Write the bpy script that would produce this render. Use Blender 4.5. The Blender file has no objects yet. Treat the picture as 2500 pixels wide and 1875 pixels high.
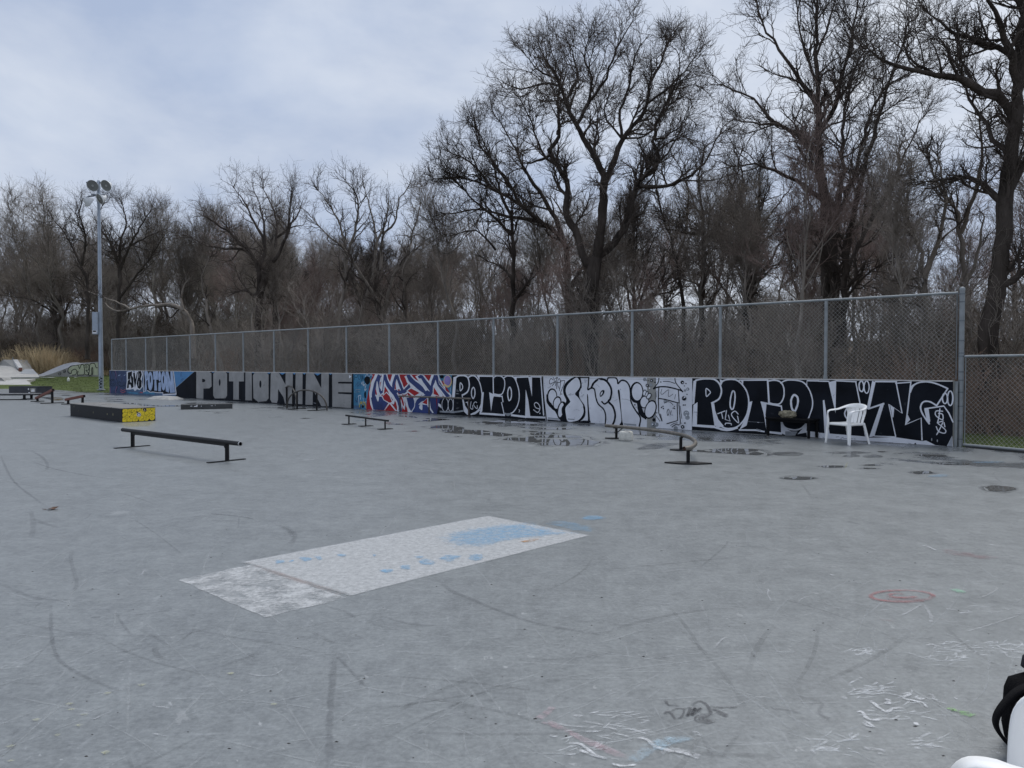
import bpy, bmesh, math, random
import numpy as np
from mathutils import Vector, Matrix
from mathutils.geometry import tessellate_polygon
rnd = random.Random(7)
NR = np.random.default_rng(11)
sc = bpy.context.scene
COL = sc.collection

# ------------------------------------------------------------------ camera
CAM_H = 1.58
FPX = 1878.0                       # focal length in photograph pixels (2500 wide)
PITCH = math.atan(47.5 / FPX)
cam_d = bpy.data.cameras.new('camera')
cam_d.sensor_width = 36.0
cam_d.lens = 36.0 * FPX / 2500.0
cam_d.clip_start = 0.05
cam_d.clip_end = 3000.0
cam = bpy.data.objects.new('camera', cam_d)
COL.objects.link(cam)
cam.location = (0, 0, CAM_H)
cam.rotation_euler = (math.pi / 2 - PITCH, 0, 0)
sc.camera = cam

# ------------------------------------------------------------------ light and sky
SUN_EL, SUN_AZ = math.radians(58), math.radians(35)     # azimuth clockwise from +Y
sun_d = bpy.data.lights.new('sun', 'SUN')
sun_d.energy = 1.5
sun_d.angle = math.radians(35)
sun_d.color = (1.0, 0.985, 0.95)
sun = bpy.data.objects.new('sun', sun_d)
COL.objects.link(sun)
sd = Vector((math.sin(SUN_AZ) * math.cos(SUN_EL), math.cos(SUN_AZ) * math.cos(SUN_EL), math.sin(SUN_EL)))
sun.rotation_euler = sd.to_track_quat('Z', 'Y').to_euler()
sun.location = (0, 0, 40)

world = bpy.data.worlds.new('World')
sc.world = world
world.use_nodes = True
wt = world.node_tree
wt.nodes.clear()
def wn(t, **k):
    n = wt.nodes.new(t)
    for a, b in k.items():
        setattr(n, a, b)
    return n
w_out = wn('ShaderNodeOutputWorld')
w_bg = wn('ShaderNodeBackground')
w_sky = wn('ShaderNodeTexSky', sky_type='NISHITA', sun_disc=False)
w_sky.sun_elevation = SUN_EL
w_sky.sun_rotation = SUN_AZ
w_sky.altitude = 0
w_sky.air_density = 1.0
w_sky.dust_density = 1.5
# broken overcast: cloud sheet above the clear sky, laid out by direction
w_tc = wn('ShaderNodeTexCoord')
w_map = wn('ShaderNodeMapping')
w_map.inputs['Scale'].default_value = (1.0, 1.0, 2.2)
w_map.inputs['Location'].default_value = (0.35, 0.2, 0.55)
w_n1 = wn('ShaderNodeTexNoise')
w_n1.inputs['Scale'].default_value = 2.6
w_n1.inputs['Detail'].default_value = 6.0
w_n1.inputs['Roughness'].default_value = 0.54
w_n1.inputs['Distortion'].default_value = 0.2
w_n2 = wn('ShaderNodeTexNoise')
w_n2.inputs['Scale'].default_value = 1.1
w_n2.inputs['Detail'].default_value = 3.0
w_r1 = wn('ShaderNodeValToRGB')
w_r1.color_ramp.elements[0].position = 0.34
w_r1.color_ramp.elements[0].color = (2.62, 3.14, 4.22, 1)
w_r1.color_ramp.elements[1].position = 0.68
w_r1.color_ramp.elements[1].color = (4.75, 5.05, 5.55, 1)
w_r2 = wn('ShaderNodeValToRGB')
w_r2.color_ramp.elements[0].position = 0.30
w_r2.color_ramp.elements[0].color = (0.78, 0.78, 0.78, 1)
w_r2.color_ramp.elements[1].position = 0.48
w_r2.color_ramp.elements[1].color = (0.97, 0.97, 0.97, 1)
w_mix = wn('ShaderNodeMix', data_type='RGBA')
L = wt.links.new
L(w_tc.outputs['Generated'], w_map.inputs['Vector'])
L(w_map.outputs['Vector'], w_n1.inputs['Vector'])
L(w_map.outputs['Vector'], w_n2.inputs['Vector'])
L(w_n1.outputs['Fac'], w_r1.inputs['Fac'])
L(w_n2.outputs['Fac'], w_r2.inputs['Fac'])
L(w_r2.outputs['Color'], w_mix.inputs['Factor'])
L(w_sky.outputs['Color'], w_mix.inputs['A'])
L(w_r1.outputs['Color'], w_mix.inputs['B'])
L(w_mix.outputs['Result'], w_bg.inputs['Color'])
w_bg.inputs['Strength'].default_value = 0.10
L(w_bg.outputs['Background'], w_out.inputs['Surface'])

sc.view_settings.view_transform = 'Standard'
sc.view_settings.look = 'None'
sc.view_settings.gamma = 1.0
sc.view_settings.exposure = 0.68
sc.view_settings.use_curve_mapping = False
sc.render.engine = 'CYCLES'
sc.cycles.max_bounces = 6
sc.cycles.diffuse_bounces = 3
sc.cycles.glossy_bounces = 3
sc.cycles.transmission_bounces = 4
sc.cycles.transparent_max_bounces = 16
sc.cycles.use_denoising = True

# ------------------------------------------------------------------ photograph pixels to places
_cp, _sp = math.cos(PITCH), math.sin(PITCH)
def ray(px, py):
    x = (px - 1250.0) / FPX
    y = -(py - 937.5) / FPX
    return Vector((x, _cp + y * _sp, y * _cp - _sp))
def ground(px, py, z=0.0):
    d = ray(px, py)
    t = (z - CAM_H) / d.z
    return Vector((d.x * t, d.y * t, z))
def at_y(px, py, Y):
    d = ray(px, py)
    t = Y / d.y
    return Vector((d.x * t, Y, CAM_H + d.z * t))

# ------------------------------------------------------------------ materials
MATS = {}
def new_mat(name):
    m = bpy.data.materials.new(name)
    m.use_nodes = True
    nt = m.node_tree
    return m, nt, nt.nodes['Principled BSDF'], nt.nodes['Material Output']
def paint(name, col, rough=0.6, var=0.2, scale=4.0, bump=0.0, metal=0.0, spec=0.5, fine=0.0, wear=None, wear_at=0.62, coat=0.0, rvar=0.1, stretch=None, rand=0.0, bdist=0.02):
    if name in MATS:
        return MATS[name]
    m, nt, b, out = new_mat(name)
    N, K = nt.nodes.new, nt.links.new
    tc = N('ShaderNodeTexCoord')
    vec = tc.outputs['Object']
    if stretch:
        mp = N('ShaderNodeMapping')
        mp.inputs['Scale'].default_value = stretch
        K(vec, mp.inputs['Vector'])
        vec = mp.outputs['Vector']
    n = N('ShaderNodeTexNoise')
    n.inputs['Scale'].default_value = scale
    n.inputs['Detail'].default_value = 5.0
    n.inputs['Roughness'].default_value = 0.6
    K(vec, n.inputs['Vector'])
    r = N('ShaderNodeValToRGB')
    lo = [max(c * (1 - var), 0.0) for c in col]
    hi = [min(c * (1 + var), 0.95) for c in col]
    r.color_ramp.elements[0].position = 0.3
    r.color_ramp.elements[0].color = (*lo, 1)
    r.color_ramp.elements[1].position = 0.7
    r.color_ramp.elements[1].color = (*hi, 1)
    K(n.outputs['Fac'], r.inputs['Fac'])
    c = r.outputs['Color']
    if wear:
        n2 = N('ShaderNodeTexNoise')
        n2.inputs['Scale'].default_value = scale * 3.1
        n2.inputs['Detail'].default_value = 8.0
        n2.inputs['Roughness'].default_value = 0.7
        K(vec, n2.inputs['Vector'])
        r2 = N('ShaderNodeValToRGB')
        r2.color_ramp.elements[0].position = wear_at
        r2.color_ramp.elements[0].color = (0, 0, 0, 1)
        r2.color_ramp.elements[1].position = wear_at + 0.06
        r2.color_ramp.elements[1].color = (1, 1, 1, 1)
        K(n2.outputs['Fac'], r2.inputs['Fac'])
        mx = N('ShaderNodeMix')
        mx.data_type = 'RGBA'
        K(r2.outputs['Color'], mx.inputs['Factor'])
        K(c, mx.inputs['A'])
        mx.inputs['B'].default_value = (*wear, 1)
        c = mx.outputs['Result']
    if rand:
        oi = N('ShaderNodeObjectInfo')
        mr = N('ShaderNodeMapRange')
        mr.inputs['To Min'].default_value = 1 - rand
        mr.inputs['To Max'].default_value = 1 + rand
        K(oi.outputs['Random'], mr.inputs['Value'])
        mv = N('ShaderNodeVectorMath')
        mv.operation = 'SCALE'
        K(c, mv.inputs[0])
        K(mr.outputs['Result'], mv.inputs['Scale'])
        c = mv.outputs['Vector']
    K(c, b.inputs['Base Color'])
    b.inputs['Metallic'].default_value = metal
    b.inputs['Specular IOR Level'].default_value = spec
    if coat:
        b.inputs['Coat Weight'].default_value = coat
    rr = N('ShaderNodeMapRange')
    rr.inputs['To Min'].default_value = max(rough - rvar, 0.02)
    rr.inputs['To Max'].default_value = min(rough + rvar, 1)
    K(n.outputs['Fac'], rr.inputs['Value'])
    K(rr.outputs['Result'], b.inputs['Roughness'])
    if bump:
        nb = N('ShaderNodeTexNoise')
        nb.inputs['Scale'].default_value = scale * 6 if not fine else fine
        nb.inputs['Detail'].default_value = 6
        K(vec, nb.inputs['Vector'])
        bp = N('ShaderNodeBump')
        bp.inputs['Strength'].default_value = bump
        bp.inputs['Distance'].default_value = bdist
        K(nb.outputs['Fac'], bp.inputs['Height'])
        K(bp.outputs['Normal'], b.inputs['Normal'])
    MATS[name] = m
    return m

def worn_mark(name, col, cover=0.5, scale=14.0, rough=0.7, strength=1.0, soft=0.10):
    """paint or chalk that has partly rubbed off: noise holes show the slab below; the 'edge' attribute thins it towards its rim"""
    if name in MATS:
        return MATS[name]
    m, nt, b, out = new_mat(name)
    N, K = nt.nodes.new, nt.links.new
    tc = N('ShaderNodeTexCoord')
    def nz(sc_, d):
        n = N('ShaderNodeTexNoise')
        n.inputs['Scale'].default_value = sc_
        n.inputs['Detail'].default_value = d
        n.inputs['Roughness'].default_value = 0.7
        K(tc.outputs['Object'], n.inputs['Vector'])
        return n.outputs['Fac']
    def mth(op, a_, b_):
        x = N('ShaderNodeMath')
        x.operation = op
        for i, v in enumerate((a_, b_)):
            if isinstance(v, (int, float)):
                x.inputs[i].default_value = v
            else:
                K(v, x.inputs[i])
        return x.outputs[0]
    at = N('ShaderNodeAttribute')
    at.attribute_name = 'edge'
    f = mth('ADD', mth('MULTIPLY', nz(scale, 9), 0.6), mth('MULTIPLY', nz(scale * 5.3, 6), 0.4))
    f = mth('ADD', f, mth('MULTIPLY', mth('SUBTRACT', at.outputs['Fac'], 1.0), 0.22))
    r = N('ShaderNodeValToRGB')
    p = 0.5 + (0.5 - cover) * 0.40
    r.color_ramp.elements[0].position = max(p - soft, 0)
    r.color_ramp.elements[0].color = (0, 0, 0, 1)
    r.color_ramp.elements[1].position = min(p + soft, 1)
    r.color_ramp.elements[1].color = (1, 1, 1, 1)
    K(f, r.inputs['Fac'])
    b.inputs['Base Color'].default_value = (*col, 1)
    b.inputs['Roughness'].default_value = rough
    b.inputs['Specular IOR Level'].default_value = 0.4
    K(mth('MULTIPLY', r.outputs['Color'], strength), b.inputs['Alpha'])
    MATS[name] = m
    return m
def set_edge(o, vals):
    at = o.data.attributes.new('edge', 'FLOAT', 'POINT')
    at.data.foreach_set('value', vals)
    return o

# ------------------------------------------------------------------ scene helpers
WORG = {}
def tag(o, label=None, cat=None, group=None, kind=None):
    if label: o['label'] = label
    if cat: o['category'] = cat
    if group: o['group'] = group
    if kind: o['kind'] = kind
    return o
def thing(name, loc, label, cat, group=None):
    o = bpy.data.objects.new(name, None)
    o.empty_display_size = 0.2
    COL.objects.link(o)
    o.location = loc
    WORG[o] = Vector(loc)
    return tag(o, label, cat, group)
def link(name, me, mats, parent=None, loc=None):
    o = bpy.data.objects.new(name, me)
    COL.objects.link(o)
    for m in (mats if isinstance(mats, (list, tuple)) else [mats]):
        if m.name not in me.materials:
            me.materials.append(m)
    if loc is not None:
        o.location = loc
    if parent is not None:
        o.parent = parent
        WORG[o] = WORG.get(parent, Vector((0, 0, 0)))
    else:
        WORG[o] = Vector(loc) if loc is not None else Vector((0, 0, 0))
    return o
class MB:
    """collects shapes in world metres; build() links them as one mesh object"""
    def __init__(s):
        s.v, s.f, s.m = [], [], []
    def add(s, vs, fs, mi=0):
        o = len(s.v)
        s.v += [tuple(v) for v in vs]
        s.f += [tuple(o + i for i in f) for f in fs]
        s.m += [mi] * len(fs)
        return s
    def box(s, c, size, rz=0.0, mi=0, ax=None):
        hx, hy, hz = size[0] / 2, size[1] / 2, size[2] / 2
        M = Matrix.Rotation(rz, 3, 'Z') if ax is None else ax
        vs = [Vector(c) + M @ Vector((x, y, z)) for z in (-hz, hz) for x, y in ((-hx, -hy), (hx, -hy), (hx, hy), (-hx, hy))]
        return s.add(vs, [(3, 2, 1, 0), (4, 5, 6, 7), (0, 1, 5, 4), (1, 2, 6, 5), (2, 3, 7, 6), (3, 0, 4, 7)], mi)
    def bar(s, a, b, w, h, mi=0, up=Vector((0, 0, 1))):
        a, b = Vector(a), Vector(b)
        d = (b - a).normalized()
        x = d.cross(up)
        if x.length < 1e-4:
            x = Vector((1, 0, 0))
        x.normalize()
        u = x.cross(d).normalized()
        vs = [p + x * i * w / 2 + u * j * h / 2 for p in (a, b) for i, j in ((-1, -1), (1, -1), (1, 1), (-1, 1))]
        return s.add(vs, [(3, 2, 1, 0), (4, 5, 6, 7), (0, 1, 5, 4), (1, 2, 6, 5), (2, 3, 7, 6), (3, 0, 4, 7)], mi)
    def tube(s, pts, r, k=10, mi=0, caps=True, closed=False):
        pts = [Vector(p) for p in pts]
        n = len(pts)
        rs = r if isinstance(r, (list, tuple)) else [r] * n
        vs = []
        ref = None
        for i, p in enumerate(pts):
            if closed:
                d = (pts[(i + 1) % n] - pts[i - 1]).normalized()
            else:
                d = (pts[min(i + 1, n - 1)] - pts[max(i - 1, 0)]).normalized()
            if ref is None:
                ref = Vector((0, 0, 1)) if abs(d.z) < 0.9 else Vector((1, 0, 0))
            x = (ref - d * ref.dot(d)).normalized()
            ref = x
            y = d.cross(x)
            vs += [p + (x * math.cos(2 * math.pi * j / k) + y * math.sin(2 * math.pi * j / k)) * rs[i] for j in range(k)]
        fs = []
        for i in range(n if closed else n - 1):
            a, b = i * k, ((i + 1) % n) * k
            fs += [(a + j, a + (j + 1) % k, b + (j + 1) % k, b + j) for j in range(k)]
        if caps and not closed:
            fs += [tuple(reversed(range(k))), tuple((n - 1) * k + j for j in range(k))]
        return s.add(vs, fs, mi)
    def lathe(s, c, prof, k=20, mi=0, M=None):
        """prof: list of (radius, height); axis +Z then turned by M"""
        vs = []
        for r, h in prof:
            for j in range(k):
                v = Vector((r * math.cos(2 * math.pi * j / k), r * math.sin(2 * math.pi * j / k), h))
                vs.append(Vector(c) + (M @ v if M else v))
        fs = []
        for i in range(len(prof) - 1):
            fs += [(i * k + j, i * k + (j + 1) % k, (i + 1) * k + (j + 1) % k, (i + 1) * k + j) for j in range(k)]
        return s.add(vs, fs, mi)
    def prism(s, poly, z0, z1, mi=0):
        n = len(poly)
        tri = tessellate_polygon([[Vector((p[0], p[1], 0)) for p in poly]])
        vs = [(p[0], p[1], z0) for p in poly] + [(p[0], p[1], z1) for p in poly]
        fs = [tuple(t) for t in tri] + [tuple(i + n for i in t) for t in tri]
        fs += [(i, (i + 1) % n, n + (i + 1) % n, n + i) for i in range(n)]
        return s.add(vs, fs, mi)
    def build(s, name, mats, parent=None, smooth=False, bevel=0.0, loc=None, fix=True, sub=0):
        org = WORG.get(parent, Vector((0, 0, 0))) if parent is not None else (Vector(loc) if loc is not None else Vector((0, 0, 0)))
        me = bpy.data.meshes.new(name)
        me.from_pydata([(a - org.x, b - org.y, c - org.z) for a, b, c in s.v], [], s.f)
        mats = mats if isinstance(mats, (list, tuple)) else [mats]
        o = link(name, me, mats, parent, loc if parent is None else None)
        if len(mats) > 1:
            me.polygons.foreach_set('material_index', s.m)
        if fix:
            bm = bmesh.new()
            bm.from_mesh(me)
            bmesh.ops.recalc_face_normals(bm, faces=bm.faces)
            bm.to_mesh(me)
            bm.free()
        if smooth:
            me.polygons.foreach_set('use_smooth', [True] * len(me.polygons))
            if smooth == 'auto':
                try:
                    me.set_sharp_from_angle(angle=math.radians(40))
                except Exception:
                    pass
        if bevel:
            md = o.modifiers.new('edges', 'BEVEL')
            md.width = bevel
            md.segments = 2
            md.limit_method = 'ANGLE'
        if sub:
            md = o.modifiers.new('round', 'SUBSURF')
            md.levels = md.render_levels = sub
        return o
def catmull(pts, n=5, closed=False):
    P = [Vector((*p, 0)) if len(p) == 2 else Vector(p) for p in pts]
    m = len(P)
    out = []
    for i in range(m if closed else m - 1):
        if closed:
            a, b, c, d = P[i - 1], P[i], P[(i + 1) % m], P[(i + 2) % m]
        else:
            a, b, c, d = P[max(i - 1, 0)], P[i], P[i + 1], P[min(i + 2, m - 1)]
        for k in range(n):
            t = k / n
            out.append(0.5 * ((2 * b) + (c - a) * t + (2 * a - 5 * b + 4 * c - d) * t * t + (3 * b - a - 3 * c + d) * t ** 3))
    if not closed:
        out.append(P[-1])
    return out
def copy_tree(o, parent=None):
    c = o.copy()
    COL.objects.link(c)
    c.parent = parent
    WORG[c] = WORG.get(o, Vector((0, 0, 0)))
    for ch in [x for x in o.children]:
        copy_tree(ch, c)
    return c
# ================================================================== ground
R0 = Vector((8.457, 14.76, 0))               # right foot of the painted wall
WU = Vector((-1.8146, 1.6311, 0)).normalized()    # along the wall, away to the left
WN = Vector((-WU.y, WU.x, 0))
if WN.dot(-R0) < 0:
    WN = -WN                                  # out of the wall, towards the slab
BAY = 2.44
WALL_H = 1.27
WALL_T = 0.20
WALL_L = 16.84 * BAY
def wall_p(s, z, off=0.0):
    p = R0 + WU * s + WN * off
    return Vector((p.x, p.y, z))
WL = wall_p(WALL_L, 0)
FENCE_END = Vector((9.10, 13.67, 0))
FD = (FENCE_END - R0).normalized()

def slab_material():
    m, nt, b, out = new_mat('painted_concrete')
    N, K = nt.nodes.new, nt.links.new
    tc = N('ShaderNodeTexCoord')
    V = tc.outputs['Object']
    def noise(scale, detail=5, rough=0.6, dist=0.0, vec=None):
        n = N('ShaderNodeTexNoise')
        n.inputs['Scale'].default_value = scale
        n.inputs['Detail'].default_value = detail
        n.inputs['Roughness'].default_value = rough
        n.inputs['Distortion'].default_value = dist
        K(vec or V, n.inputs['Vector'])
        return n.outputs['Fac']
    def ramp(fac, p0, p1, c0=(0, 0, 0), c1=(1, 1, 1)):
        r = N('ShaderNodeValToRGB')
        r.color_ramp.elements[0].position = p0
        r.color_ramp.elements[0].color = (*c0, 1)
        r.color_ramp.elements[1].position = p1
        r.color_ramp.elements[1].color = (*c1, 1)
        K(fac, r.inputs['Fac'])
        return r.outputs['Color']
    def mix(f, a, bb, mode='MIX'):
        x = N('ShaderNodeMix')
        x.data_type = 'RGBA'
        x.blend_type = mode
        for s, v in (('Factor', f), ('A', a), ('B', bb)):
            if isinstance(v, (int, float)):
                x.inputs[s].default_value = v
            elif isinstance(v, tuple):
                x.inputs[s].default_value = (*v, 1)
            else:
                K(v, x.inputs[s])
        return x.outputs['Result']
    def mapped(scale, rot=0.0, loc=(0, 0, 0)):
        mp = N('ShaderNodeMapping')
        mp.inputs['Scale'].default_value = scale
        mp.inputs['Rotation'].default_value = (0, 0, rot)
        mp.inputs['Location'].default_value = loc
        K(V, mp.inputs['Vector'])
        return mp.outputs['Vector']
    def math_(op, a, bv):
        x = N('ShaderNodeMath')
        x.operation = op
        for i, v in enumerate((a, bv)):
            if isinstance(v, (int, float)):
                x.inputs[i].default_value = v
            else:
                K(v, x.inputs[i])
        return x.outputs[0]
    big = noise(0.22, 4, 0.55, 0.3)
    col = ramp(big, 0.32, 0.68, (0.144, 0.155, 0.160), (0.186, 0.200, 0.205))
    mid = noise(2.3, 6, 0.65)
    col = mix(0.62, col, ramp(mid, 0.36, 0.66, (0.117, 0.126, 0.130), (0.212, 0.228, 0.234)))
    fine = noise(34, 5, 0.7)
    col = mix(0.36, col, ramp(fine, 0.35, 0.66, (0.070, 0.075, 0.078), (0.30, 0.318, 0.322)))
    f2 = noise(9, 6, 0.7)
    col = mix(0.22, col, ramp(f2, 0.38, 0.64, (0.080, 0.086, 0.089), (0.28, 0.297, 0.301)))
    # trowel and push-broom streaks, seen in the paint film
    for rot, sc_ in ((0.5, (2.2, 16, 1)), (-0.35, (1.6, 20, 1)), (1.2, (14, 2.4, 1))):
        st = noise(1.7, 6, 0.75, 0.4, mapped(sc_, rot))
        col = mix(math_('MULTIPLY', ramp(st, 0.57, 0.75), 0.34), col, (0.34, 0.355, 0.375))
        st2 = noise(1.9, 6, 0.75, 0.4, mapped(sc_, rot + 0.2, (7, 3, 0)))
        col = mix(math_('MULTIPLY', ramp(st2, 0.60, 0.76), 0.30), col, (0.095, 0.10, 0.115))
    # flaked patches where paler concrete shows
    fl = noise(1.05, 10, 0.62, 0.25)
    col = mix(math_('MULTIPLY', ramp(fl, 0.655, 0.668), 0.42), col, (0.31, 0.32, 0.325))
    # small pale scuffs and dark specks
    sp = noise(19, 3, 0.5, 1.5)
    col = mix(math_('MULTIPLY', ramp(sp, 0.70, 0.74), 0.42), col, (0.46, 0.47, 0.48))
    dk = noise(11, 3, 0.5, 1.0)
    col = mix(math_('MULTIPLY', ramp(dk, 0.75, 0.78), 0.6), col, (0.04, 0.04, 0.045))
    # damp margin: the wet film lies in broad shapes by the foot of the wall
    sep = N('ShaderNodeSeparateXYZ')
    K(V, sep.inputs[0])
    dist = math_('ADD', math_('MULTIPLY', math_('SUBTRACT', sep.outputs[0], R0.x), WN.x),
                 math_('MULTIPLY', math_('SUBTRACT', sep.outputs[1], R0.y), WN.y))
    wet_n = noise(0.42, 5, 0.6, 0.5, mapped((1, 1, 1), 0, (4.2, 1.1, 0)))
    near = N('ShaderNodeMapRange')
    near.inputs['From Min'].default_value = 0.4
    near.inputs['From Max'].default_value = 5.5
    near.inputs['To Min'].default_value = 0.075
    near.inputs['To Max'].default_value = -0.16
    K(dist, near.inputs['Value'])
    wet = ramp(math_('ADD', wet_n, near.outputs['Result']), 0.54, 0.60)
    col = mix(math_('MULTIPLY', wet, 0.38), col, (0.085, 0.09, 0.10))
    K(col, b.inputs['Base Color'])
    ro = N('ShaderNodeMapRange')
    ro.inputs['To Min'].default_value = 0.30
    ro.inputs['To Max'].default_value = 0.46
    K(mid, ro.inputs['Value'])
    K(math_('SUBTRACT', ro.outputs['Result'], math_('MULTIPLY', wet, 0.27)), b.inputs['Roughness'])
    b.inputs['Specular IOR Level'].default_value = 0.5
    bp = N('ShaderNodeBump')
    bp.inputs['Strength'].default_value = 0.25
    bp.inputs['Distance'].default_value = 0.01
    K(noise(60, 5, 0.7), bp.inputs['Height'])
    K(bp.outputs['Normal'], b.inputs['Normal'])
    return m
SLAB_M = slab_material()
GE = [ground(265, 958.6), ground(200, 957), ground(130, 951), ground(85, 944)]
back = wall_p(WALL_L, 0, -WALL_T - 0.05)
far_l = Vector((GE[-1].x - 5, GE[-1].y + 1.0, 0))
poly = [(9.1 + FD.x * 20, 13.67 + FD.y * 20), (FENCE_END.x, FENCE_END.y), (R0.x + 0.10, R0.y + 0.02), (R0 - WN * 0.25)[:2], back[:2],
        GE[0][:2], GE[1][:2], GE[2][:2], GE[3][:2], far_l[:2], (-58, 57), (-58, -14), (9.1 + FD.x * 20, -14)]
slab = MB().prism(poly, -0.12, 0.0).build('skate_slab', SLAB_M)
tag(slab, kind='structure')

# lawn and woodland floor: one sheet to the horizon, lawn laid just above it
def lift(x, y):
    """height of the natural ground"""
    d = (Vector((x, y, 0)) - R0).dot(-WN)          # distance behind the wall line
    z = -0.05
    if x < -14:
        z += 0.55 * min(max((y - 47) / 25.0, 0), 1) * min(max((-14 - x) / 8.0, 0), 1)
    z += 2.4 * min(max((d - 18) / 45.0, 0), 1)
    if y > 82:
        z += 3.0 * min((y - 82) / 35.0, 1)
    return z
def sheet(name, xs, ys, m, dz=0.0, keep=None, jit=0.0):
    vs, fs, idx = [], [], {}
    for j, y in enumerate(ys):
        for i, x in enumerate(xs):
            idx[i, j] = len(vs)
            vs.append((x, y, lift(x, y) + dz + (rnd.random() - .5) * jit))
    for j in range(len(ys) - 1):
        for i in range(len(xs) - 1):
            cx, cy = (xs[i] + xs[i + 1]) / 2, (ys[j] + ys[j + 1]) / 2
            if keep is None or keep(cx, cy):
                fs.append((idx[i, j], idx[i + 1, j], idx[i + 1, j + 1], idx[i, j + 1]))
    return MB().add(vs, fs).build(name, m, fix=False, smooth=True)
litter = paint('leaf_litter', (0.062, 0.046, 0.034), 0.95, 0.5, 1.4, bump=0.6, spec=0.1, wear=(0.11, 0.085, 0.06), wear_at=0.55)
xs = [-900, -400, -200] + [-120 + 4 * i for i in range(61)] + [200, 400, 900]
ys = [-300, -60, -15] + [4 * i for i in range(0, 36)] + [200, 400, 1200]
def behind(x, y):
    return True
ff = sheet('woodland_floor', xs, ys, litter, -0.09, behind, 0.0)
tag(ff, kind='structure')
turf = paint('turf', (0.068, 0.090, 0.028), 0.9, 0.5, 0.9, bump=0.8, spec=0.15, fine=30, wear=(0.13, 0.115, 0.055), wear_at=0.60)
lawn = sheet('lawn', [-60 + 1.5 * i for i in range(34)], [40 + 1.5 * i for i in range(28)], turf, -0.02,
             lambda x, y: (Vector((x, y, 0)) - WL).dot(WU) > -0.6 and y < 80, 0.03)
tag(lawn, kind='structure')
strip = []
lawn_r = MB()
n = 14
for i in range(n):
    for j in range(5):
        pass
p_in = [R0 - WN * 0.3 - WU * 0.02 + FD * t for t in np.linspace(-0.4, 14, n)]
vs, fs = [], []
side = Vector((FD.y, -FD.x, 0))
if side.x < 0: side = -side
for i, t in enumerate(np.linspace(-6.5, 16, n)):
    for j in range(6):
        p = R0 + FD * t + side * (0.03 + j * 0.72 + (0.15 if j == 5 else 0) * rnd.random())
        vs.append((p.x, p.y, -0.045 + rnd.random() * 0.02))
for i in range(n - 1):
    for j in range(5):
        fs.append((i * 6 + j, (i + 1) * 6 + j, (i + 1) * 6 + j + 1, i * 6 + j + 1))
lawn2 = MB().add(vs, fs).build('lawn', turf, fix=False, smooth=True)
tag(lawn2, kind='structure')

# ================================================================== the painted wall
conc = paint('wall_concrete', (0.30, 0.30, 0.29), 0.85, 0.18, 2.0, bump=0.3, spec=0.3)
wall = thing('graffiti_wall', wall_p(WALL_L / 2, 0, -WALL_T / 2), 'long low concrete wall covered in painted graffiti lettering under the tall fence', 'wall')
joints = [0.0, 5.75, 11.35, 16.9, 22.4, 27.9, 33.4, WALL_L]
for a, b in zip(joints[:-1], joints[1:]):
    p0, p1 = wall_p(a + 0.008, 0, -WALL_T / 2), wall_p(b - 0.008, 0, -WALL_T / 2)
    mb = MB()
    mb.bar(p0 + Vector((0, 0, WALL_H / 2 - 0.03)), p1 + Vector((0, 0, WALL_H / 2 - 0.03)), WALL_T, WALL_H + 0.06 - 0.02)
    mb.build('wall_panel', conc, wall)
    mb = MB()
    mb.bar(p0 + Vector((0, 0, WALL_H - 0.010)), p1 + Vector((0, 0, WALL_H - 0.010)), WALL_T + 0.012, 0.020)
    mb.build('coping', paint('coping', (0.46, 0.46, 0.46), 0.8, 0.25, 3.0), wall)

# ================================================================== chain link fences
galv = paint('galvanised_steel', (0.25, 0.27, 0.28), 0.50, 0.16, 7.0, metal=0.35, spec=0.5, rvar=0.12, wear=(0.20, 0.21, 0.22), wear_at=0.66)
wire_m = paint('fence_wire', (0.36, 0.36, 0.345), 0.6, 0.15, 3.0, metal=0.1)
TOPZ = 2.955
fence = thing('chain_link_fence', wall_p(WALL_L / 2, WALL_H, -WALL_T / 2), 'tall galvanised chain link fence standing along the top of the graffiti wall', 'fence')
FO = -WALL_T / 2
post_s = [i * BAY for i in range(1, 17)] + [WALL_L - 0.12]
for s in post_s:
    MB().tube([wall_p(s, WALL_H - 0.03, FO), wall_p(s, TOPZ - 0.02, FO)], 0.0365, 12).build('post', galv, fence, smooth='auto')
    MB().tube([wall_p(s, WALL_H + 0.001, FO), wall_p(s, WALL_H + 0.06, FO)], 0.045, 12).build('post_collar', galv, fence, smooth='auto')
MB().tube([wall_p(-0.05, TOPZ, FO), wall_p(WALL_L - 0.1, TOPZ, FO)], 0.026, 10).build('top_rail', galv, fence, smooth='auto')
def link_mesh(w, h, pitch=0.086, r=0.0022):
    """woven diamonds on a w x h panel, local x along, z up; straight wire runs with the slight over/under of the weave"""
    mb = MB()
    q = pitch
    for sgn in (1, -1):
        k = -int(h / q) - 1
        while k * q < w + h:
            # line x = k*q + t, z = t (sgn 1) or z = h - t (sgn -1)
            t0, t1 = max(0, -k * q), min(h, w - k * q)
            if t1 - t0 > 0.02:
                x0, x1 = k * q + t0, k * q + t1
                z0, z1 = (t0, t1) if sgn == 1 else (h - t0, h - t1)
                mb.tube([(x0, 0.0028 * sgn, z0), (x1, 0.0028 * sgn, z1)], r, 4, caps=False)
            k += 1
    # knuckled selvage above the rail
    x = 0.0
    while x < w:
        mb.tube([(x, 0.0, h - 0.03), (min(x + q / 2, w), 0.004, h + 0.025), (min(x + q, w), 0.0, h - 0.03)], r, 4, caps=False)
        x += q
    return mb
ZR = Matrix.Rotation(math.atan2(WU.y, WU.x), 4, 'Z')
first = None
edges = [0.0] + post_s
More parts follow.
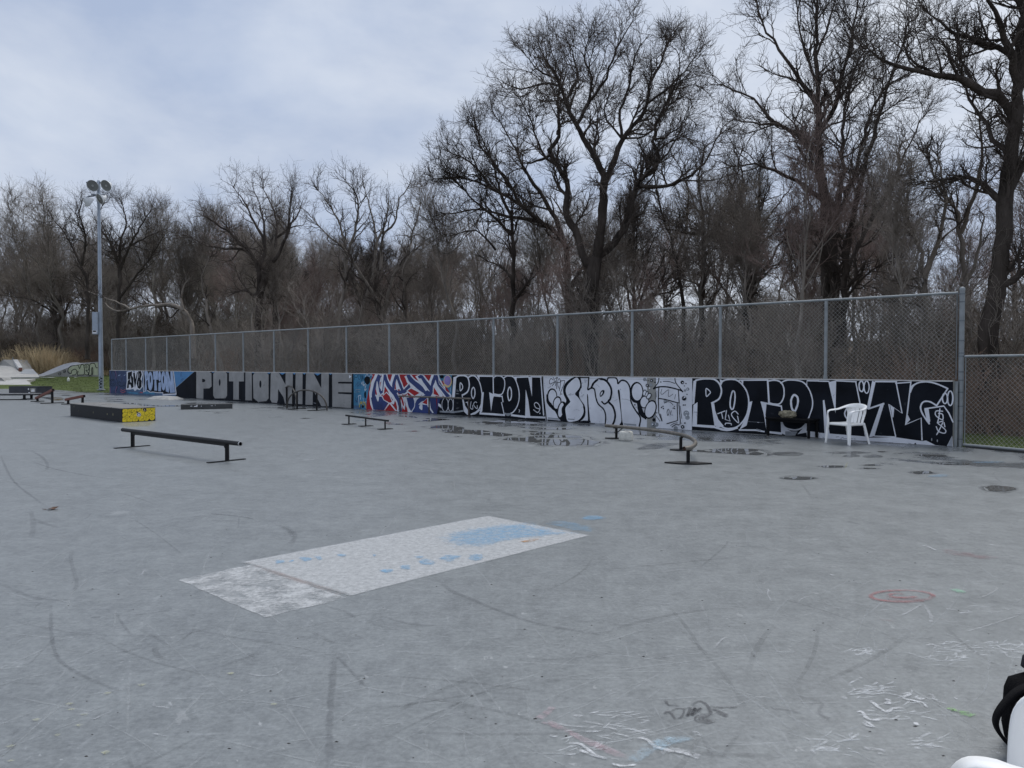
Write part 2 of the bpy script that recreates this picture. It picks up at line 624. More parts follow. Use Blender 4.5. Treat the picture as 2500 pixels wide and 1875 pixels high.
for i in range(len(edges) - 1):
    a, b = edges[i], edges[i + 1]
    w = b - a
    p = wall_p(a, WALL_H + 0.01, FO - 0.042)
    if first is None or abs(w - BAY) > 0.01:
        o = link_mesh(w, TOPZ - WALL_H - 0.005).build('wire_panel', wire_m, None, fix=False)
        if first is None:
            first = o
    else:
        o = bpy.data.objects.new('wire_panel', first.data)
        COL.objects.link(o)
    o.parent = fence
    o.matrix_local = Matrix.Translation(p - fence.location) @ ZR
# terminal post at the wall's end, with its bands and tension bars
TP = wall_p(-0.12, 0, FO)
tp = thing('terminal_post', TP, 'thick galvanised fence post with ball cap and bands at the wall end', 'post')
MB().tube([TP + Vector((0, 0, -0.1)), TP + Vector((0, 0, 3.02))], 0.048, 16).build('post', galv, tp, smooth='auto')
MB().lathe(TP + Vector((0, 0, 3.02)), [(0.053, -0.03), (0.053, 0.0), (0.047, 0.025), (0.03, 0.042), (0.0, 0.048)], 16).build('cap', galv, tp, smooth=True)
for z in (2.93, 2.78, 2.42, 2.04, 1.80, 1.74, 1.44, 1.28, 1.05, 0.78, 0.5, 0.15):
    MB().lathe(TP + Vector((0, 0, z)), [(0.049, -0.013), (0.053, -0.012), (0.053, 0.012), (0.049, 0.013)], 16).build('band', paint('band_steel', (0.16, 0.18, 0.20), 0.5, 0.2, 9, metal=0.4), tp, smooth='auto')
MB().bar(TP + WU * 0.085 + Vector((0, 0, 1.30)), TP + WU * 0.085 + Vector((0, 0, 2.92)), 0.018, 0.006).build('tension_bar', galv, tp)
MB().bar(TP + FD * 0.085 + Vector((0, 0, 0.06)), TP + FD * 0.085 + Vector((0, 0, 1.72)), 0.018, 0.006).build('tension_bar', galv, tp)
MB().bar(TP + WN * 0.09 + WU * 0.06 + Vector((0, 0, 0.0)), TP + WN * 0.09 + WU * 0.06 + Vector((0, 0, 1.26)), 0.05, 0.03).build('wall_bracket', galv, tp)

low = thing('low_chain_link_fence', TP + FD * 1.5, 'lower chain link fence with grass behind it beside the wall end', 'fence')
LW, LZ = 8.0, 1.735
p = TP + FD * 0.07
MB().tube([p + Vector((0, 0, LZ)), p + FD * LW + Vector((0, 0, LZ + 0.06))], 0.024, 10).build('top_rail', galv, low, smooth='auto')
MB().tube([p + Vector((0, 0, 0.045)), p + FD * LW + Vector((0, 0, 0.045))], 0.028, 10).build('bottom_rail', galv, low, smooth='auto')
MB().bar(p + Vector((0, 0, 0.0)) + FD * 0.05, p + FD * LW, 0.09, 0.05).build('ground_strip', paint('dark_strip', (0.035, 0.035, 0.038), 0.8, 0.3, 6), low)
for t in (2.9, 5.9):
    MB().tube([p + FD * t + Vector((0, 0, -0.05)), p + FD * t + Vector((0, 0, LZ + 0.04))], 0.03, 12).build('post', galv, low, smooth='auto')
o = link_mesh(LW, LZ - 0.05).build('wire_panel', wire_m, None, fix=False)
o.parent = low
o.matrix_local = Matrix.Translation(p + Vector((0, 0, 0.06)) + side * 0.03 - low.location) @ Matrix.Rotation(math.atan2(FD.y, FD.x), 4, 'Z')
# ================================================================== graffiti, laid on the wall face as paint films
PC = {
 'K': paint('black_paint', (0.009, 0.011, 0.016), 0.75, 0.5, 1.6, spec=0.10, wear=(0.045, 0.05, 0.06), wear_at=0.66),
 'W': paint('white_paint', (0.66, 0.68, 0.74), 0.6, 0.13, 1.8, spec=0.2, wear=(0.36, 0.38, 0.45), wear_at=0.62),
 'G': paint('grey_paint', (0.275, 0.275, 0.275), 0.7, 0.20, 1.5, spec=0.3, wear=(0.19, 0.19, 0.19), wear_at=0.62),
 'N': paint('navy_paint', (0.028, 0.050, 0.120), 0.6, 0.4, 2.5, spec=0.2, wear=(0.06, 0.08, 0.17), wear_at=0.58),
 'B': paint('blue_paint', (0.016, 0.035, 0.155), 0.5, 0.35, 2.0, spec=0.4, wear=(0.04, 0.05, 0.12), wear_at=0.62),
 'S': paint('sky_blue_paint', (0.075, 0.22, 0.44), 0.6, 0.15, 2.0, spec=0.2),
 'C': paint('teal_blue_paint', (0.05, 0.19, 0.33), 0.6, 0.25, 3.0, spec=0.2, wear=(0.10, 0.26, 0.36), wear_at=0.58),
 'L': paint('pale_blue_paint', (0.33, 0.42, 0.60), 0.6, 0.22, 4.0, spec=0.2, wear=(0.24, 0.32, 0.50), wear_at=0.58),
 'D': paint('slate_blue_paint', (0.065, 0.12, 0.21), 0.6, 0.35, 3.0, spec=0.2),
 'R': paint('red_paint', (0.33, 0.018, 0.024), 0.55, 0.22, 2.0, spec=0.2),
 'Y': paint('yellow_paint', (0.52, 0.40, 0.03), 0.6, 0.3, 5.0, spec=0.2),
 'M': paint('mauve_paint', (0.16, 0.07, 0.16), 0.6, 0.3, 4.0, spec=0.2),
 'P': paint('lilac_paint', (0.24, 0.19, 0.43), 0.6, 0.2, 4.0, spec=0.2),
 'T': paint('cream_paint', (0.60, 0.46, 0.24), 0.6, 0.2, 4.0, spec=0.2),
 'E': paint('grey_spray', (0.26, 0.28, 0.31), 0.7, 0.3, 6.0, spec=0.3),
 'I': paint('rose_paint', (0.36, 0.09, 0.12), 0.6, 0.3, 4.0, spec=0.2),
}
PKEY = list(PC)
def to_wall(px, py):
    d = ray(px, py)
    o = Vector((0, 0, CAM_H))
    t = (R0 - o).dot(WN) / d.dot(WN)
    p = o + d * t
    return (p - R0).dot(WU), min(max(p.z, 0.006), WALL_H - 0.021), p.y
class Mural:
    def __init__(s, frame):
        s.fx, s.fy, s.fs = frame
        s.mb = MB()
        s.layer = 0.0015
    def _w(s, p):
        return to_wall(s.fx + p[0] * s.fs, s.fy + p[1] * s.fs)
    def _step(s):
        s.layer += 0.00015
        return s.layer
    def fill(s, c, pts, smooth=False, n=5):
        off = s._step()
        if smooth:
            pts = [(q.x, q.y) for q in catmull(pts, n, True)]
        W = [s._w(p) for p in pts]
        tri = tessellate_polygon([[Vector((a, b, 0)) for a, b, _ in W]])
        s.mb.add([wall_p(a, b, off) for a, b, _ in W], [tuple(t) for t in tri], PKEY.index(c))
        return s
    def band(s, c, x0, x1):
        """full height of the wall between two photograph columns"""
        off = s._step()
        a = s._w((x0, 0))[0]
        b = s._w((x1, 0))[0]
        a, b = min(max(a, 0.0), WALL_L), min(max(b, 0.0), WALL_L)
        k = 6
        vs = [wall_p(a + (b - a) * i / k, z, off) for i in range(k + 1) for z in (0.004, WALL_H - 0.021)]
        s.mb.add(vs, [(2 * i, 2 * i + 2, 2 * i + 3, 2 * i + 1) for i in range(k)], PKEY.index(c))
        return s
    def line(s, c, w, pts, smooth=True, closed=False, n=5):
        off = s._step()
        if smooth and len(pts) > 2:
            pts = [(q.x, q.y) for q in catmull(pts, n, closed)]
        W = [s._w(p) for p in pts]
        P = [Vector((a, b)) for a, b, _ in W]
        m = len(P)
        vs, fs = [], []
        for i in range(m):
            hw = w * s.fs * W[i][2] / FPX / 2
            if closed:
                d = P[(i + 1) % m] - P[i - 1]
            else:
                d = P[min(i + 1, m - 1)] - P[max(i - 1, 0)]
            if d.length < 1e-6:
                d = Vector((1, 0))
            d.normalize()
            q = Vector((-d.y, d.x)) * hw * (1.0 + 0.07 * math.sin(i * 1.7))
            p = P[i]
            if not closed and i == 0: p = p - d * hw * 0.5
            if not closed and i == m - 1: p = p + d * hw * 0.5
            o2 = off + 0.00008 * i / m
            for r in (p - q, p + q):
                vs.append(wall_p(r.x, min(max(r.y, 0.006), WALL_H - 0.021), o2))
        for i in range(m if closed else m - 1):
            j = (i + 1) % m
            fs.append((2 * i, 2 * j, 2 * j + 1, 2 * i + 1))
        s.mb.add(vs, fs, PKEY.index(c))
        return s
    def oval(s, cx, cy, rx, ry, rot=0, n=20):
        r = math.radians(rot)
        return [(cx + rx * math.cos(t) * math.cos(r) - ry * math.sin(t) * math.sin(r),
                 cy + rx * math.cos(t) * math.sin(r) + ry * math.sin(t) * math.cos(r)) for t in [2 * math.pi * i / n for i in range(n)]]
    def dot(s, c, cx, cy, r, ry=None):
        return s.fill(c, s.oval(cx, cy, r, ry or r, 0, 12))
    def ring(s, c, w, cx, cy, rx, ry, rot=0):
        return s.line(c, w, s.oval(cx, cy, rx, ry, rot), False, True)
    def run(s, ops):
        """ops: rows of (kind, colour, ...) in the frame's pixels"""
        for o in ops:
            k = o[0]
            if k == 'f': s.fill(o[1], o[2])
            elif k == 'F': s.fill(o[1], o[2], True)
            elif k == 's': s.line(o[1], o[2], o[3])
            elif k == 'l': s.line(o[1], o[2], o[3], False)
            elif k == 'c': s.line(o[1], o[2], o[3], True, True)
            elif k == 'o': s.fill(o[1], s.oval(*o[2:]))
            elif k == 'r': s.ring(*o[1:])
            elif k == 'b': s.band(*o[1:])
        return s
    def build(s, name, label):
        o = s.mb.build(name, [PC[k] for k in PKEY], wall, fix=False)
        o['label'] = label
        return o

# --- far end: navy doodles, small black letters, pale blue letters, blue and black corner
A = Mural((255, 890, 0.13562))
A.run([('b', 'N', 60, 402), ('b', 'D', 395, 1295), ('b', 'K', 1280, 1690),
 ('s', 'K', 14, [(95, 400), (120, 170), (160, 108), (200, 180), (235, 340), (240, 400), (200, 510)]),
 ('s', 'M', 18, [(190, 108), (212, 190), (205, 250)]), ('s', 'M', 26, [(225, 400), (205, 450), (205, 510)]),
 ('r', 'K', 9, 150, 320, 26, 34), ('r', 'K', 9, 150, 325, 48, 62), ('s', 'K', 9, [(300, 340), (270, 310), (255, 350), (290, 390), (370, 370), (380, 320)]),
 ('l', 'L', 10, [(250, 200), (285, 185)]), ('l', 'L', 8, [(350, 195), (380, 185)]), ('s', 'B', 12, [(330, 180), (335, 270), (320, 310)]),
 ('s', 'I', 12, [(285, 475), (330, 505), (380, 480)]), ('s', 'I', 12, [(292, 440), (330, 470), (375, 445)]), ('s', 'M', 34, [(100, 420), (108, 500)]),
 ('l', 'C', 40, [(700, 500), (900, 520)]), ('l', 'I', 18, [(640, 500), (690, 505)]), ('l', 'C', 26, [(420, 500), (600, 520)]),
 ('f', 'W', [(400, 130), (510, 98), (535, 135), (560, 98), (680, 98), (692, 180), (672, 262), (692, 400), (640, 458), (590, 445), (550, 478), (520, 440), (460, 450), (388, 450), (405, 290)]),
 ('f', 'K', [(422, 142), (500, 120), (495, 200), (522, 240), (525, 400), (490, 432), (470, 362), (442, 360), (440, 420), (404, 428), (420, 300)]),
 ('f', 'K', [(517, 150), (548, 140), (562, 260), (588, 130), (602, 140), (572, 330), (550, 420), (530, 300)]),
 ('f', 'K', [(610, 118), (660, 118), (676, 180), (652, 260), (674, 300), (668, 400), (640, 438), (602, 422), (580, 340), (600, 240)]),
 ('f', 'W', [(470, 200), (464, 315), (490, 325)]), ('l', 'W', 13, [(626, 165), (620, 232)]), ('l', 'W', 13, [(620, 300), (618, 385)]), ('s', 'W', 9, [(405, 300), (450, 265)]),
 ('f', 'W', [(698, 112), (760, 98), (1250, 98), (1300, 540), (1050, 560), (1050, 515), (960, 512), (880, 500), (820, 505), (770, 470), (703, 500)]),
 ('f', 'K', [(706, 122), (760, 108), (1238, 106), (1284, 520), (1060, 530), (1058, 500), (960, 500), (880, 488), (825, 492), (780, 462), (712, 486)]),
 ('F', 'L', [(722, 132), (770, 120), (797, 180), (790, 262), (756, 305), (765, 445), (722, 468), (735, 300)]), ('l', 'K', 11, [(758, 200), (765, 262)]),
 ('o', 'L', 828, 300, 46, 170), ('o', 'K', 828, 262, 11, 70),
 ('f', 'L', [(877, 125), (965, 120), (968, 272), (935, 275), (950, 470), (900, 465), (905, 272), (882, 270)]),
 ('o', 'L', 995, 212, 25, 92), ('f', 'L', [(977, 328), (1018, 318), (1020, 482), (970, 480)]),
 ('o', 'L', 1065, 292, 45, 175), ('o', 'K', 1065, 272, 11, 72),
 ('f', 'L', [(1105, 128), (1150, 124), (1196, 310), (1190, 122), (1230, 122), (1275, 505), (1188, 510), (1162, 380), (1165, 505), (1106, 482)]),
 ('f', 'S', [(1250, 98), (1620, 108), (1292, 412)]),
 ('s', 'N', 8, [(1372, 215), (1378, 150), (1400, 150), (1385, 190), (1400, 215)]), ('s', 'N', 8, [(1365, 325), (1375, 290), (1392, 260), (1398, 310), (1412, 250), (1425, 275)]),
 ('l', 'E', 7, [(1615, 108), (1292, 412)])])
A.build('mural', 'navy doodles, small black letters and pale blue bubble letters at the far end of the wall')

# --- nine block letters in grey on black
B = Mural((440, 890, 0.19892))
B.layer = 0.011
B.run([('b', 'K', 180, 2128),
 ('f', 'G', [(200, 70), (360, 70), (385, 108), (388, 268), (360, 292), (287, 295), (287, 420), (200, 415)]), ('f', 'K', [(272, 175), (298, 178), (313, 197), (298, 215), (272, 217)]),
 ('f', 'G', [(425, 75), (560, 75), (578, 115), (578, 380), (555, 415), (428, 415), (408, 380), (408, 115)]), ('o', 'K', 487, 220, 11, 42),
 ('f', 'G', [(602, 78), (785, 80), (785, 207), (722, 207), (722, 432), (655, 430), (655, 207), (602, 205)]),
 ('f', 'G', [(803, 80), (880, 82), (883, 442), (803, 438)]),
 ('f', 'G', [(918, 82), (1068, 84), (1088, 125), (1088, 415), (1060, 448), (960, 458), (902, 412), (895, 135)]), ('o', 'K', 987, 240, 13, 45),
 ('f', 'G', [(1115, 86), (1215, 86), (1295, 248), (1297, 88), (1385, 90), (1383, 482), (1290, 480), (1270, 400), (1240, 355), (1205, 300), (1203, 430), (1190, 472), (1130, 466), (1108, 430)]),
 ('f', 'G', [(1420, 90), (1505, 92), (1503, 486), (1415, 482)]),
 ('f', 'G', [(1548, 92), (1640, 92), (1735, 290), (1735, 94), (1828, 96), (1825, 512), (1735, 510), (1632, 305), (1628, 495), (1540, 492)]),
 ('f', 'G', [(1868, 96), (2112, 98), (2110, 212), (1942, 212), (1942, 232), (2108, 236), (2106, 342), (1942, 338), (1942, 358), (2104, 367), (2100, 534), (1870, 518)])])
for x0, x1, d in ((388, 424, 26), (580, 603, 22), (881, 917, 26), (1070, 1114, 28), (1218, 1296, 38), (1386, 1420, 36), (1506, 1547, 32), (1644, 1734, 42), (1829, 1867, 30)):
    yb = 76 + (x0 - 388) * 0.0135
    B.fill('S', [(x0, yb - 8), (x1, yb - 8), ((x0 + x1) / 2, yb + d)])
B.run([('f', 'W', [(2078, 128), (2105, 150), (2078, 168)]), ('l', 'E', 5, [(520, 95), (522, 160)]), ('l', 'E', 7, [(1640, 470), (1690, 480)])])
for i in range(26):
    x = rnd.uniform(210, 2080); y = rnd.uniform(390, 470) + (x - 210) * 0.03
    B.line('K' if rnd.random() < 0.6 else 'E', rnd.uniform(2, 5), [(x, y), (x + rnd.uniform(-14, 14), y + rnd.uniform(-20, 20))], False)
B.build('mural', 'nine grey block letters on black with small blue notches')

# --- blue tagged strip and the red and blue wildstyle piece
C = Mural((850, 900, 0.12658))
C.run([('b', 'C', 62, 470), ('b', 'R', 465, 1720), ('b', 'C', 1715, 2090)])
C.run([('f', 'R', [(540, 60), (480, 60), (440, 230), (400, 400), (362, 600), (350, 860), (500, 860), (560, 400)]), ('f', 'R', [(1715, 60), (1770, 200), (1840, 330), (1985, 520), (1960, 560), (1715, 560)]),
 ('f', 'B', [(1715, 540), (1960, 540), (2010, 600), (2000, 960), (1715, 930)]),
 ('l', 'K', 34, [(88, 100), (84, 280)]), ('l', 'K', 30, [(76, 480), (70, 770)]), ('l', 'D', 60, [(100, 735), (240, 745)]),
 ('s', 'K', 9, [(122, 215), (128, 120), (175, 112), (180, 160), (132, 170)]), ('s', 'K', 9, [(200, 200), (196, 120), (225, 110), (232, 195), (205, 205)]), ('s', 'K', 9, [(245, 110), (255, 235)]), ('s', 'K', 9, [(270, 230), (268, 125), (290, 215), (288, 110)]),
 ('s', 'N', 8, [(140, 340), (195, 262), (180, 345), (238, 288), (225, 350)]), ('s', 'N', 8, [(130, 660), (140, 560), (160, 650), (180, 560), (190, 640), (130, 600)]),
 ('s', 'W', 9, [(258, 275), (300, 255), (290, 330), (350, 285), (320, 420), (360, 385)]), ('s', 'W', 9, [(255, 290), (320, 320), (330, 430)]),
 ('s', 'W', 10, [(200, 530), (212, 690)]), ('s', 'W', 10, [(195, 530), (245, 515), (235, 600)]), ('s', 'W', 8, [(330, 155), (370, 108), (400, 160), (440, 115), (480, 150)]), ('l', 'W', 8, [(290, 560), (300, 650), (350, 640)]),
 ('l', 'E', 8, [(140, 410), (235, 400)]), ('l', 'E', 7, [(150, 450), (230, 445)]),
 ('F', 'K', [(310, 200), (360, 150), (415, 170), (420, 260), (370, 310), (330, 270)]), ('l', 'Y', 14, [(430, 200), (436, 290)]),
 ('F', 'K', [(310, 480), (340, 440), (345, 560), (320, 560)]),
 ('s', 'Y', 15, [(215, 745), (250, 630), (290, 730), (320, 645), (345, 760)]), ('s', 'Y', 12, [(225, 690), (300, 640), (350, 700)]), ('o', 'K', 285, 730, 22, 30),
 # white body under the blue letters
 ('s', 'W', 215, [(590, 150), (505, 330), (480, 560), (540, 790)]), ('s', 'W', 120, [(600, 110), (575, 330), (640, 480)]), ('s', 'W', 130, [(690, 100), (650, 460)]),
 ('s', 'W', 165, [(700, 110), (760, 300), (880, 470), (980, 640), (1000, 820)]), ('s', 'W', 150, [(910, 110), (850, 330), (930, 470)]), ('s', 'W', 135, [(940, 120), (1010, 320), (1080, 440), (1190, 330)]),
 ('s', 'W', 190, [(1150, 105), (1200, 220), (1420, 400), (1560, 500)]), ('s', 'W', 170, [(1370, 110), (1560, 360), (1590, 480), (1460, 590), (1330, 680), (1260, 850)]),
 ('s', 'W', 150, [(1120, 560), (1170, 700), (1210, 850)]), ('s', 'W', 150, [(1670, 110), (1610, 300), (1640, 560), (1600, 880)]), ('s', 'W', 160, [(1690, 120), (1760, 300), (1950, 560)]),
 # blue letters
 ('s', 'B', 104, [(605, 140), (530, 320), (490, 560), (545, 780)]), ('s', 'B', 62, [(612, 140), (585, 330), (640, 470)]), ('s', 'B', 66, [(692, 125), (650, 450)]),
 ('f', 'B', [(440, 560), (560, 520), (650, 540), (690, 600), (770, 660), (690, 800), (490, 790)]),
 ('s', 'B', 96, [(705, 130), (770, 310), (890, 470), (985, 640), (1010, 810)]), ('s', 'B', 78, [(935, 130), (875, 330), (940, 450)]), ('s', 'B', 76, [(945, 135), (1015, 330), (1075, 440), (1185, 335)]),
 ('f', 'B', [(930, 440), (1060, 410), (1110, 470), (1000, 490)]),
 ('s', 'B', 108, [(1165, 120), (1215, 220), (1430, 400), (1560, 490)]), ('s', 'B', 92, [(1390, 130), (1575, 370), (1595, 470), (1480, 560), (1350, 640), (1270, 830)]),
 ('f', 'B', [(1130, 560), (1275, 560), (1290, 640), (1270, 760), (1220, 830), (1170, 740)]), ('s', 'B', 84, [(1690, 130), (1640, 260), (1610, 400)]), ('s', 'B', 92, [(1695, 130), (1765, 310), (1945, 545)]),
 ('f', 'B', [(1300, 700), (1440, 690), (1540, 690), (1560, 560), (1700, 560), (1720, 880), (1650, 870), (1240, 850)]),
 # red counters and white highlights
 ('f', 'W', [(655, 108), (690, 103), (662, 420), (636, 432)]), ('F', 'W', [(552, 270), (572, 262), (604, 480), (582, 635), (535, 500)]), ('F', 'R', [(530, 380), (560, 490), (535, 500)]),
 ('f', 'W', [(560, 515), (655, 525), (655, 540), (560, 535)]), ('f', 'W', [(650, 540), (745, 445), (810, 510), (870, 640), (800, 680), (690, 610)]), ('f', 'R', [(668, 535), (742, 465), (800, 525), (850, 640), (805, 660), (700, 600)]),
 ('f', 'W', [(706, 290), (852, 515), (905, 620), (885, 690), (825, 665), (872, 605), (800, 500)]), ('f', 'W', [(700, 800), (790, 650), (830, 660), (930, 800), (1020, 820)]), ('f', 'R', [(805, 680), (912, 812), (712, 802)]),
 ('f', 'W', [(930, 230), (1000, 395), (895, 412)]), ('f', 'R', [(918, 280), (930, 400), (900, 402)]),
 ('f', 'W', [(985, 500), (1040, 490), (1110, 700), (1090, 820), (1050, 720)]), ('F', 'R', [(1008, 522), (1040, 540), (1082, 680), (1062, 712)]), ('f', 'R', [(1050, 740), (1120, 840), (1040, 832)]),
 ('f', 'W', [(1128, 428), (1218, 350), (1470, 475), (1330, 580), (1230, 520)]), ('f', 'R', [(1150, 426), (1220, 382), (1382, 468), (1285, 526)]),
 ('f', 'W', [(1300, 148), (1372, 112), (1535, 412), (1500, 434)]), ('f', 'B', [(1345, 150), (1395, 118), (1440, 190), (1370, 190)]), ('f', 'W', [(1260, 560), (1375, 562), (1285, 640)]), ('s', 'W', 18, [(1285, 620), (1285, 730), (1225, 830)]),
 ('f', 'W', [(1420, 670), (1540, 555), (1545, 705), (1440, 690)]), ('f', 'R', [(1435, 660), (1530, 572), (1530, 692)]), ('F', 'W', [(1430, 650), (1436, 790), (1395, 780), (1376, 735)]),
 ('f', 'W', [(1640, 340), (1680, 258), (1838, 530), (1800, 545), (1640, 510)]), ('f', 'R', [(1658, 358), (1772, 532), (1652, 490)]),
 ('f', 'W', [(1540, 560), (1580, 600), (1600, 760), (1655, 850), (1630, 858), (1535, 720)]), ('l', 'W', 12, [(1745, 140), (1760, 290), (1975, 520), (1950, 545)]),
 ('f', 'W', [(1742, 665), (1790, 690), (1810, 765), (1745, 720)]),
 ('F', 'K', [(1770, 140), (1830, 120), (1850, 165), (1800, 190)]), ('o', 'T', 1925, 245, 80, 120), ('o', 'P', 1922, 232, 66, 96), ('s', 'R', 30, [(1815, 240), (1850, 300)]), ('s', 'T', 26, [(1830, 330), (1880, 310), (1930, 350)]), ('F', 'R', [(1880, 345), (1930, 400), (1960, 470), (1890, 410)]),
 ('l', 'L', 16, [(1985, 370), (1980, 440)])])
C.build('mural', 'blue wildstyle letters edged in white on red beside a strip of small tags')

# --- black letters with white outlines
D = Mural((1080, 900, 0.11754))
D.layer = 0.0135
D.run([('f', 'K', [(205, 110), (2082, 110), (2150, 1120), (-110, 1000), (-40, 640), (200, 600)]),
 ('f', 'W', [(235, 178), (300, 160), (265, 592), (205, 592)]), ('l', 'K', 18, [(232, 160), (200, 590)]),
 ('s', 'W', 34, [(285, 190), (340, 148), (450, 140), (535, 190), (566, 330), (540, 460), (480, 520), (415, 552)]), ('l', 'W', 24, [(420, 550), (432, 690)]),
 ('f', 'W', [(422, 640), (448, 640), (480, 770), (560, 890), (560, 985), (520, 955), (450, 885)]),
 ('c', 'W', 24, [(376, 302), (415, 330), (430, 390), (405, 440), (376, 450)]),
 ('s', 'W', 28, [(548, 180), (620, 145), (700, 168), (780, 290), (824, 480), (830, 650), (790, 800), (720, 890), (600, 950)]), ('s', 'W', 30, [(600, 950), (690, 930), (780, 860)]),
 ('c', 'W', 28, [(650, 390), (680, 440), (682, 540), (650, 620), (615, 560), (615, 450)]),
 ('l', 'W', 16, [(495, 702), (560, 690)]), ('l', 'W', 16, [(525, 697), (548, 812)]), ('s', 'W', 16, [(605, 682), (590, 812), (640, 838), (632, 760)]), ('s', 'W', 16, [(724, 705), (690, 690), (655, 735), (680, 790), (728, 830), (732, 765)]),
 ('f', 'W', [(824, 495), (870, 488), (835, 885), (780, 950), (800, 800)]), ('f', 'W', [(722, 138), (782, 160), (776, 240)]),
 ('l', 'W', 28, [(735, 152), (1060, 155)]), ('l', 'W', 28, [(1062, 160), (1068, 525)]), ('f', 'W', [(980, 490), (1092, 540), (1062, 610), (1040, 750), (1020, 890), (992, 600)]),
 ('s', 'W', 26, [(1072, 190), (1120, 152), (1210, 150), (1285, 210), (1305, 320), (1280, 460), (1220, 540), (1085, 528)]), ('l', 'W', 30, [(1065, 560), (1250, 575)]), ('l', 'W', 26, [(1248, 570), (1268, 692), (1236, 700), (1272, 860), (1290, 950)]),
 ('l', 'W', 40, [(785, 930), (1040, 945), (1300, 965)]),
 ('s', 'W', 26, [(1270, 205), (1350, 150), (1440, 152), (1520, 220), (1590, 420), (1604, 600), (1570, 760), (1490, 890), (1400, 940), (1310, 935)]), ('F', 'E', [(1310, 930), (1440, 930), (1390, 980), (1340, 975)]),
 ('c', 'W', 30, [(1405, 385), (1440, 450), (1440, 590), (1396, 665), (1368, 570), (1370, 460)]),
 ('l', 'W', 30, [(1505, 178), (1790, 168)]), ('f', 'W', [(1500, 180), (1556, 165), (1545, 270)]), ('f', 'W', [(1790, 165), (1870, 172), (1870, 580)]), ('l', 'W', 26, [(1845, 168), (2065, 172)]), ('l', 'W', 30, [(2052, 185), (2112, 965)]),
 ('f', 'W', [(1740, 430), (1790, 640), (1836, 990), (1728, 1030)]), ('l', 'W', 40, [(1440, 965), (1735, 1000), (2140, 1015)]),
 ('s', 'W', 17, [(2025, 838), (1950, 808), (1918, 740), (1958, 702), (2016, 750), (2036, 830), (1990, 910), (1900, 852)]), ('o', 'W', 2036, 928, 11, 15), ('s', 'W', 14, [(1600, 850), (1612, 870), (1600, 910)]),
 ('o', 'K', 65, 750, 60, 130), ('r', 'W', 15, 65, 750, 66, 140), ('o', 'K', 180, 755, 46, 120), ('r', 'W', 15, 180, 755, 52, 130), ('l', 'E', 34, [(-40, 890), (240, 905), (450, 875)]), ('l', 'W', 16, [(240, 640), (230, 880)])])
for i in range(16):
    y = rnd.uniform(420, 860)
    D.line('E', 3, [(285 + rnd.uniform(0, 20), y), (330 + rnd.uniform(0, 40), y + 3)], False)
D.build('mural', 'black bubble letters outlined in white with small chalky tags beside the red piece')

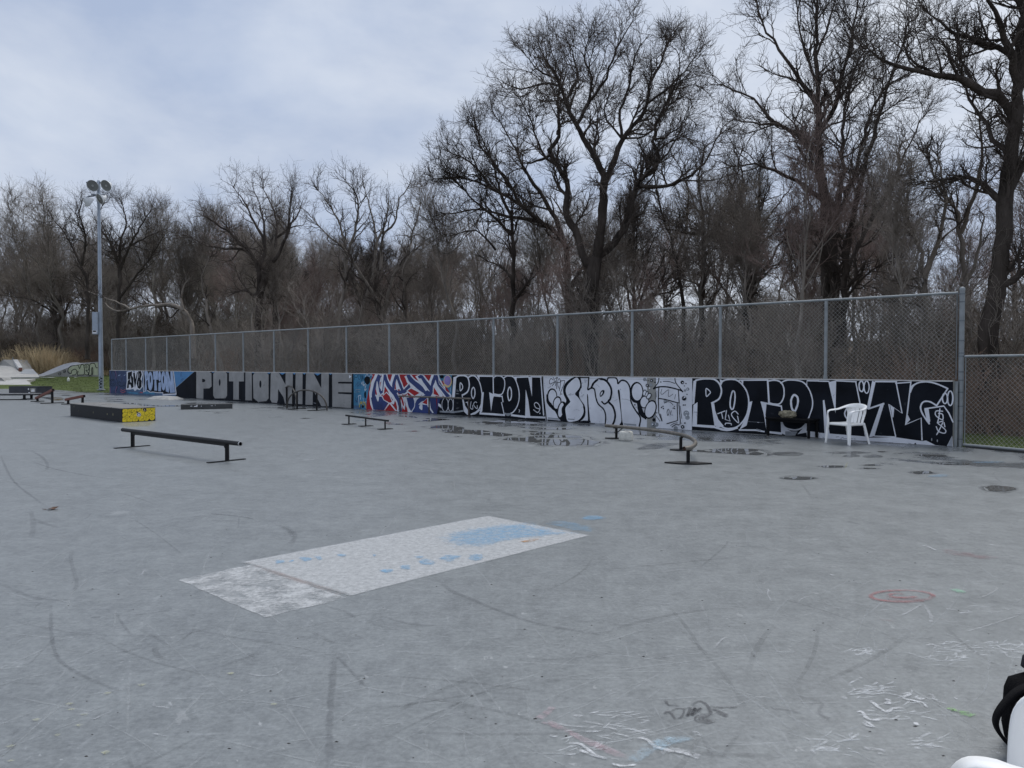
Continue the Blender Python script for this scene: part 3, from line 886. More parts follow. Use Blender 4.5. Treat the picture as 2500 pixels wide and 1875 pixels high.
# --- white panel with rounded black shadowed letters and a boxy hatted face
E_ = Mural((1320, 910, 0.11754))
E_.run([('b', 'W', 60, 2212), ('l', 'E', 6, [(75, 105), (2212, 135)]), ('l', 'K', 24, [(32, 80), (72, 560), (122, 1000)]),
 ('s', 'K', 15, [(268, 155), (215, 122), (182, 180), (200, 235), (300, 185), (238, 275)]), ('s', 'K', 15, [(258, 92), (312, 195), (308, 272)]), ('l', 'K', 15, [(328, 100), (334, 332)]), ('s', 'K', 13, [(300, 120), (350, 95), (345, 130)]),
 ('s', 'K', 14, [(345, 205), (405, 195), (395, 128), (362, 150), (356, 250), (385, 325)]), ('l', 'K', 14, [(424, 150), (390, 375)]), ('s', 'K', 14, [(428, 172), (500, 165), (478, 260), (430, 370), (405, 465)]), ('o', 'K', 440, 442, 9, 13), ('l', 'K', 8, [(155, 300), (160, 322)]), ('l', 'K', 8, [(180, 290), (186, 308)]), ('l', 'K', 8, [(205, 275), (210, 295)]),
 ('s', 'K', 78, [(150, 470), (155, 600), (230, 700), (330, 790), (400, 930), (480, 985)]), ('f', 'K', [(430, 700), (520, 620), (530, 850), (560, 1020), (400, 985)]), ('l', 'K', 34, [(150, 985), (600, 1035), (1120, 1085)]),
 ('o', 'K', 240, 480, 105, 158), ('o', 'W', 245, 495, 84, 142), ('o', 'K', 345, 620, 88, 135, 12), ('o', 'W', 342, 632, 68, 116, 12), ('o', 'K', 440, 760, 92, 170, 12), ('o', 'W', 424, 772, 52, 152, 10), ('f', 'W', [(455, 590), (540, 620), (440, 560)]),
 ('F', 'K', [(700, 85), (800, 95), (850, 260), (820, 370), (800, 420), (820, 540), (918, 690), (925, 860), (870, 960), (760, 1020), (560, 1035), (460, 900), (440, 740), (520, 620), (530, 560), (480, 450), (470, 320), (540, 190)]),
 ('F', 'W', [(735, 102), (800, 150), (823, 260), (790, 340), (716, 440), (790, 525), (888, 690), (888, 840), (820, 955), (740, 1000), (570, 1010), (525, 850), (522, 720), (612, 615), (605, 570), (535, 440), (527, 330), (590, 220)]),
 ('s', 'K', 34, [(815, 100), (838, 220), (840, 310)]), ('l', 'K', 30, [(780, 94), (1000, 92)]), ('s', 'K', 32, [(1002, 92), (992, 250), (982, 352), (1050, 318), (1118, 345), (1150, 520), (1200, 650), (1310, 760), (1352, 900), (1340, 1090)]),
 ('F', 'K', [(965, 482), (985, 482), (1000, 700), (1028, 1068), (965, 1050), (985, 950)]), ('s', 'K', 44, [(900, 700), (916, 820), (890, 920), (800, 1000)]), ('f', 'K', [(760, 1020), (900, 990), (1040, 1000), (1040, 1080)]),
 ('s', 'K', 46, [(1055, 320), (1092, 230), (1170, 155), (1260, 130), (1360, 165), (1448, 285), (1474, 400), (1448, 540), (1412, 600), (1500, 700), (1548, 850), (1538, 980), (1500, 1075)]),
 ('s', 'K', 34, [(1270, 598), (1330, 648), (1405, 600)]), ('F', 'K', [(1238, 495), (1230, 430), (1275, 365), (1325, 368), (1318, 430), (1270, 490)]), ('F', 'W', [(1246, 465), (1256, 420), (1285, 390), (1290, 415), (1262, 470)]), ('o', 'W', 1215, 152, 26, 12),
 ('s', 'K', 32, [(1385, 165), (1412, 105), (1540, 98), (1596, 150), (1608, 225), (1680, 158), (1780, 182), (1850, 290), (1868, 440), (1880, 600), (1960, 760), (2058, 900), (2075, 980), (2050, 1110)]),
 ('F', 'K', [(1604, 382), (1640, 372), (1660, 600), (1695, 980), (1715, 1080), (1640, 1080), (1680, 980), (1640, 620)]),
 ('s', 'K', 70, [(1885, 420), (1900, 520), (1960, 590), (2050, 585)]), ('o', 'K', 1998, 398, 140, 210), ('o', 'W', 2008, 398, 108, 178),
 ('s', 'K', 90, [(2040, 610), (2055, 740), (2090, 850), (2190, 925)]), ('o', 'K', 1960, 665, 12, 18), ('o', 'K', 1986, 715, 8, 11),
 ('s', 'E', 6, [(560, 470), (640, 430), (600, 470), (700, 440)]), ('s', 'E', 6, [(830, 500), (900, 450), (860, 510)]), ('s', 'E', 5, [(1530, 590), (1600, 550)]), ('s', 'E', 6, [(1690, 548), (1780, 550), (1860, 580)]), ('s', 'E', 5, [(690, 780), (760, 765), (810, 790)]), ('l', 'E', 5, [(1160, 240), (1230, 300)]),
 ('l', 'E', 26, [(160, 940), (380, 960)]), ('l', 'E', 30, [(1740, 1062), (1980, 1085)]), ('l', 'E', 20, [(570, 960), (700, 970)]), ('l', 'E', 12, [(1020, 1040), (1330, 1060)])])
E_.build('mural', 'rounded white letters with heavy black shadows on the white part of the wall')
F = Mural((1560, 910, 0.09042))
F.layer = 0.0125
F.run([('b', 'W', 470, 1445), ('l', 'E', 7, [(470, 185), (1390, 195)])])
for x, y, r in ((160, 180, 46), (430, 165, 26), (330, 330, 40), (390, 1390, 66), (480, 1400, 60), (440, 1190, 40), (1285, 1100, 84), (1315, 1210, 62), (1325, 440, 44), (1250, 480, 36), (1000, 1500, 60), (720, 770, 50)):
    F.dot('E', x, y, r)
F.run([('s', 'K', 110, [(30, 850), (70, 1050), (180, 1190)]), ('o', 'K', 150, 790, 130, 168, 8), ('o', 'W', 156, 790, 104, 146, 8), ('o', 'K', 320, 990, 158, 262, 18), ('o', 'W', 318, 990, 128, 224, 18),
 ('o', 'K', 160, 545, 54, 92, 12), ('o', 'W', 160, 545, 34, 70, 12), ('o', 'K', 215, 580, 42, 88, 20), ('o', 'W', 215, 580, 24, 66, 20), ('o', 'K', 275, 632, 58, 96, 35), ('o', 'W', 275, 632, 38, 72, 35),
 ('s', 'K', 27, [(548, 140), (522, 270), (395, 430)]), ('s', 'K', 36, [(395, 430), (550, 382), (750, 380), (950, 420), (1120, 470), (1195, 512)]), ('s', 'K', 27, [(978, 140), (1010, 280), (1195, 512)]), ('s', 'K', 17, [(660, 236), (810, 236), (985, 290)]), ('o', 'K', 600, 250, 15, 20),
 ('l', 'K', 27, [(545, 400), (532, 700), (542, 1080), (630, 1305)]), ('l', 'K', 27, [(1072, 470), (1096, 825)]), ('l', 'K', 27, [(530, 690), (700, 715), (1098, 822)]), ('l', 'K', 27, [(1040, 830), (1052, 1290), (760, 1375)]), ('s', 'K', 24, [(1088, 850), (1108, 1100), (1118, 1385), (1000, 1400), (900, 1465)]),
 ('s', 'K', 11, [(630, 440), (600, 540), (640, 582), (740, 500), (812, 465), (800, 610), (830, 640), (930, 572)]), ('l', 'K', 11, [(1000, 580), (970, 712)]), ('s', 'K', 15, [(688, 818), (790, 780), (870, 810), (932, 872)]),
 ('c', 'K', 15, [(800, 980), (826, 1050), (790, 1155), (766, 1060)]), ('l', 'K', 17, [(880, 1020), (855, 1135)]), ('l', 'K', 11, [(456, 510), (450, 702)]), ('l', 'K', 11, [(496, 480), (486, 660)]), ('l', 'K', 13, [(1122, 900), (1166, 1235)]), ('l', 'K', 15, [(470, 1155), (580, 1312)]), ('s', 'K', 15, [(860, 1425), (950, 1370), (1052, 1350)]), ('l', 'K', 18, [(590, 1110), (636, 1300)])])
for x, y, r in ((620, 935, 20), (660, 905, 17), (670, 965, 18), (935, 955, 16), (965, 915, 16), (972, 965, 16), (235, 345, 45), (350, 210, 40), (445, 258, 20), (222, 210, 12), (265, 210, 12), (1182, 260, 50), (1280, 290, 17), (1238, 355, 14), (1230, 690, 62), (1308, 582, 16), (1210, 870, 18), (1256, 870, 18), (415, 1270, 45), (1190, 1460, 50), (1252, 1356, 22), (1155, 1360, 11), (385, 1192, 13), (485, 1075, 22), (395, 1395, 30)):
    F.dot('K', x, y, r)
for x, y, r in ((165, 265, 13), (192, 278, 13), (230, 352, 15), (250, 330, 10), (350, 212, 17), (1196, 268, 17), (1245, 660, 24), (1205, 690, 9), (300, 415, 22), (385, 1390, 22), (460, 1385, 15), (566, 1405, 17), (1190, 1460, 18), (1275, 1075, 13), (1316, 1075, 13), (1300, 1150, 20), (1236, 1210, 13), (1322, 442, 18), (1240, 440, 15), (485, 1075, 10), (1112, 1412, 14)):
    F.dot('W', x, y, r)
F.build('mural', 'black line drawing of a boxy face in a hat with sprayed bubbles')

# --- the near stretch: large black letters with loose white outlines
G = Mural((1680, 910, 0.15371))
G.run([('f', 'K', [(45, 60), (2212, 60), (2212, 1140), (1300, 1100), (10, 1010), (40, 560), (5, 545)]),
 ('f', 'W', [(85, 132), (132, 108), (100, 490), (48, 512)]), ('f', 'W', [(85, 512), (150, 468), (140, 822), (425, 838), (440, 882), (62, 852)]),
 ('s', 'W', 27, [(120, 122), (220, 98), (350, 94), (430, 112), (500, 180), (530, 290), (500, 400), (440, 450), (370, 484)]), ('c', 'W', 17, [(285, 256), (325, 272), (355, 312), (330, 346), (290, 375)]),
 ('f', 'W', [(366, 484), (415, 486), (430, 600), (480, 740), (570, 850), (480, 870), (418, 835)]),
 ('s', 'W', 24, [(512, 180), (570, 122), (680, 104), (780, 122), (870, 200), (940, 320), (965, 480), (940, 640), (880, 760), (780, 858), (650, 888), (540, 860), (475, 790)]), ('s', 'W', 34, [(440, 868), (550, 902), (650, 908), (780, 872)]), ('f', 'W', [(500, 100), (560, 125), (520, 215)]),
 ('c', 'W', 23, [(705, 296), (740, 312), (745, 420), (722, 555), (692, 580), (668, 520), (676, 400)]),
 ('l', 'W', 15, [(468, 652), (588, 606)]), ('l', 'W', 15, [(530, 628), (552, 728)]), ('l', 'W', 15, [(610, 598), (590, 742), (668, 768), (640, 672)]), ('s', 'W', 15, [(796, 658), (745, 610), (690, 655), (722, 722), (802, 795), (785, 688)]), ('s', 'W', 14, [(590, 828), (600, 802), (680, 806), (686, 832)]),
 ('l', 'W', 20, [(810, 118), (1250, 116)]), ('f', 'W', [(835, 112), (880, 130), (872, 200)]), ('l', 'W', 27, [(1264, 108), (1286, 482)]),
 ('f', 'W', [(962, 470), (1022, 450), (985, 620), (930, 838), (815, 905), (880, 780), (942, 640)]), ('f', 'W', [(1150, 458), (1248, 490), (1230, 660), (1242, 905), (1200, 640)]), ('l', 'W', 22, [(1160, 466), (1290, 496), (1482, 532)]), ('l', 'W', 24, [(812, 908), (1080, 912), (1210, 935)]),
 ('s', 'W', 22, [(1280, 130), (1380, 118), (1470, 150), (1520, 240), (1520, 380), (1470, 480), (1400, 500), (1290, 480)]), ('l', 'W', 20, [(1480, 522), (1492, 610)]),
 ('s', 'W', 20, [(1470, 165), (1560, 120), (1700, 118), (1830, 152), (1920, 260), (1974, 420), (1970, 560), (1908, 735)]), ('s', 'W', 22, [(1490, 780), (1540, 868), (1680, 908), (1800, 880), (1892, 780)]),
 ('f', 'W', [(1470, 740), (1512, 830), (1560, 890), (1640, 932), (1540, 985), (1480, 960)]), ('f', 'W', [(1892, 768), (1880, 950), (1740, 975), (1810, 895)]), ('f', 'E', [(1545, 930), (1740, 930), (1700, 1000), (1540, 1000)]),
 ('c', 'W', 32, [(1690, 352), (1738, 392), (1744, 480), (1700, 605), (1652, 570), (1636, 460), (1652, 392)]),
 ('l', 'W', 20, [(1884, 215), (1890, 126), (2212, 132)]), ('l', 'W', 34, [(1300, 945), (1485, 965)]), ('f', 'W', [(1880, 925), (2212, 955), (2212, 1062), (1890, 1015)]),
 ('l', 'E', 4, [(945, 775), (1200, 792)]), ('l', 'W', 5, [(1100, 788), (1130, 790)]), ('l', 'E', 20, [(1090, 900), (1150, 915)])])
G.build('mural', 'large black letters with loose white outlines behind the black table')
H = Mural((2000, 910, 0.15371))
H.layer = 0.010
H.run([('f', 'K', [(0, 60), (2130, 60), (2120, 1240), (0, 1120)]),
 ('l', 'W', 18, [(-10, 132), (160, 136)]), ('f', 'W', [(150, 150), (272, 118), (262, 640), (240, 545)]), ('f', 'W', [(60, 440), (84, 430), (168, 965), (90, 1005)]),
 ('l', 'W', 20, [(270, 126), (592, 142)]), ('l', 'W', 18, [(584, 150), (650, 480), (742, 1025)]), ('c', 'W', 22, [(680, 130), (712, 210), (690, 295), (645, 270), (640, 170)]), ('r', 'W', 17, 756, 228, 40, 98),
 ('f', 'W', [(845, 125), (898, 150), (805, 575), (755, 578)]), ('l', 'W', 25, [(785, 572), (1030, 490)]), ('f', 'W', [(980, 492), (1038, 478), (880, 1005), (795, 1025)]), ('l', 'W', 20, [(890, 140), (1235, 142)]),
 ('l', 'W', 18, [(1224, 155), (1320, 645), (1108, 498), (1218, 1015)]), ('f', 'W', [(1130, 522), (1196, 552), (1182, 700), (1168, 715)]), ('l', 'W', 14, [(880, 1005), (1218, 1018)]),
 ('l', 'W', 17, [(1215, 168), (1455, 150)]), ('l', 'W', 19, [(1460, 135), (1402, 640), (1368, 825), (1622, 718), (1636, 1070)]), ('f', 'W', [(1396, 640), (1448, 745), (1368, 832)]),
 ('s', 'W', 23, [(1448, 310), (1500, 205), (1600, 152), (1740, 145), (1880, 180), (2046, 252)]), ('l', 'W', 22, [(2044, 250), (1868, 522)]), ('F', 'W', [(1455, 215), (1600, 140), (1505, 205), (1440, 340)]),
 ('s', 'W', 24, [(1868, 522), (1760, 460), (1660, 462), (1614, 540), (1642, 650), (1752, 812)]), ('f', 'W', [(1670, 582), (1740, 566), (1766, 760), (1746, 818), (1708, 740)]), ('l', 'W', 21, [(1680, 572), (1982, 528), (2062, 640), (2128, 785)]),
 ('r', 'W', 20, 2000, 408, 40, 82), ('r', 'W', 20, 2084, 405, 42, 116), ('s', 'W', 22, [(440, 570), (408, 640), (430, 710), (480, 745)]),
 ('s', 'W', 16, [(1920, 570), (1905, 700), (1880, 800)]), ('s', 'W', 16, [(1966, 612), (1862, 608), (1856, 680), (1960, 745), (1962, 660), (1895, 645)]), ('s', 'W', 16, [(1975, 765), (1888, 795), (1935, 840), (2012, 915), (1990, 960), (1900, 930), (1862, 855)]), ('s', 'W', 16, [(1965, 790), (1920, 890), (1868, 985)]), ('l', 'W', 16, [(1985, 790), (2000, 860)]),
 ('f', 'W', [(0, 952), (740, 1012), (800, 1032), (1200, 1022), (1640, 1085), (1700, 1075), (1850, 1150), (2030, 1182), (2116, 1000), (2122, 1230), (1900, 1215), (1300, 1150), (700, 1105), (0, 1070)]),
 ('f', 'K', [(745, 1010), (800, 1030), (770, 1075)]), ('f', 'E', [(2035, 1185), (2112, 1020), (2116, 1225), (2030, 1210)]),
 ('o', 'E', 1790, 1060, 9, 25), ('o', 'E', 1880, 1080, 10, 22), ('o', 'K', 1530, 1130, 16, 16), ('o', 'K', 1462, 1140, 12, 10)])
for i in range(14):
    x = rnd.uniform(0, 1500); y = 1000 + x * 0.075 + rnd.uniform(0, 40)
    H.line('E', rnd.uniform(5, 10), [(x, y), (x + rnd.uniform(20, 70), y + rnd.uniform(-6, 14))], False)
H.build('mural', 'large black letters with loose white outlines and dollar signs at the near end of the wall')
# ================================================================== skate rails, ledges, seats
black_steel = paint('black_steel', (0.008, 0.008, 0.009), 0.5, 0.5, 9, metal=0.0, spec=0.22, wear=(0.05, 0.042, 0.038), wear_at=0.68)
worn_steel = paint('worn_steel', (0.16, 0.145, 0.125), 0.42, 0.35, 7, metal=0.55, spec=0.5, wear=(0.09, 0.06, 0.045), wear_at=0.62)
bare_steel = paint('bare_steel_end', (0.55, 0.55, 0.55), 0.35, 0.2, 12, metal=0.8)
rust_red = paint('oxide_red_steel', (0.155, 0.048, 0.032), 0.6, 0.35, 6, spec=0.35, wear=(0.07, 0.03, 0.025), wear_at=0.6)
Z = Vector((0, 0, 1))
def V3(x, y, z=0.0): return Vector((x, y, z))

# --- long round rail near the front
a, b = V3(-7.26, 14.69), V3(-4.66, 12.55)
d = (b - a).normalized(); n = Vector((-d.y, d.x, 0))
t = thing('grind_rail', (a + b) / 2, 'long black round flat rail on two posts near the yellow ended box', 'grind rail')
p0, p1 = a - d * 0.42, b + d * 0.40
h = 0.31
MB().tube([p0 + Z * h, p1 + Z * h], 0.036, 18, caps=False).tube([p0 + Z * h + d * .002, p1 + Z * h - d * .002], 0.030, 18, caps=False).build('tube', black_steel, t, smooth='auto')
MB().lathe(p1 + Z * h, [(0.0375, -0.012), (0.0385, 0.0), (0.031, 0.002), (0.029, -0.02)], 18, M=d.to_track_quat('Z', 'Y').to_matrix()).build('worn_tube_end', bare_steel, t, smooth='auto')
MB().bar(a + Z * 0.262 - d * 0.02, b + Z * 0.262 + d * 0.02, 0.035, 0.035).build('stiffener_bar', black_steel, t)
for q, sgn in ((a, 1), (b, -1)):
    MB().bar(q, q + Z * 0.28, 0.055, 0.055).build('post', black_steel, t, bevel=0.004)
    MB().bar(q - n * 0.34 + Z * 0.008, q + n * 0.32 + Z * 0.008, 0.085, 0.012).build('foot_plate', black_steel, t, bevel=0.002)
    mb = MB()
    o_ = q + d * 0.0275 * sgn
    vs = [o_ + Z * 0.245, o_ + d * 0.07 * sgn + Z * 0.245, o_ + Z * 0.17]
    mb.add([v + n * 0.006 for v in vs] + [v - n * 0.006 for v in vs], [(0, 1, 2), (5, 4, 3), (0, 3, 4, 1), (1, 4, 5, 2), (2, 5, 3, 0)])
    mb.build('gusset', black_steel, t)

# --- long low manual box, yellow front
A_, B_ = V3(-13.59, 23.64), V3(-10.63, 20.93)
L4 = (B_ - A_); ln = L4.length; dx = L4.normalized(); dw = Vector((-dx.y, dx.x, 0))
if dw.x < 0: dw = -dw
W_, H_ = 0.90, 0.392
cen = (A_ + B_) / 2 + dw * W_ / 2
box_dark = paint('box_dark_paint', (0.017, 0.018, 0.021), 0.65, 0.4, 2.2, spec=0.2, wear=(0.05, 0.05, 0.055), wear_at=0.64)
box_top = paint('box_top_steel', (0.23, 0.22, 0.205), 0.30, 0.3, 2.5, spec=0.5, wear=(0.13, 0.09, 0.06), wear_at=0.62)
t = thing('manual_box', cen, 'long low dark skate box with one end painted in yellow bubbles', 'skate box')
ROT = math.atan2(dx.y, dx.x)
MB().box(cen + Z * (H_ / 2 - 0.012), (ln, W_, H_ - 0.024), ROT).build('side_panels', box_dark, t, bevel=0.006)
MB().box(cen + Z * (H_ - 0.010), (ln + 0.01, W_ + 0.01, 0.020), ROT).build('top_sheet', box_top, t, bevel=0.004)
ex = B_ + dx * 0.001
yel = paint('bubble_yellow', (0.82, 0.62, 0.03), 0.5, 0.15, 9, spec=0.4, wear=(0.5, 0.38, 0.05), wear_at=0.66)
ink = paint('bubble_ink', (0.03, 0.028, 0.018), 0.6, 0.3, 5, spec=0.3)
def endp(u, z, off): return ex + dx * off + dw * u + Z * z
mb = MB()
mb.add([endp(0.01, 0.012, .003), endp(W_ - .01, 0.012, .003), endp(W_ - .01, H_ - .024, .003), endp(0.01, H_ - .024, .003)], [(0, 1, 2, 3)], 1)
R3 = random.Random(3)
SX, SZ = W_ / 690.0, H_ / 290.0
bub = [(1265, 360, 60), (1355, 360, 48), (1440, 345, 58), (1545, 345, 48), (1745, 330, 58), (1830, 325, 52), (1265, 440, 62), (1350, 420, 48), (1450, 440, 62), (1590, 420, 72), (1715, 435, 64), (1820, 435, 55), (1245, 535, 58), (1350, 545, 60), (1460, 540, 60), (1590, 530, 64), (1690, 520, 58), (1810, 510, 64), (1395, 480, 40), (1530, 500, 36), (1660, 480, 34), (1640, 340, 46), (1300, 480, 36), (1760, 380, 34), (1860, 380, 26), (1230, 300, 26), (1500, 300, 30), (1390, 310, 30), (1700, 300, 26), (1800, 300, 26)]
for i, (x, y, r) in enumerate(bub):
    u, z = (x - 1195) * SX, (585 - y) * SZ
    for rr, mi, off in ((r * 1.06, 1, 0.004 + i * 0.0002), (r * 0.97, 0, 0.0041 + i * 0.0002)):
        vs = []
        for k in range(16):
            th = 6.283 * k / 16
            vs.append(endp(min(max(u + math.cos(th) * rr * SX, 0.012), W_ - 0.012), min(max(z + math.sin(th) * rr * SZ, 0.014), H_ - 0.028), off))
        mb.add(vs, [tuple(range(16))], mi)
    for q in range(2):
        uu, zz = u + R3.uniform(-.3, .3) * r * SX, z + R3.uniform(-.4, .4) * r * SZ
        l_, s_ = r * 0.42 * SX, r * 0.30 * SZ
        o_ = 0.0105 + i * 0.00008
        cl = lambda u_, z_: endp(min(max(u_, .013), W_ - .013), min(max(z_, .015), H_ - .029), o_)
        mb.add([cl(uu - l_, zz - s_), cl(uu + l_, zz + s_ - 0.004), cl(uu + l_, zz + s_ + 0.001), cl(uu - l_, zz - s_ + 0.004)], [(0, 1, 2, 3)], 1)
mb.build('painted_end', [yel, ink], t, fix=False)
def disc(mb, c, ux, uz, r, off, mi, k=14, sq=1.0):
    mb.add([c + ux * math.cos(6.283 * i / k) * r + uz * math.sin(6.283 * i / k) * r * sq + off for i in range(k)], [tuple(range(k))], mi)
white_st = paint('sticker_white', (0.72, 0.72, 0.74), 0.4, 0.1, 20)
mb = MB()
c = endp((1535 - 1195) * SX, (585 - 440) * SZ, 0.0135)
disc(mb, c, dw, Z, 0.058, dx * 0.0, 0); disc(mb, c, dw, Z, 0.046, dx * .0004, 1)
mb.add([c + dx * .0008 - dw * .036 - Z * .03, c + dx * .0008 + dw * .036 - Z * .03, c + dx * .0008 + Z * .042], [(0, 1, 2)], 0)
mb.build('round_sticker', [white_st, paint('sticker_navy', (0.03, 0.035, 0.10), 0.4, .1, 9)], t, fix=False)
mb = MB()
c = endp((1655 - 1195) * SX, (585 - 340) * SZ, 0.0135)
disc(mb, c, dw, Z, 0.052, dx * 0, 0); disc(mb, c, dw, Z, 0.046, dx * .0004, 1)
mb.add([c + dx * .0008 - dw * .02 - Z * .03, c + dx * .0008 + dw * .02 - Z * .03, c + dx * .0008 + Z * .03], [(0, 1, 2)], 0)
mb.build('round_sticker', [paint('sticker_tan', (0.5, 0.42, 0.3), .4, .1, 9), black_steel], t, fix=False)
mb = MB()
for x, y, w, hh in ((85, 310, .012, .06), (175, 400, .01, .05), (490, 430, .02, .05), (760, 470, .03, .05), (868, 485, .03, .07)):
    u = (x) / 1030.0 * ln; z = H_ * (0.72 if y < 350 else 0.42)
    p = A_ + dx * (u * 1.0) - dw * 0.003 + Z * z
    MB().add([p, p + dx * w, p + dx * w * .8 + Z * hh, p + Z * hh * .8], [(0, 1, 2, 3)]).build('paint_chip', paint('chip_yellow', (0.36, 0.34, 0.18), .6, .3, 20), t, fix=False)

# --- low dark curb block
a, b = V3(-11.62, 26.95), V3(-10.03, 27.58)
d = (b - a).normalized(); n = Vector((-d.y, d.x, 0))
cen = (a + b) / 2 + n * 0.2
t = thing('curb_block', cen, 'low dark kerb block with white paint marks in front of the grey letters', 'skate ledge')
mb = MB().box(cen + Z * 0.088, ((b - a).length, 0.40, 0.176), math.atan2(d.y, d.x)).build('block', paint('curb_dark', (0.045, 0.047, 0.048), 0.65, 0.3, 5, wear=(0.10, .10, .10), wear_at=.66), t, bevel=0.012)
mb = MB()
for u, z, w, hh in ((0.30, .11, .08, .02), (0.42, .09, .12, .035), (0.50, .10, .05, .06), (0.66, .09, .02, .04), (0.98, .11, .07, .015), (1.12, .12, .015, .04)):
    p = a + d * u - n * 0.003 + Z * z
    MB().add([p, p + d * w - Z * .005, p + d * (w * .9) + Z * hh, p + d * w * .2 + Z * hh * .8], [(0, 1, 2, 3)]).build('paint_mark', white_st, t, fix=False)

# --- little concrete hump
a, b = ground(353, 975.4), ground(413, 977)
d = (b - a).normalized(); n = Vector((-d.y, d.x, 0))
t = thing('kicker_hump', (a + b) / 2, 'small flat topped grey concrete hump near the pale blue lettering', 'skate ramp')
l_ = (b - a).length
base = [a, b, b + n * 0.9, a + n * 0.9]
top = [a + d * .28 + n * .22 + Z * .15, b - d * .28 + n * .22 + Z * .15, b - d * .28 + n * .68 + Z * .15, a + d * .28 + n * .68 + Z * .15]
MB().add(base + top, [(4, 5, 6, 7), (0, 1, 5, 4), (1, 2, 6, 5), (2, 3, 7, 6), (3, 0, 4, 7), (3, 2, 1, 0)]).build('hump', paint('hump_concrete', (0.34, 0.335, 0.32), 0.8, 0.2, 4, bump=.3), t, bevel=0.03)

# --- arched rails
def arch(label, A, B, hgt, legs, plates=True, sk=0.0):
    t = thing('arch_rail', (A + B) / 2, label, 'grind rail')
    d = (B - A).normalized(); n = Vector((-d.y, d.x, 0))
    pts = []
    for i in range(25):
        th = math.pi * i / 24
        u = 0.5 - 0.5 * math.cos(th)
        pts.append(A + (B - A) * u + Z * (hgt * math.sin(th) ** 0.8 + 0.02))
    MB().tube(pts, 0.027, 10).build('arched_tube', paint('arch_steel', (0.055, 0.048, 0.040), .42, .5, 3, metal=.3, wear=(.20, .18, .14), wear_at=.60), t, smooth='auto')
    for u in legs:
        q = A + (B - A) * u
        th = math.acos(1 - 2 * u)
        zt = hgt * math.sin(th) ** 0.8
        MB().bar(q + Z * 0.01, q + Z * zt, 0.05, 0.05).build('post', black_steel, t, bevel=0.004)
        MB().bar(q - n * 0.36 + Z * 0.012, q + n * 0.34 + Z * 0.012, 0.07, 0.024).build('foot_plate', black_steel, t, bevel=0.003)
    return t
arch('front arched steel rail on two posts before the grey letters', V3(-8.10, 27.65), V3(-6.27, 26.03), 0.67, (0.27, 0.76))
arch('second arched rail half hidden behind the front arched rail', V3(-9.25, 31.0), V3(-8.02, 28.6), 0.73, (0.3, 0.75))

# --- straight bar rails
def bar_rail(name, label, posts, h, over, size, m, plate=(0.30, 0.16), round_=False, pm=None):
    a, b = posts[0], posts[-1]
    d = (b - a).normalized(); n = Vector((-d.y, d.x, 0))
    t = thing(name, (a + b) / 2, label, 'grind rail')
    p0, p1 = a - d * over[0] + Z * h[0], b + d * over[1] + Z * h[1]
    if round_:
        MB().tube([p0, p1], size / 2, 14).build('rail_tube', m, t, smooth='auto')
    else:
        MB().bar(p0, p1, size, size).build('rail_bar', m, t, bevel=0.004)
    for i, q in enumerate(posts):
        u = (q - a).dot(d) / max((b - a).length, 1e-6)
        hh = h[0] + (h[1] - h[0]) * u
        MB().bar(q + Z * 0.004, q + Z * (hh - size * 0.4), size * 0.8, size * 0.8).build('post', pm or m, t, bevel=0.003)
        if plate:
            MB().bar(q - n * plate[0] + Z * 0.008, q + n * plate[0] + Z * 0.008, plate[1], 0.014).build('foot_plate', pm or m, t, bevel=0.002)
    return t
bar_rail('bar_rail', 'short thin black flat bar on three posts with square foot plates', [V3(-4.31, 20.30), V3(-3.75, 19.69), V3(-3.10, 18.76)], (0.228, 0.214), (0.18, 0.16), 0.042, black_steel, (0.17, 0.20))
q0 = [V3(-3.51, 25.60), V3(-2.40, 24.70), V3(-1.29, 23.27)]
q0 = [p + WN * max(0, 0.22 - (p - R0).dot(WN)) for p in q0]
bar_rail('tall_bar_rail', 'taller brown bar rail on three posts close against the red mural', q0, (0.54, 0.55), (0.06, 0.10), 0.055, worn_steel, None, True, paint('brown_post', (0.05, 0.035, 0.03), .6, .3, 6))

# --- curved rail
def on(px, py, z): return ground(px, py, z)
K_ = (1440, 1000, 0.14467)
cz = 0.275
cp = [on(K_[0] + x * K_[2], K_[1] + y * K_[2], cz) for x, y in ((268, 270), (600, 297), (1000, 340), (1330, 385), (1560, 432), (1700, 480), (1775, 540), (1770, 596), (1700, 640), (1590, 660))]
path = catmull([tuple(p) for p in cp], 6)
leg = [V3(2.22, 16.34), V3(3.11, 14.14), V3(2.81, 12.24)]
t = thing('curved_rail', leg[1], 'brown steel rail that sweeps round in a hook before the white letters', 'grind rail')
MB().tube(path, 0.034, 16, caps=False).tube(path, 0.029, 16, caps=False).build('curved_tube', worn_steel, t, smooth='auto')
e_ = (path[-1] - path[-2]).normalized()
MB().lathe(path[-1] - e_ * 0.03, [(0.0, 0.0), (0.028, 0.0)], 16, M=e_.to_track_quat('Z', 'Y').to_matrix()).build('tube_bore', paint('rust_bore', (0.10, 0.05, 0.04), .8, .3, 9), t)
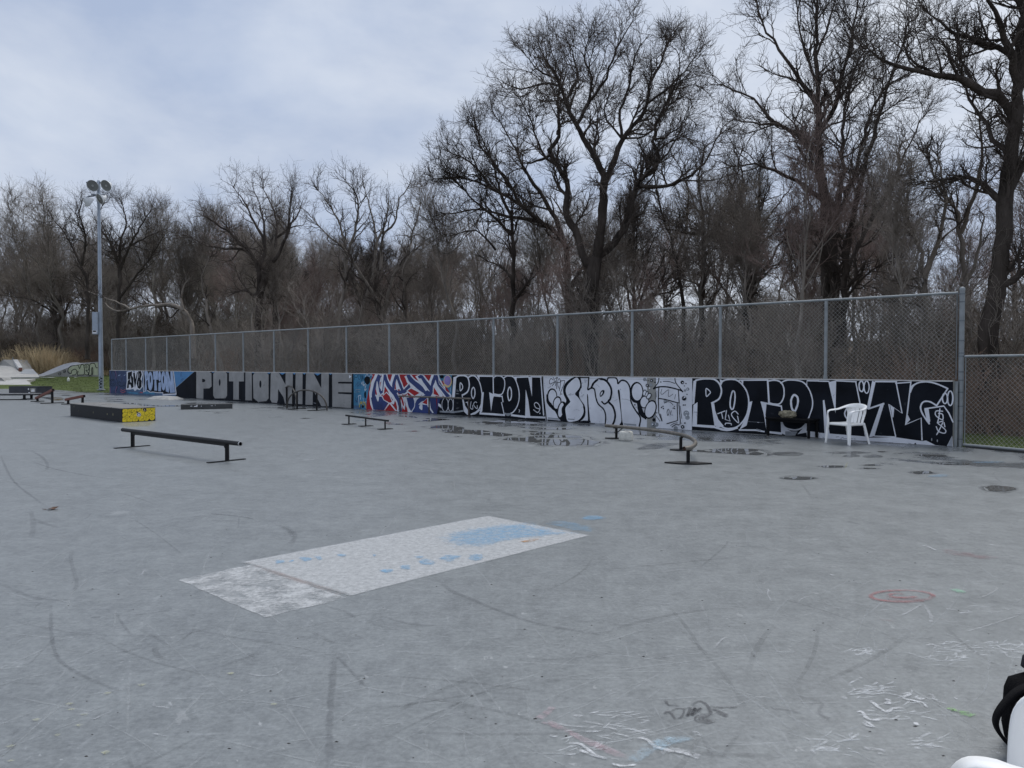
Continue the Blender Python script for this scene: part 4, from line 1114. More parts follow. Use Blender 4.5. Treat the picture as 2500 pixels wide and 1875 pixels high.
for i, q in enumerate(leg):
    nb = min(path, key=lambda p: (p.xy - q.xy).length)
    MB().bar(q + Z * 0.01, Vector((nb.x, nb.y, cz - 0.03)) * 0.0 + q + Z * (cz - 0.03), 0.05, 0.05).build('post', black_steel, t, bevel=0.004)
    MB().bar(q + Z * (cz - 0.045), Vector((nb.x, nb.y, cz - 0.03)), 0.045, 0.03).build('saddle', black_steel, t)
    if i == 0: w0, w1, dirr = 0.24, 0.18, Vector((1, -0.25, 0)).normalized()
    elif i == 1: w0, w1, dirr = 0.20, 0.20, Vector((1, 0.0, 0))
    else: w0, w1, dirr = 0.37, 0.37, Vector((1, -0.18, 0)).normalized()
    n = Vector((-dirr.y, dirr.x, 0))
    hw = 0.15 if i == 2 else 0.11
    pts = [q - dirr * w0 - n * 0.02, q - dirr * 0.10 - n * hw, q + dirr * 0.12 - n * hw, q + dirr * w1 - n * 0.02, q + dirr * w1 + n * 0.02, q + dirr * 0.12 + n * hw, q - dirr * 0.10 + n * hw, q - dirr * w0 + n * 0.02]
    MB().prism([(p.x, p.y) for p in pts], 0.002, 0.02).build('foot_plate', black_steel, t)
    if i < 1:
        MB().bar(q + Z * 0.12, q + Vector((0.13, -0.05, cz - 0.04)), 0.018, 0.018).build('brace', black_steel, t)

# --- white cast concrete lump
c = ground(1530.9, 1077) + Vector((0, 0.14, 0))
prof = [(0.0, 0.0), (0.138, 0.0), (0.146, 0.02), (0.145, 0.10), (0.139, 0.165), (0.125, 0.190), (0.085, 0.198), (0.0, 0.2)]
t = thing('concrete_lump', c, 'squat round white concrete lump beside the curved rail post', 'concrete block')
mb = MB().lathe(c, prof, 26)
R8 = random.Random(8)
mb.v = [(x + (x - c.x) * 0.05 * math.sin(7 * math.atan2(y - c.y, x - c.x) + z * 20) + R8.uniform(-.003, .003), y + (y - c.y) * 0.05 * math.sin(5 * math.atan2(y - c.y, x - c.x)), z + R8.uniform(-.004, .004) * (z > .01)) for x, y, z in mb.v]
mb.build('lump', paint('white_cast', (0.60, 0.59, 0.54), 0.85, 0.22, 9, bump=0.7, wear=(0.30, 0.29, 0.26), wear_at=0.64), t, smooth=True)

# --- black table with a rock
T0, T1 = V3(5.63, 16.88), V3(6.26, 16.20)
d = (T1 - T0).normalized(); n = Vector((-d.y, d.x, 0))
if n.y < 0: n = -n
gap = 0.36
sh = WN * 0.0
tl = (T1 - T0).length
cen = (T0 + T1) / 2 + n * gap / 2
tb_m = paint('table_black', (0.005, 0.005, 0.006), 0.6, 0.4, 8, spec=0.12)
t = thing('black_table', cen, 'low black table standing against the wall with a rock on it', 'table')
TH = 0.42
MB().box(cen + Z * (TH - 0.015), (tl + 0.10, gap + 0.10, 0.03), math.atan2(d.y, d.x)).build('table_top', tb_m, t, bevel=0.004)
MB().box(cen + Z * (TH - 0.06), (tl, gap, 0.05), math.atan2(d.y, d.x)).build('apron', tb_m, t)
for i in (0, 1):
    for j in (0, 1):
        q = T0 + d * tl * i + n * gap * j
        MB().bar(q + Z * 0.02, q + Z * (TH - 0.03), 0.05, 0.05).build('leg', tb_m, t, bevel=0.003)
        MB().lathe(q, [(0.022, 0.0), (0.024, 0.008), (0.012, 0.022)], 10).build('foot', paint('foot_pad', (0.2, .19, .18), .6, .2, 9), t)
rc = T0 + d * (tl * 0.40) + n * (gap * 0.45) + Z * TH
t = thing('rock', rc, 'rough tan rock lying on the black table', 'rock')
bm = bmesh.new()
bmesh.ops.create_icosphere(bm, subdivisions=4, radius=1.0)
from mathutils import noise as mnoise
for v in bm.verts:
    p = v.co.normalized()
    k = 1 + 0.28 * mnoise.noise(p * 1.6 + Vector((3, 1, 2))) + 0.14 * mnoise.noise(p * 4.0) + 0.06 * mnoise.noise(p * 9)
    v.co = Vector((p.x * 0.175 * k, p.y * 0.13 * k, max(p.z * 0.10 * k, -0.075) + 0.075))
me = bpy.data.meshes.new('rock_body'); bm.to_mesh(me); bm.free()
o = link('rock_body', me, paint('rock_tan', (0.27, 0.24, 0.17), 0.9, 0.45, 14, bump=1.0, wear=(0.09, 0.08, 0.06), wear_at=0.56), t)
o.rotation_euler = (0, 0, math.atan2(d.y, d.x))

# --- moulded plastic armchairs
plastic = paint('white_plastic', (0.88, 0.88, 0.87), 0.38, 0.03, 3, spec=0.5, wear=(0.80, 0.79, 0.77), wear_at=0.70)
def lofted(rings, closed_ring=True, cap=True):
    """skin a list of equal-length vertex rings"""
    mb = MB()
    k = len(rings[0])
    vs = [v for r in rings for v in r]
    fs = []
    for i in range(len(rings) - 1):
        for j in range(k if closed_ring else k - 1):
            fs.append((i * k + j, i * k + (j + 1) % k, (i + 1) * k + (j + 1) % k, (i + 1) * k + j))
    if cap:
        fs += [tuple(reversed(range(k))), tuple((len(rings) - 1) * k + j for j in range(k))]
    mb.add(vs, fs)
    return mb
def strap(pts, widths, thick, side_dirs):
    """flat moulded band following pts; side_dirs give the width direction at each point"""
    rings = []
    n_ = len(pts)
    for i in range(n_):
        p = Vector(pts[i])
        tn = (Vector(pts[min(i + 1, n_ - 1)]) - Vector(pts[max(i - 1, 0)])).normalized()
        sdv = Vector(side_dirs[i] if isinstance(side_dirs, list) else side_dirs)
        sdv = (sdv - tn * sdv.dot(tn)).normalized()
        nn = tn.cross(sdv).normalized()
        w, th = widths[i] / 2, thick / 2
        rings.append([p + sdv * w + nn * th, p + sdv * w * .9 + nn * th * 1.0, p - sdv * w * .9 + nn * th, p - sdv * w + nn * th, p - sdv * w - nn * th, p + sdv * w - nn * th])
        rings[-1] = [p + sdv * w * a_ + nn * th * b_ for a_, b_ in ((1, .4), (.85, 1), (-.85, 1), (-1, .4), (-1, -.4), (-.85, -1), (.85, -1), (1, -.4))]
    return lofted(rings)
def plastic_chair(label, loc, face):
    """local: front is -Y, width along X; seat at 0.42, arms at 0.66, back top 0.78"""
    t = thing('plastic_chair', (0, 0, 0), label, 'chair')
    # seat pan: dished grid with rolled front
    xs_ = np.linspace(-0.235, 0.235, 9); ys_ = np.linspace(-0.24, 0.22, 9)
    vs, fs = [], []
    for y in ys_:
        for x in xs_:
            z = 0.425 - 0.022 * (1 - (x / 0.235) ** 2) - 0.012 * (y + 0.24) / 0.46
            if y < -0.2: z -= 0.016
            w = 1.0 - 0.12 * (y + 0.24) / 0.46
            vs.append((x * w, y, z))
    for j in range(8):
        for i in range(8):
            fs.append((j * 9 + i, j * 9 + i + 1, j * 9 + i + 10, j * 9 + i + 9))
    o = MB().add(vs, fs).build('seat', plastic, t, smooth=True)
    md = o.modifiers.new('shell', 'SOLIDIFY'); md.thickness = 0.012
    # skirt round the seat
    rim = [(-0.235, -0.24), (0, -0.252), (0.235, -0.24), (0.222, 0), (0.207, 0.22), (0, 0.235), (-0.207, 0.22), (-0.222, 0)]
    rr = catmull([(x, y, 0.40) for x, y in rim], 5, True)
    MB().add([(p.x, p.y, 0.418) for p in rr] + [(p.x * 1.01, p.y * 1.01, 0.372) for p in rr], [(i, (i + 1) % len(rr), len(rr) + (i + 1) % len(rr), len(rr) + i) for i in range(len(rr))]).build('seat_skirt', plastic, t, smooth=True).modifiers.new('shell', 'SOLIDIFY').thickness = 0.006
    for sx in (-1, 1):
        # front leg rises into the arm post, curves over into the armrest and round to the back top
        pts = [(sx * .285, -.275, 0), (sx * .268, -.262, .2), (sx * .256, -.25, .42), (sx * .268, -.246, .55), (sx * .277, -.232, .62), (sx * .283, -.19, .655), (sx * .288, -.08, .668), (sx * .285, .06, .680), (sx * .262, .17, .712), (sx * .20, .248, .738), (sx * .10, .282, .748), (0, .292, .750)]
        pts = [tuple(p) for p in catmull(pts, 4)]
        n_ = len(pts)
        W = [float(np.interp(i / (n_ - 1), [0, .18, .3, .42, .55, .75, 1], [.050, .066, .072, .060, .066, .078, .105])) for i in range(n_)]
        SD = []
        for i in range(n_):
            u = i / (n_ - 1)
            if u < 0.22: SD.append(Vector((sx * 0.35, 1, 0)))
            elif u < 0.5:
                q_ = (u - .22) / .28
                SD.append(Vector((sx * (0.35 + .65 * q_), 1 - q_, 0)))
            elif u < 0.72:
                SD.append(Vector((sx * 1.0, 0.0 + (u - .5) * 2, 0.15)))
            else:
                q_ = (u - .72) / .28
                SD.append(Vector((sx * .8 * (1 - q_), .44 - .25 * q_, 0.2 + 1.0 * q_)))
        strap(pts, W, 0.020, SD).build('arm', plastic, t, smooth=True)
        # tapered front leg shell
        MB().add([], []) 
        lp = [(sx * .290, -.280, 0), (sx * .262, -.255, .41)]
        rings = []
        for (x, y, z), w in zip([(sx * .288, -.278, 0.0), (sx * .276, -.268, .2), (sx * .262, -.254, .41)], (.026, .033, .042)):
            rings.append([Vector((x + sx * .012, y - .012, z)), Vector((x - sx * w, y - .010, z)), Vector((x - sx * w, y + .006, z)), Vector((x - sx * .006, y + .008, z)), Vector((x - sx * .004, y + w * 1.2, z)), Vector((x + sx * .012, y + w * 1.2, z))])
        lofted(rings).build('leg', plastic, t, smooth='auto')
        rings = []
        for (x, y, z), w in zip([(sx * .245, .335, 0.0), (sx * .226, .285, .2), (sx * .205, .225, .42)], (.026, .033, .042)):
            rings.append([Vector((x + sx * .012, y + .012, z)), Vector((x - sx * w, y + .010, z)), Vector((x - sx * w, y - .006, z)), Vector((x - sx * .006, y - .008, z)), Vector((x - sx * .004, y - w * 1.2, z)), Vector((x + sx * .012, y - w * 1.2, z))])
        lofted(rings).build('leg', plastic, t, smooth='auto')
    # back slats fan up from the seat to the top rim
    for i, (x0, x1) in enumerate(((-.165, -.205), (-.085, -.100), (0, 0), (.085, .100), (.165, .205))):
        yt = .292 - (x1 / .3) ** 2 * .10
        zt = .768 - (x1 / .3) ** 2 * .06
        pts = [(x0, .205, .40), (x0 * 1.03, .232, .50), ((x0 + x1) / 2, .262, .62), (x1, yt, zt)]
        pts = [tuple(p) for p in catmull(pts, 3)]
        strap(pts, [float(np.interp(q_, [0, len(pts) - 1], [0.074, 0.094])) for q_ in range(len(pts))], 0.010, Vector((1, 0.25 * (1 if x0 < 0 else -1 if x0 > 0 else 0), 0))).build('back_slat', plastic, t, smooth=True)
    t.location = loc
    t.rotation_euler = (0, 0, math.atan2(face.y, face.x) + math.pi / 2)
    return t
plastic_chair('white plastic garden armchair standing against the black part of the wall', V3(6.70, 15.34), Vector((-0.36, -0.17, 0)))
plastic_chair('white plastic armchair close by, with a black backpack next to it', V3(1.422, 1.800), Vector((-0.67, 0.742, 0)))

# --- backpack
bk = V3(2.213, 3.14)
cloth = paint('backpack_cloth', (0.005, 0.005, 0.006), 0.9, 0.5, 22, bump=0.5, spec=0.08)
cloth2 = paint('backpack_hood_cloth', (0.018, 0.019, 0.028), 0.8, 0.4, 18, bump=0.5, spec=0.25)
strap_m = paint('backpack_strap', (0.005, 0.005, 0.006), 0.8, 0.3, 30, bump=0.3, spec=0.1)
t = thing('backpack', bk, 'black backpack standing on the slab behind the plastic armchair arm', 'backpack')
def sack(c, rx, ry, prof, seed, k=28):
    mb = MB()
    rings = []
    for z, s, ox in prof:
        r = []
        for j in range(k):
            th = 2 * math.pi * j / k
            ct, st = math.cos(th), math.sin(th)
            x = math.copysign(abs(ct) ** 0.6, ct) * rx * s
            y = math.copysign(abs(st) ** 0.6, st) * ry * s
            q = 1 + 0.05 * mnoise.noise(Vector((ct * 2, st * 2, z * 7 + seed)))
            r.append(c + Vector((x * q + ox, y * q, z)))
        rings.append(r)
    return lofted(rings)
sack(bk, .155, .11, [(0.0, .80, 0), (.02, .95, 0), (.08, 1.0, 0), (.16, 1.0, 0), (.225, .97, .0), (.265, .88, 0), (.285, .72, .02), (.29, .4, .03)], 1).build('main_pocket', cloth, t, smooth=True)
sack(bk + Vector((.075, .02, .275)), .15, .10, [(0.0, .62, .02), (.025, .66, .02), (.035, .98, 0), (.07, 1.0, .01), (.11, .88, .03), (.15, .66, .06), (.18, .45, .08), (.19, .2, .09)], 4).build('rolled_top', cloth2, t, smooth=True)
sack(bk + Vector((0.0, -.105, .05)), .11, .045, [(0.0, .7, 0), (.02, 1, 0), (.12, 1, 0), (.17, .8, 0), (.18, .3, 0)], 6).build('front_pocket', cloth, t, smooth=True)
sp_ = catmull([(bk.x - .11, bk.y - .06, .285), (bk.x - .18, bk.y - .06, .25), (bk.x - .245, bk.y - .06, .17), (bk.x - .25, bk.y - .06, .11), (bk.x - .20, bk.y - .06, .045), (bk.x - .13, bk.y - .06, .02)], 5)
strap([tuple(p) for p in sp_], [0.045] * len(sp_), 0.014, Vector((0.25, 1, 0))).build('shoulder_strap', strap_m, t, smooth=True)
sp_ = catmull([(bk.x - .09, bk.y - .10, .25), (bk.x - .04, bk.y - .125, .215), (bk.x + .04, bk.y - .125, .215), (bk.x + .09, bk.y - .10, .25)], 4)
strap([tuple(p) for p in sp_], [0.025] * len(sp_), 0.008, Vector((0, 1, 0))).build('grab_handle', strap_m, t, smooth=True)

# --- the two oxide red slanted rails, flat bench and stickered ledge on the far left
def slant(label, q0, q1, h0, h1, over, plates):
    d = (q1 - q0).normalized(); n = Vector((-d.y, d.x, 0))
    t = thing('slanted_rail', (q0 + q1) / 2, label, 'grind rail')
    L_ = (q1 - q0).length
    g = (h1 - h0) / L_
    p0, p1 = q0 - d * over[0] + Z * (h0 - g * over[0]), q1 + d * over[1] + Z * (h1 + g * over[1])
    MB().bar(p0, p1, 0.10, 0.095).build('rail_beam', rust_red, t, bevel=0.006)
    e = (p1 - p0).normalized()
    MB().bar(p1 - e * 0.01, p1 + e * 0.004, 0.088, 0.083).build('beam_end', black_steel, t)
    for q, hh, pl in ((q0, h0, plates[0]), (q1, h1, plates[1])):
        MB().bar(q + Z * 0.01, q + Z * (hh - 0.04), 0.07, 0.07).build('post', black_steel, t, bevel=0.004)
        MB().bar(q - n * pl + Z * 0.015, q + n * pl + Z * 0.015, 0.10, 0.03).build('foot_plate', black_steel, t, bevel=0.004)
slant('higher oxide red beam rail sloping up steeply beside the stickered ledge', V3(-20.25, 32.8), V3(-18.72, 31.3), .17, .53, (.22, .14), (.25, .42))
slant('lower oxide red beam rail sloping up gently behind the yellow ended box', V3(-17.67, 30.6), V3(-16.76, 30.0), .20, .34, (.18, .12), (.25, .25))
cb = ground(57, 977)
bl_ = paint('bench_top', (0.20, 0.205, 0.215), 0.25, 0.2, 3, spec=0.5)
t = thing('flat_bench', V3(-22.6, 34.3), 'low flat topped black steel bench in front of the stickered ledge', 'skate ledge')
MB().box((-23.0, 34.6, 0.265), (3.1, 0.75, 0.03), 0.12).build('bench_top', bl_, t, bevel=0.004)
MB().box((-23.0, 34.6, 0.225), (3.08, 0.72, 0.05), 0.12).build('bench_frame', black_steel, t)
for x, y in ((-21.8, 34.36), (-22.95, 34.22), (-24.2, 34.1), (-21.85, 34.95), (-24.2, 34.7)):
    MB().bar((x, y, 0.01), (x, y, 0.21), 0.08, 0.08).build('leg', black_steel, t)
MB().box((-23.0, 34.2, 0.02), (2.6, 0.09, 0.035), 0.12).build('foot_bar', black_steel, t)
a, b = ground(21.7, 963.2), ground(90.8, 964.3)
d = (b - a).normalized(); n = Vector((-d.y, d.x, 0))
cen = (a + b) / 2 + n * 0.45
t = thing('stickered_ledge', cen, 'dark ledge box with stickers on its right hand end beside the red rails', 'skate ledge')
MB().box(cen + Z * 0.21, ((b - a).length, 0.9, 0.42), math.atan2(d.y, d.x)).build('box', paint('ledge_dark', (0.030, 0.033, 0.042), 0.6, 0.35, 2, wear=(.06, .065, .075), wear_at=.64), t, bevel=0.008)
MB().box(cen + Z * 0.428, ((b - a).length + .02, 0.92, 0.012), math.atan2(d.y, d.x)).build('top_sheet', box_dark, t)
mb = MB(); L_ = (b - a).length
def lp(u, z, o=0.003): return a + d * (u * L_) - n * o + Z * z
mb.add([lp(.77, .13), lp(.94, .13), lp(.94, .36), lp(.77, .34)], [(0, 1, 2, 3)], 0)
disc(mb, lp(.70, .30), d, Z, .045, n * 0, 1); disc(mb, lp(.725, .09), d, Z, .075, n * 0, 1, sq=.65)
mb.add([lp(.80, .16, .004), lp(.91, .17, .004), lp(.91, .29, .004), lp(.80, .28, .004)], [(0, 1, 2, 3)], 1)
for u in (.83, .875): disc(mb, lp(u, .235, .005), d, Z, .014, n * 0, 0)
mb.build('stickers', [paint('sticker_tan2', (0.42, 0.40, 0.34), .5, .2, 15, wear=(.05, .05, .06), wear_at=.5), white_st], t, fix=False)
# ================================================================== floodlight pole
pole_m = paint('pole_steel', (0.34, 0.39, 0.46), 0.5, 0.14, 3, metal=0.2, spec=0.5, wear=(0.26, .29, .33), wear_at=.66)
arm_m = paint('arm_steel', (0.13, 0.15, 0.18), 0.55, 0.2, 6, metal=0.3)
PY = 47.9
pb = ground(247.5, 951.9)
PY = pb.y
top = at_y(245, 441, PY)
t = thing('floodlight_pole', pb, 'tall pale blue steel floodlight pole with four bell lamps and a cabinet', 'light pole')
px_ = PY / FPX
MB().tube([pb + Z * -0.1, pb + Z * 2.2, pb + Z * 8, Vector((pb.x, pb.y, top.z))], [0.135, 0.13, 0.105, 0.085], 16).build('pole', pole_m, t, smooth='auto')
MB().lathe(pb, [(0.24, -0.02), (0.24, 0.03), (0.15, 0.05)], 16).build('base_flange', galv, t)
c = at_y(237.0, 789.5, PY)
cab = MB().box((c.x, PY - 0.13, c.z), (0.34, 0.26, 1.38)).build('cabinet', pole_m, t, bevel=0.012)
MB().box((c.x - 0.02, PY - 0.268, c.z - 0.54), (0.26, 0.012, 0.20)).build('notice', white_st, cab)
MB().box((c.x - 0.02, PY - 0.2765, c.z - 0.50), (0.19, 0.008, 0.09)).build('notice_panel', black_steel, cab)
for z_ in (.6, 0.0, -.6):
    MB().lathe((c.x + .14, PY - .262, c.z + z_), [(.0, -.004), (.018, -.004), (.018, .012), (.0, .012)], 8, M=Matrix.Rotation(math.pi / 2, 3, 'X')).build('hinge', arm_m, cab)
def lamp(px, py, aim, dia=0.70, arm_from=None, small=False):
    c = at_y(px, py, PY - 0.45)
    M = Vector(aim).normalized().to_track_quat('Z', 'Y').to_matrix()
    r = dia / 2
    hd = MB().lathe(c, [(0.05, -0.62 * dia), (0.09, -0.60 * dia), (0.12, -0.5 * dia), (0.16, -0.44 * dia), (0.24 * dia * 1.2, -0.36 * dia), (0.40 * dia, -0.20 * dia), (r * 0.96, -0.03), (r, 0.0), (r * 0.97, 0.004), (r * 0.93, -0.03), (0.36 * dia, -0.18 * dia), (0.20 * dia, -0.31 * dia), (0.0, -0.34 * dia)], 26, M=M)
    hd = hd.build('lamp_bell', paint('lamp_grey', (0.62, 0.64, 0.65), 0.45, 0.15, 5, spec=0.5), t, smooth=True)
    MB().lathe(c, [(r * 0.93, -0.02), (0.0, -0.018)], 26, M=M).build('lens', paint('lamp_glass', (0.17, 0.18, 0.175), 0.22, 0.2, 4, spec=0.5), hd, smooth=True)
    MB().lathe(c, [(0.0, -0.016), (0.07, -0.016), (0.07, -0.008), (0.0, -0.008)], 14, M=M).build('lens_boss', paint('lamp_boss', (0.32, .33, .33), .4, .1, 9), hd, smooth='auto')
    k = c + M @ Vector((0, 0, -0.55 * dia))
    a_ = at_y(*arm_from, PY)
    MB().tube([k, (k + a_) / 2 + Z * 0.06, a_], 0.05, 8).build('lamp_bracket', arm_m, t, smooth='auto')
za = at_y(245, 446, PY).z
MB().bar((pb.x - 0.75, PY, za), (pb.x + 0.55, PY, za), 0.10, 0.09).build('cross_arm', arm_m, t)
zb = at_y(245, 476, PY).z
MB().bar((pb.x - 0.45, PY, zb), (pb.x + 0.40, PY, zb), 0.10, 0.08).build('cross_arm', arm_m, t)
lamp(226, 453.5, (0.05, -1, -0.55), 0.72, (231, 446))
lamp(258.5, 453.5, (-0.25, -1, -0.55), 0.72, (254, 446))
lamp(243, 486, (-0.75, -1, -0.6), 0.66, (246, 477))
lamp(219, 494, (0.50, 0.75, -0.45), 0.66, (229, 478))
MB().lathe(at_y(256.5, 481, PY), [(0.03, .12), (.06, .1), (.10, .0), (.09, -.10), (.03, -.14), (0, -.14)], 12).build('photocell', white_st, t, smooth=True)
mb = MB()
for i, (x, y) in enumerate(((0, 0), (1, 1), (-.6, 2), (.8, 3), (-.3, 4), (.5, 5), (-.6, 6.3), (.3, 7.4))):
    th = -math.pi / 2 + x * 0.5
    p = Vector((pb.x + 0.1385 * math.cos(th), pb.y + 0.1385 * math.sin(th), 0.80 - y * 0.085))
    sdv = Vector((-math.sin(th), math.cos(th), 0))
    w, h_ = 0.05 + 0.02 * (i % 2), 0.035 + 0.012 * (i % 3)
    MB().add([p - sdv * w - Z * h_, p + sdv * w - Z * h_ * .6, p + sdv * w * .8 + Z * h_, p - sdv * w * .5 + Z * h_ * .8], [(0, 1, 2, 3)]).build('tag_stroke', PC['K'], t, fix=False)

# ================================================================== poured concrete ramps on the far left
ramp_c = paint('ramp_concrete', (0.42, 0.41, 0.39), 0.75, 0.14, 0.8, bump=0.25, spec=0.35, wear=(0.33, 0.325, 0.31), wear_at=0.62)
ramp_d = paint('ramp_concrete_shaded', (0.30, 0.295, 0.28), 0.8, 0.18, 1.0, bump=0.3, spec=0.3)  # darker copy of the ramp concrete, shade painted into the colour
# low bank with deck
b0, b1 = ground(-60, 944), ground(84, 943.5)
tz = 0.42
t0, t1 = ground(-60, 928.4, tz), ground(63, 928.4, tz)
t = thing('bank_ramp', b1, 'low pale concrete bank with a flat deck beyond the dark ledge', 'skate ramp')
dk0, dk1 = Vector((t0.x - 3, t0.y + 6.0, tz)), Vector((t1.x - 3.0, t1.y + 6.0, tz))
MB().add([b0, b1, t1, t0, dk0, dk1, Vector((t1.x + .3, t1.y + .2, 0)), Vector((dk1.x, dk1.y, 0)), Vector((dk0.x, dk0.y, 0))],
         [(0, 1, 2, 3), (3, 2, 5, 4), (1, 6, 2), (2, 6, 7, 5), (4, 5, 7, 8)]).build('bank', ramp_c, t, bevel=0.02)
# small kicker block at the frame edge
k0 = ground(-8, 939, .1)
tk = thing('edge_block', k0, 'small concrete block with a sloped cheek on the low bank', 'skate block')
MB().add([Vector((k0.x - 2, k0.y, .1)), Vector((k0.x + .35, k0.y, .1)), Vector((k0.x + .35, k0.y, .62)), Vector((k0.x - 2, k0.y, .62)), Vector((k0.x - 2, k0.y + 1, .1)), Vector((k0.x + .35, k0.y + 1, .1)), Vector((k0.x + .35, k0.y + 1, .62)), Vector((k0.x - 2, k0.y + 1, .62)), Vector((k0.x + 1.2, k0.y - .6, .13)), Vector((k0.x + 1.2, k0.y + .4, .2))],
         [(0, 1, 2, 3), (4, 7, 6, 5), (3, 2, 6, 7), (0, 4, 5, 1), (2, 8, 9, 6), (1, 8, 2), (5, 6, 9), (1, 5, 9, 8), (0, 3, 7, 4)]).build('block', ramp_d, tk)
# far bank running up to a hubba, then the rolling wave
FY = 66.0
def F_(px, py, Y): return at_y(px, py, Y)
t = thing('far_bank', F_(30, 921, FY), 'wide pale concrete bank climbing to a raised platform', 'skate ramp')
g0 = lambda p: Vector((p.x, p.y, lift(p.x, p.y) - .15))
p = [F_(-70, 922.5, FY), F_(96, 920.0, FY + 1), F_(92, 912.0, FY + 4.5), F_(46, 907, FY + 6), F_(34, 892.5, FY + 8), F_(-70, 892, FY + 8)]
MB().add(p + [g0(q) for q in p], [(0, 1, 2, 3), (0, 3, 4, 5), (0, 6, 7, 1), (1, 7, 8, 2), (2, 8, 9, 3), (3, 9, 10, 4), (5, 4, 10, 11)]).build('slope', ramp_c, t)
q = [F_(48, 911.5, FY + 4.2), F_(60, 901, FY + 6.5), F_(80.5, 901, FY + 6.5), F_(91, 912.5, FY + 4.2)]
MB().add(q + [g0(v) for v in q], [(0, 1, 2, 3), (0, 4, 5, 1), (1, 5, 6, 2), (2, 6, 7, 3), (3, 7, 4, 0)]).build('side_bank', paint('ramp_concrete_blue', (0.33, 0.345, 0.36), .7, .15, .8, bump=.2), t)
h0 = thing('hubba_ledge', F_(30, 900, FY + 7), 'grey trapezoid concrete ledge with a pale sloping cap on top of the far bank', 'skate ledge')
a0, a1, a2, a3 = F_(-14, 892.5, FY + 8.2), F_(8, 878, FY + 8.4), F_(31.5, 878, FY + 8.4), F_(45, 905.5, FY + 6.6)
dd = Vector((0.4, 1.6, 0))
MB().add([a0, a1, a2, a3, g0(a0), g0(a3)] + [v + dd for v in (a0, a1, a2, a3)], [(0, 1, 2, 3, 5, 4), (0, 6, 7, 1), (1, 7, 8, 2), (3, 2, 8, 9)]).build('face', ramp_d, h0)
c0, c1, c2, c3 = F_(31.5, 878, FY + 8.4), F_(43, 877.8, FY + 8.9), F_(54.5, 897, FY + 7.0), F_(45.5, 897.6, FY + 6.4)
MB().add([c0 + Z * .02, c1 + Z * .02, c2 + Z * .02, c3 + Z * .02, c3 - Z * .22, c2 - Z * .22, c0 - Z * .22, c1 - Z * .22], [(0, 1, 2, 3), (3, 2, 5, 4), (0, 3, 4, 6), (1, 7, 5, 2)]).build('cap', paint('cap_pale', (0.60, 0.60, 0.60), .5, .1, 2), h0, fix=True)
MB().add([F_(45, 898, FY + 6.35), F_(54.5, 897.6, FY + 6.95), F_(54.5, 904.5, FY + 6.95), F_(45, 905.5, FY + 6.35)], [(0, 1, 2, 3)]).build('brick_end', paint('old_brick', (0.22, 0.10, 0.085), .9, .3, 6), h0, fix=False)
MB().tube([F_(31.5, 878, FY + 8.4), F_(31.5, 872.5, FY + 8.4)], .05, 8).build('peg', galv, h0)
# wave: swept strip, its near wall carries pale green letters
wv = thing('wave_ramp', F_(160, 918, 71), 'rolling concrete wave ramp with pale green lettering on its side wall', 'skate ramp')
Zf = (0, 860, 0.1085)
def zf(x, y, Y): return F_(Zf[0] + x * Zf[2], Zf[1] + y * Zf[2], Y)
near_ = [(880, 545), (960, 538), (1050, 515), (1200, 470), (1350, 415), (1500, 355), (1650, 300), (1820, 262), (2000, 240), (2215, 215)]
far_ = [(800, 520), (900, 495), (1000, 455), (1150, 385), (1300, 320), (1450, 265), (1600, 235), (1720, 224), (1860, 240), (2215, 212)]
nn = [zf(x, y, 71.0) for x, y in near_]
fr = [zf(x, y, 74.0) for x, y in far_]
nn2 = catmull([tuple(v) for v in nn], 3); fr2 = catmull([tuple(v) for v in fr], 3)
n_ = len(nn2)
MB().add(nn2 + fr2, [(i, i + 1, n_ + i + 1, n_ + i) for i in range(n_ - 1)]).build('riding_surface', paint('wave_surface', (0.33, 0.345, 0.37), .6, .12, .6, bump=.15), wv, smooth=True, fix=False)
gz = [Vector((v.x, v.y, min(lift(v.x, v.y) - .1, v.z))) for v in nn2]
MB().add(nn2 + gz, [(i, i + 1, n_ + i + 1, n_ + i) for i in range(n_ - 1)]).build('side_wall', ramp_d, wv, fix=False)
e0, e1 = nn2[-1], fr2[-1]
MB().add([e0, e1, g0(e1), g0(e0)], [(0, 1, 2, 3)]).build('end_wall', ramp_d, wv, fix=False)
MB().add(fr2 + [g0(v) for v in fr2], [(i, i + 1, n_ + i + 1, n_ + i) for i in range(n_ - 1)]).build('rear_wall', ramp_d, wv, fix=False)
pg = paint('pale_green_paint', (0.44, 0.47, 0.33), .7, .15, 3)
def wfill(mb, pts, Y, mi, smooth=True):
    q = [(v.x, v.y) for v in catmull(pts, 4, True)] if smooth else pts
    P3 = [zf(x, y, Y) for x, y in q]
    tri = tessellate_polygon([[Vector((v.x, v.z, 0)) for v in P3]])
    mb.add(P3, [tuple(t_) for t_ in tri], mi)
def wline(mb, pts, w, Y, mi, closed=False):
    P2 = catmull(pts, 4, closed)
    m = len(P2); vs = []; fs = []
    for i in range(m):
        d_ = (P2[(i + 1) % m] - P2[i - 1]) if closed else (P2[min(i + 1, m - 1)] - P2[max(i - 1, 0)])
        d_.normalize()
        o_ = Vector((-d_.y, d_.x, 0)) * w / 2
        for r_ in (P2[i] - o_, P2[i] + o_): vs.append(zf(r_.x, r_.y, Y))
    for i in range(m if closed else m - 1):
        j = (i + 1) % m
        fs.append((2 * i, 2 * j, 2 * j + 1, 2 * i + 1))
    mb.add(vs, fs, mi)
mb = MB()
wfill(mb, [(1530, 410), (1560, 350), (1660, 300), (1800, 280), (2200, 235), (2205, 515), (1560, 515), (1600, 470)], 70.985, 0, False)
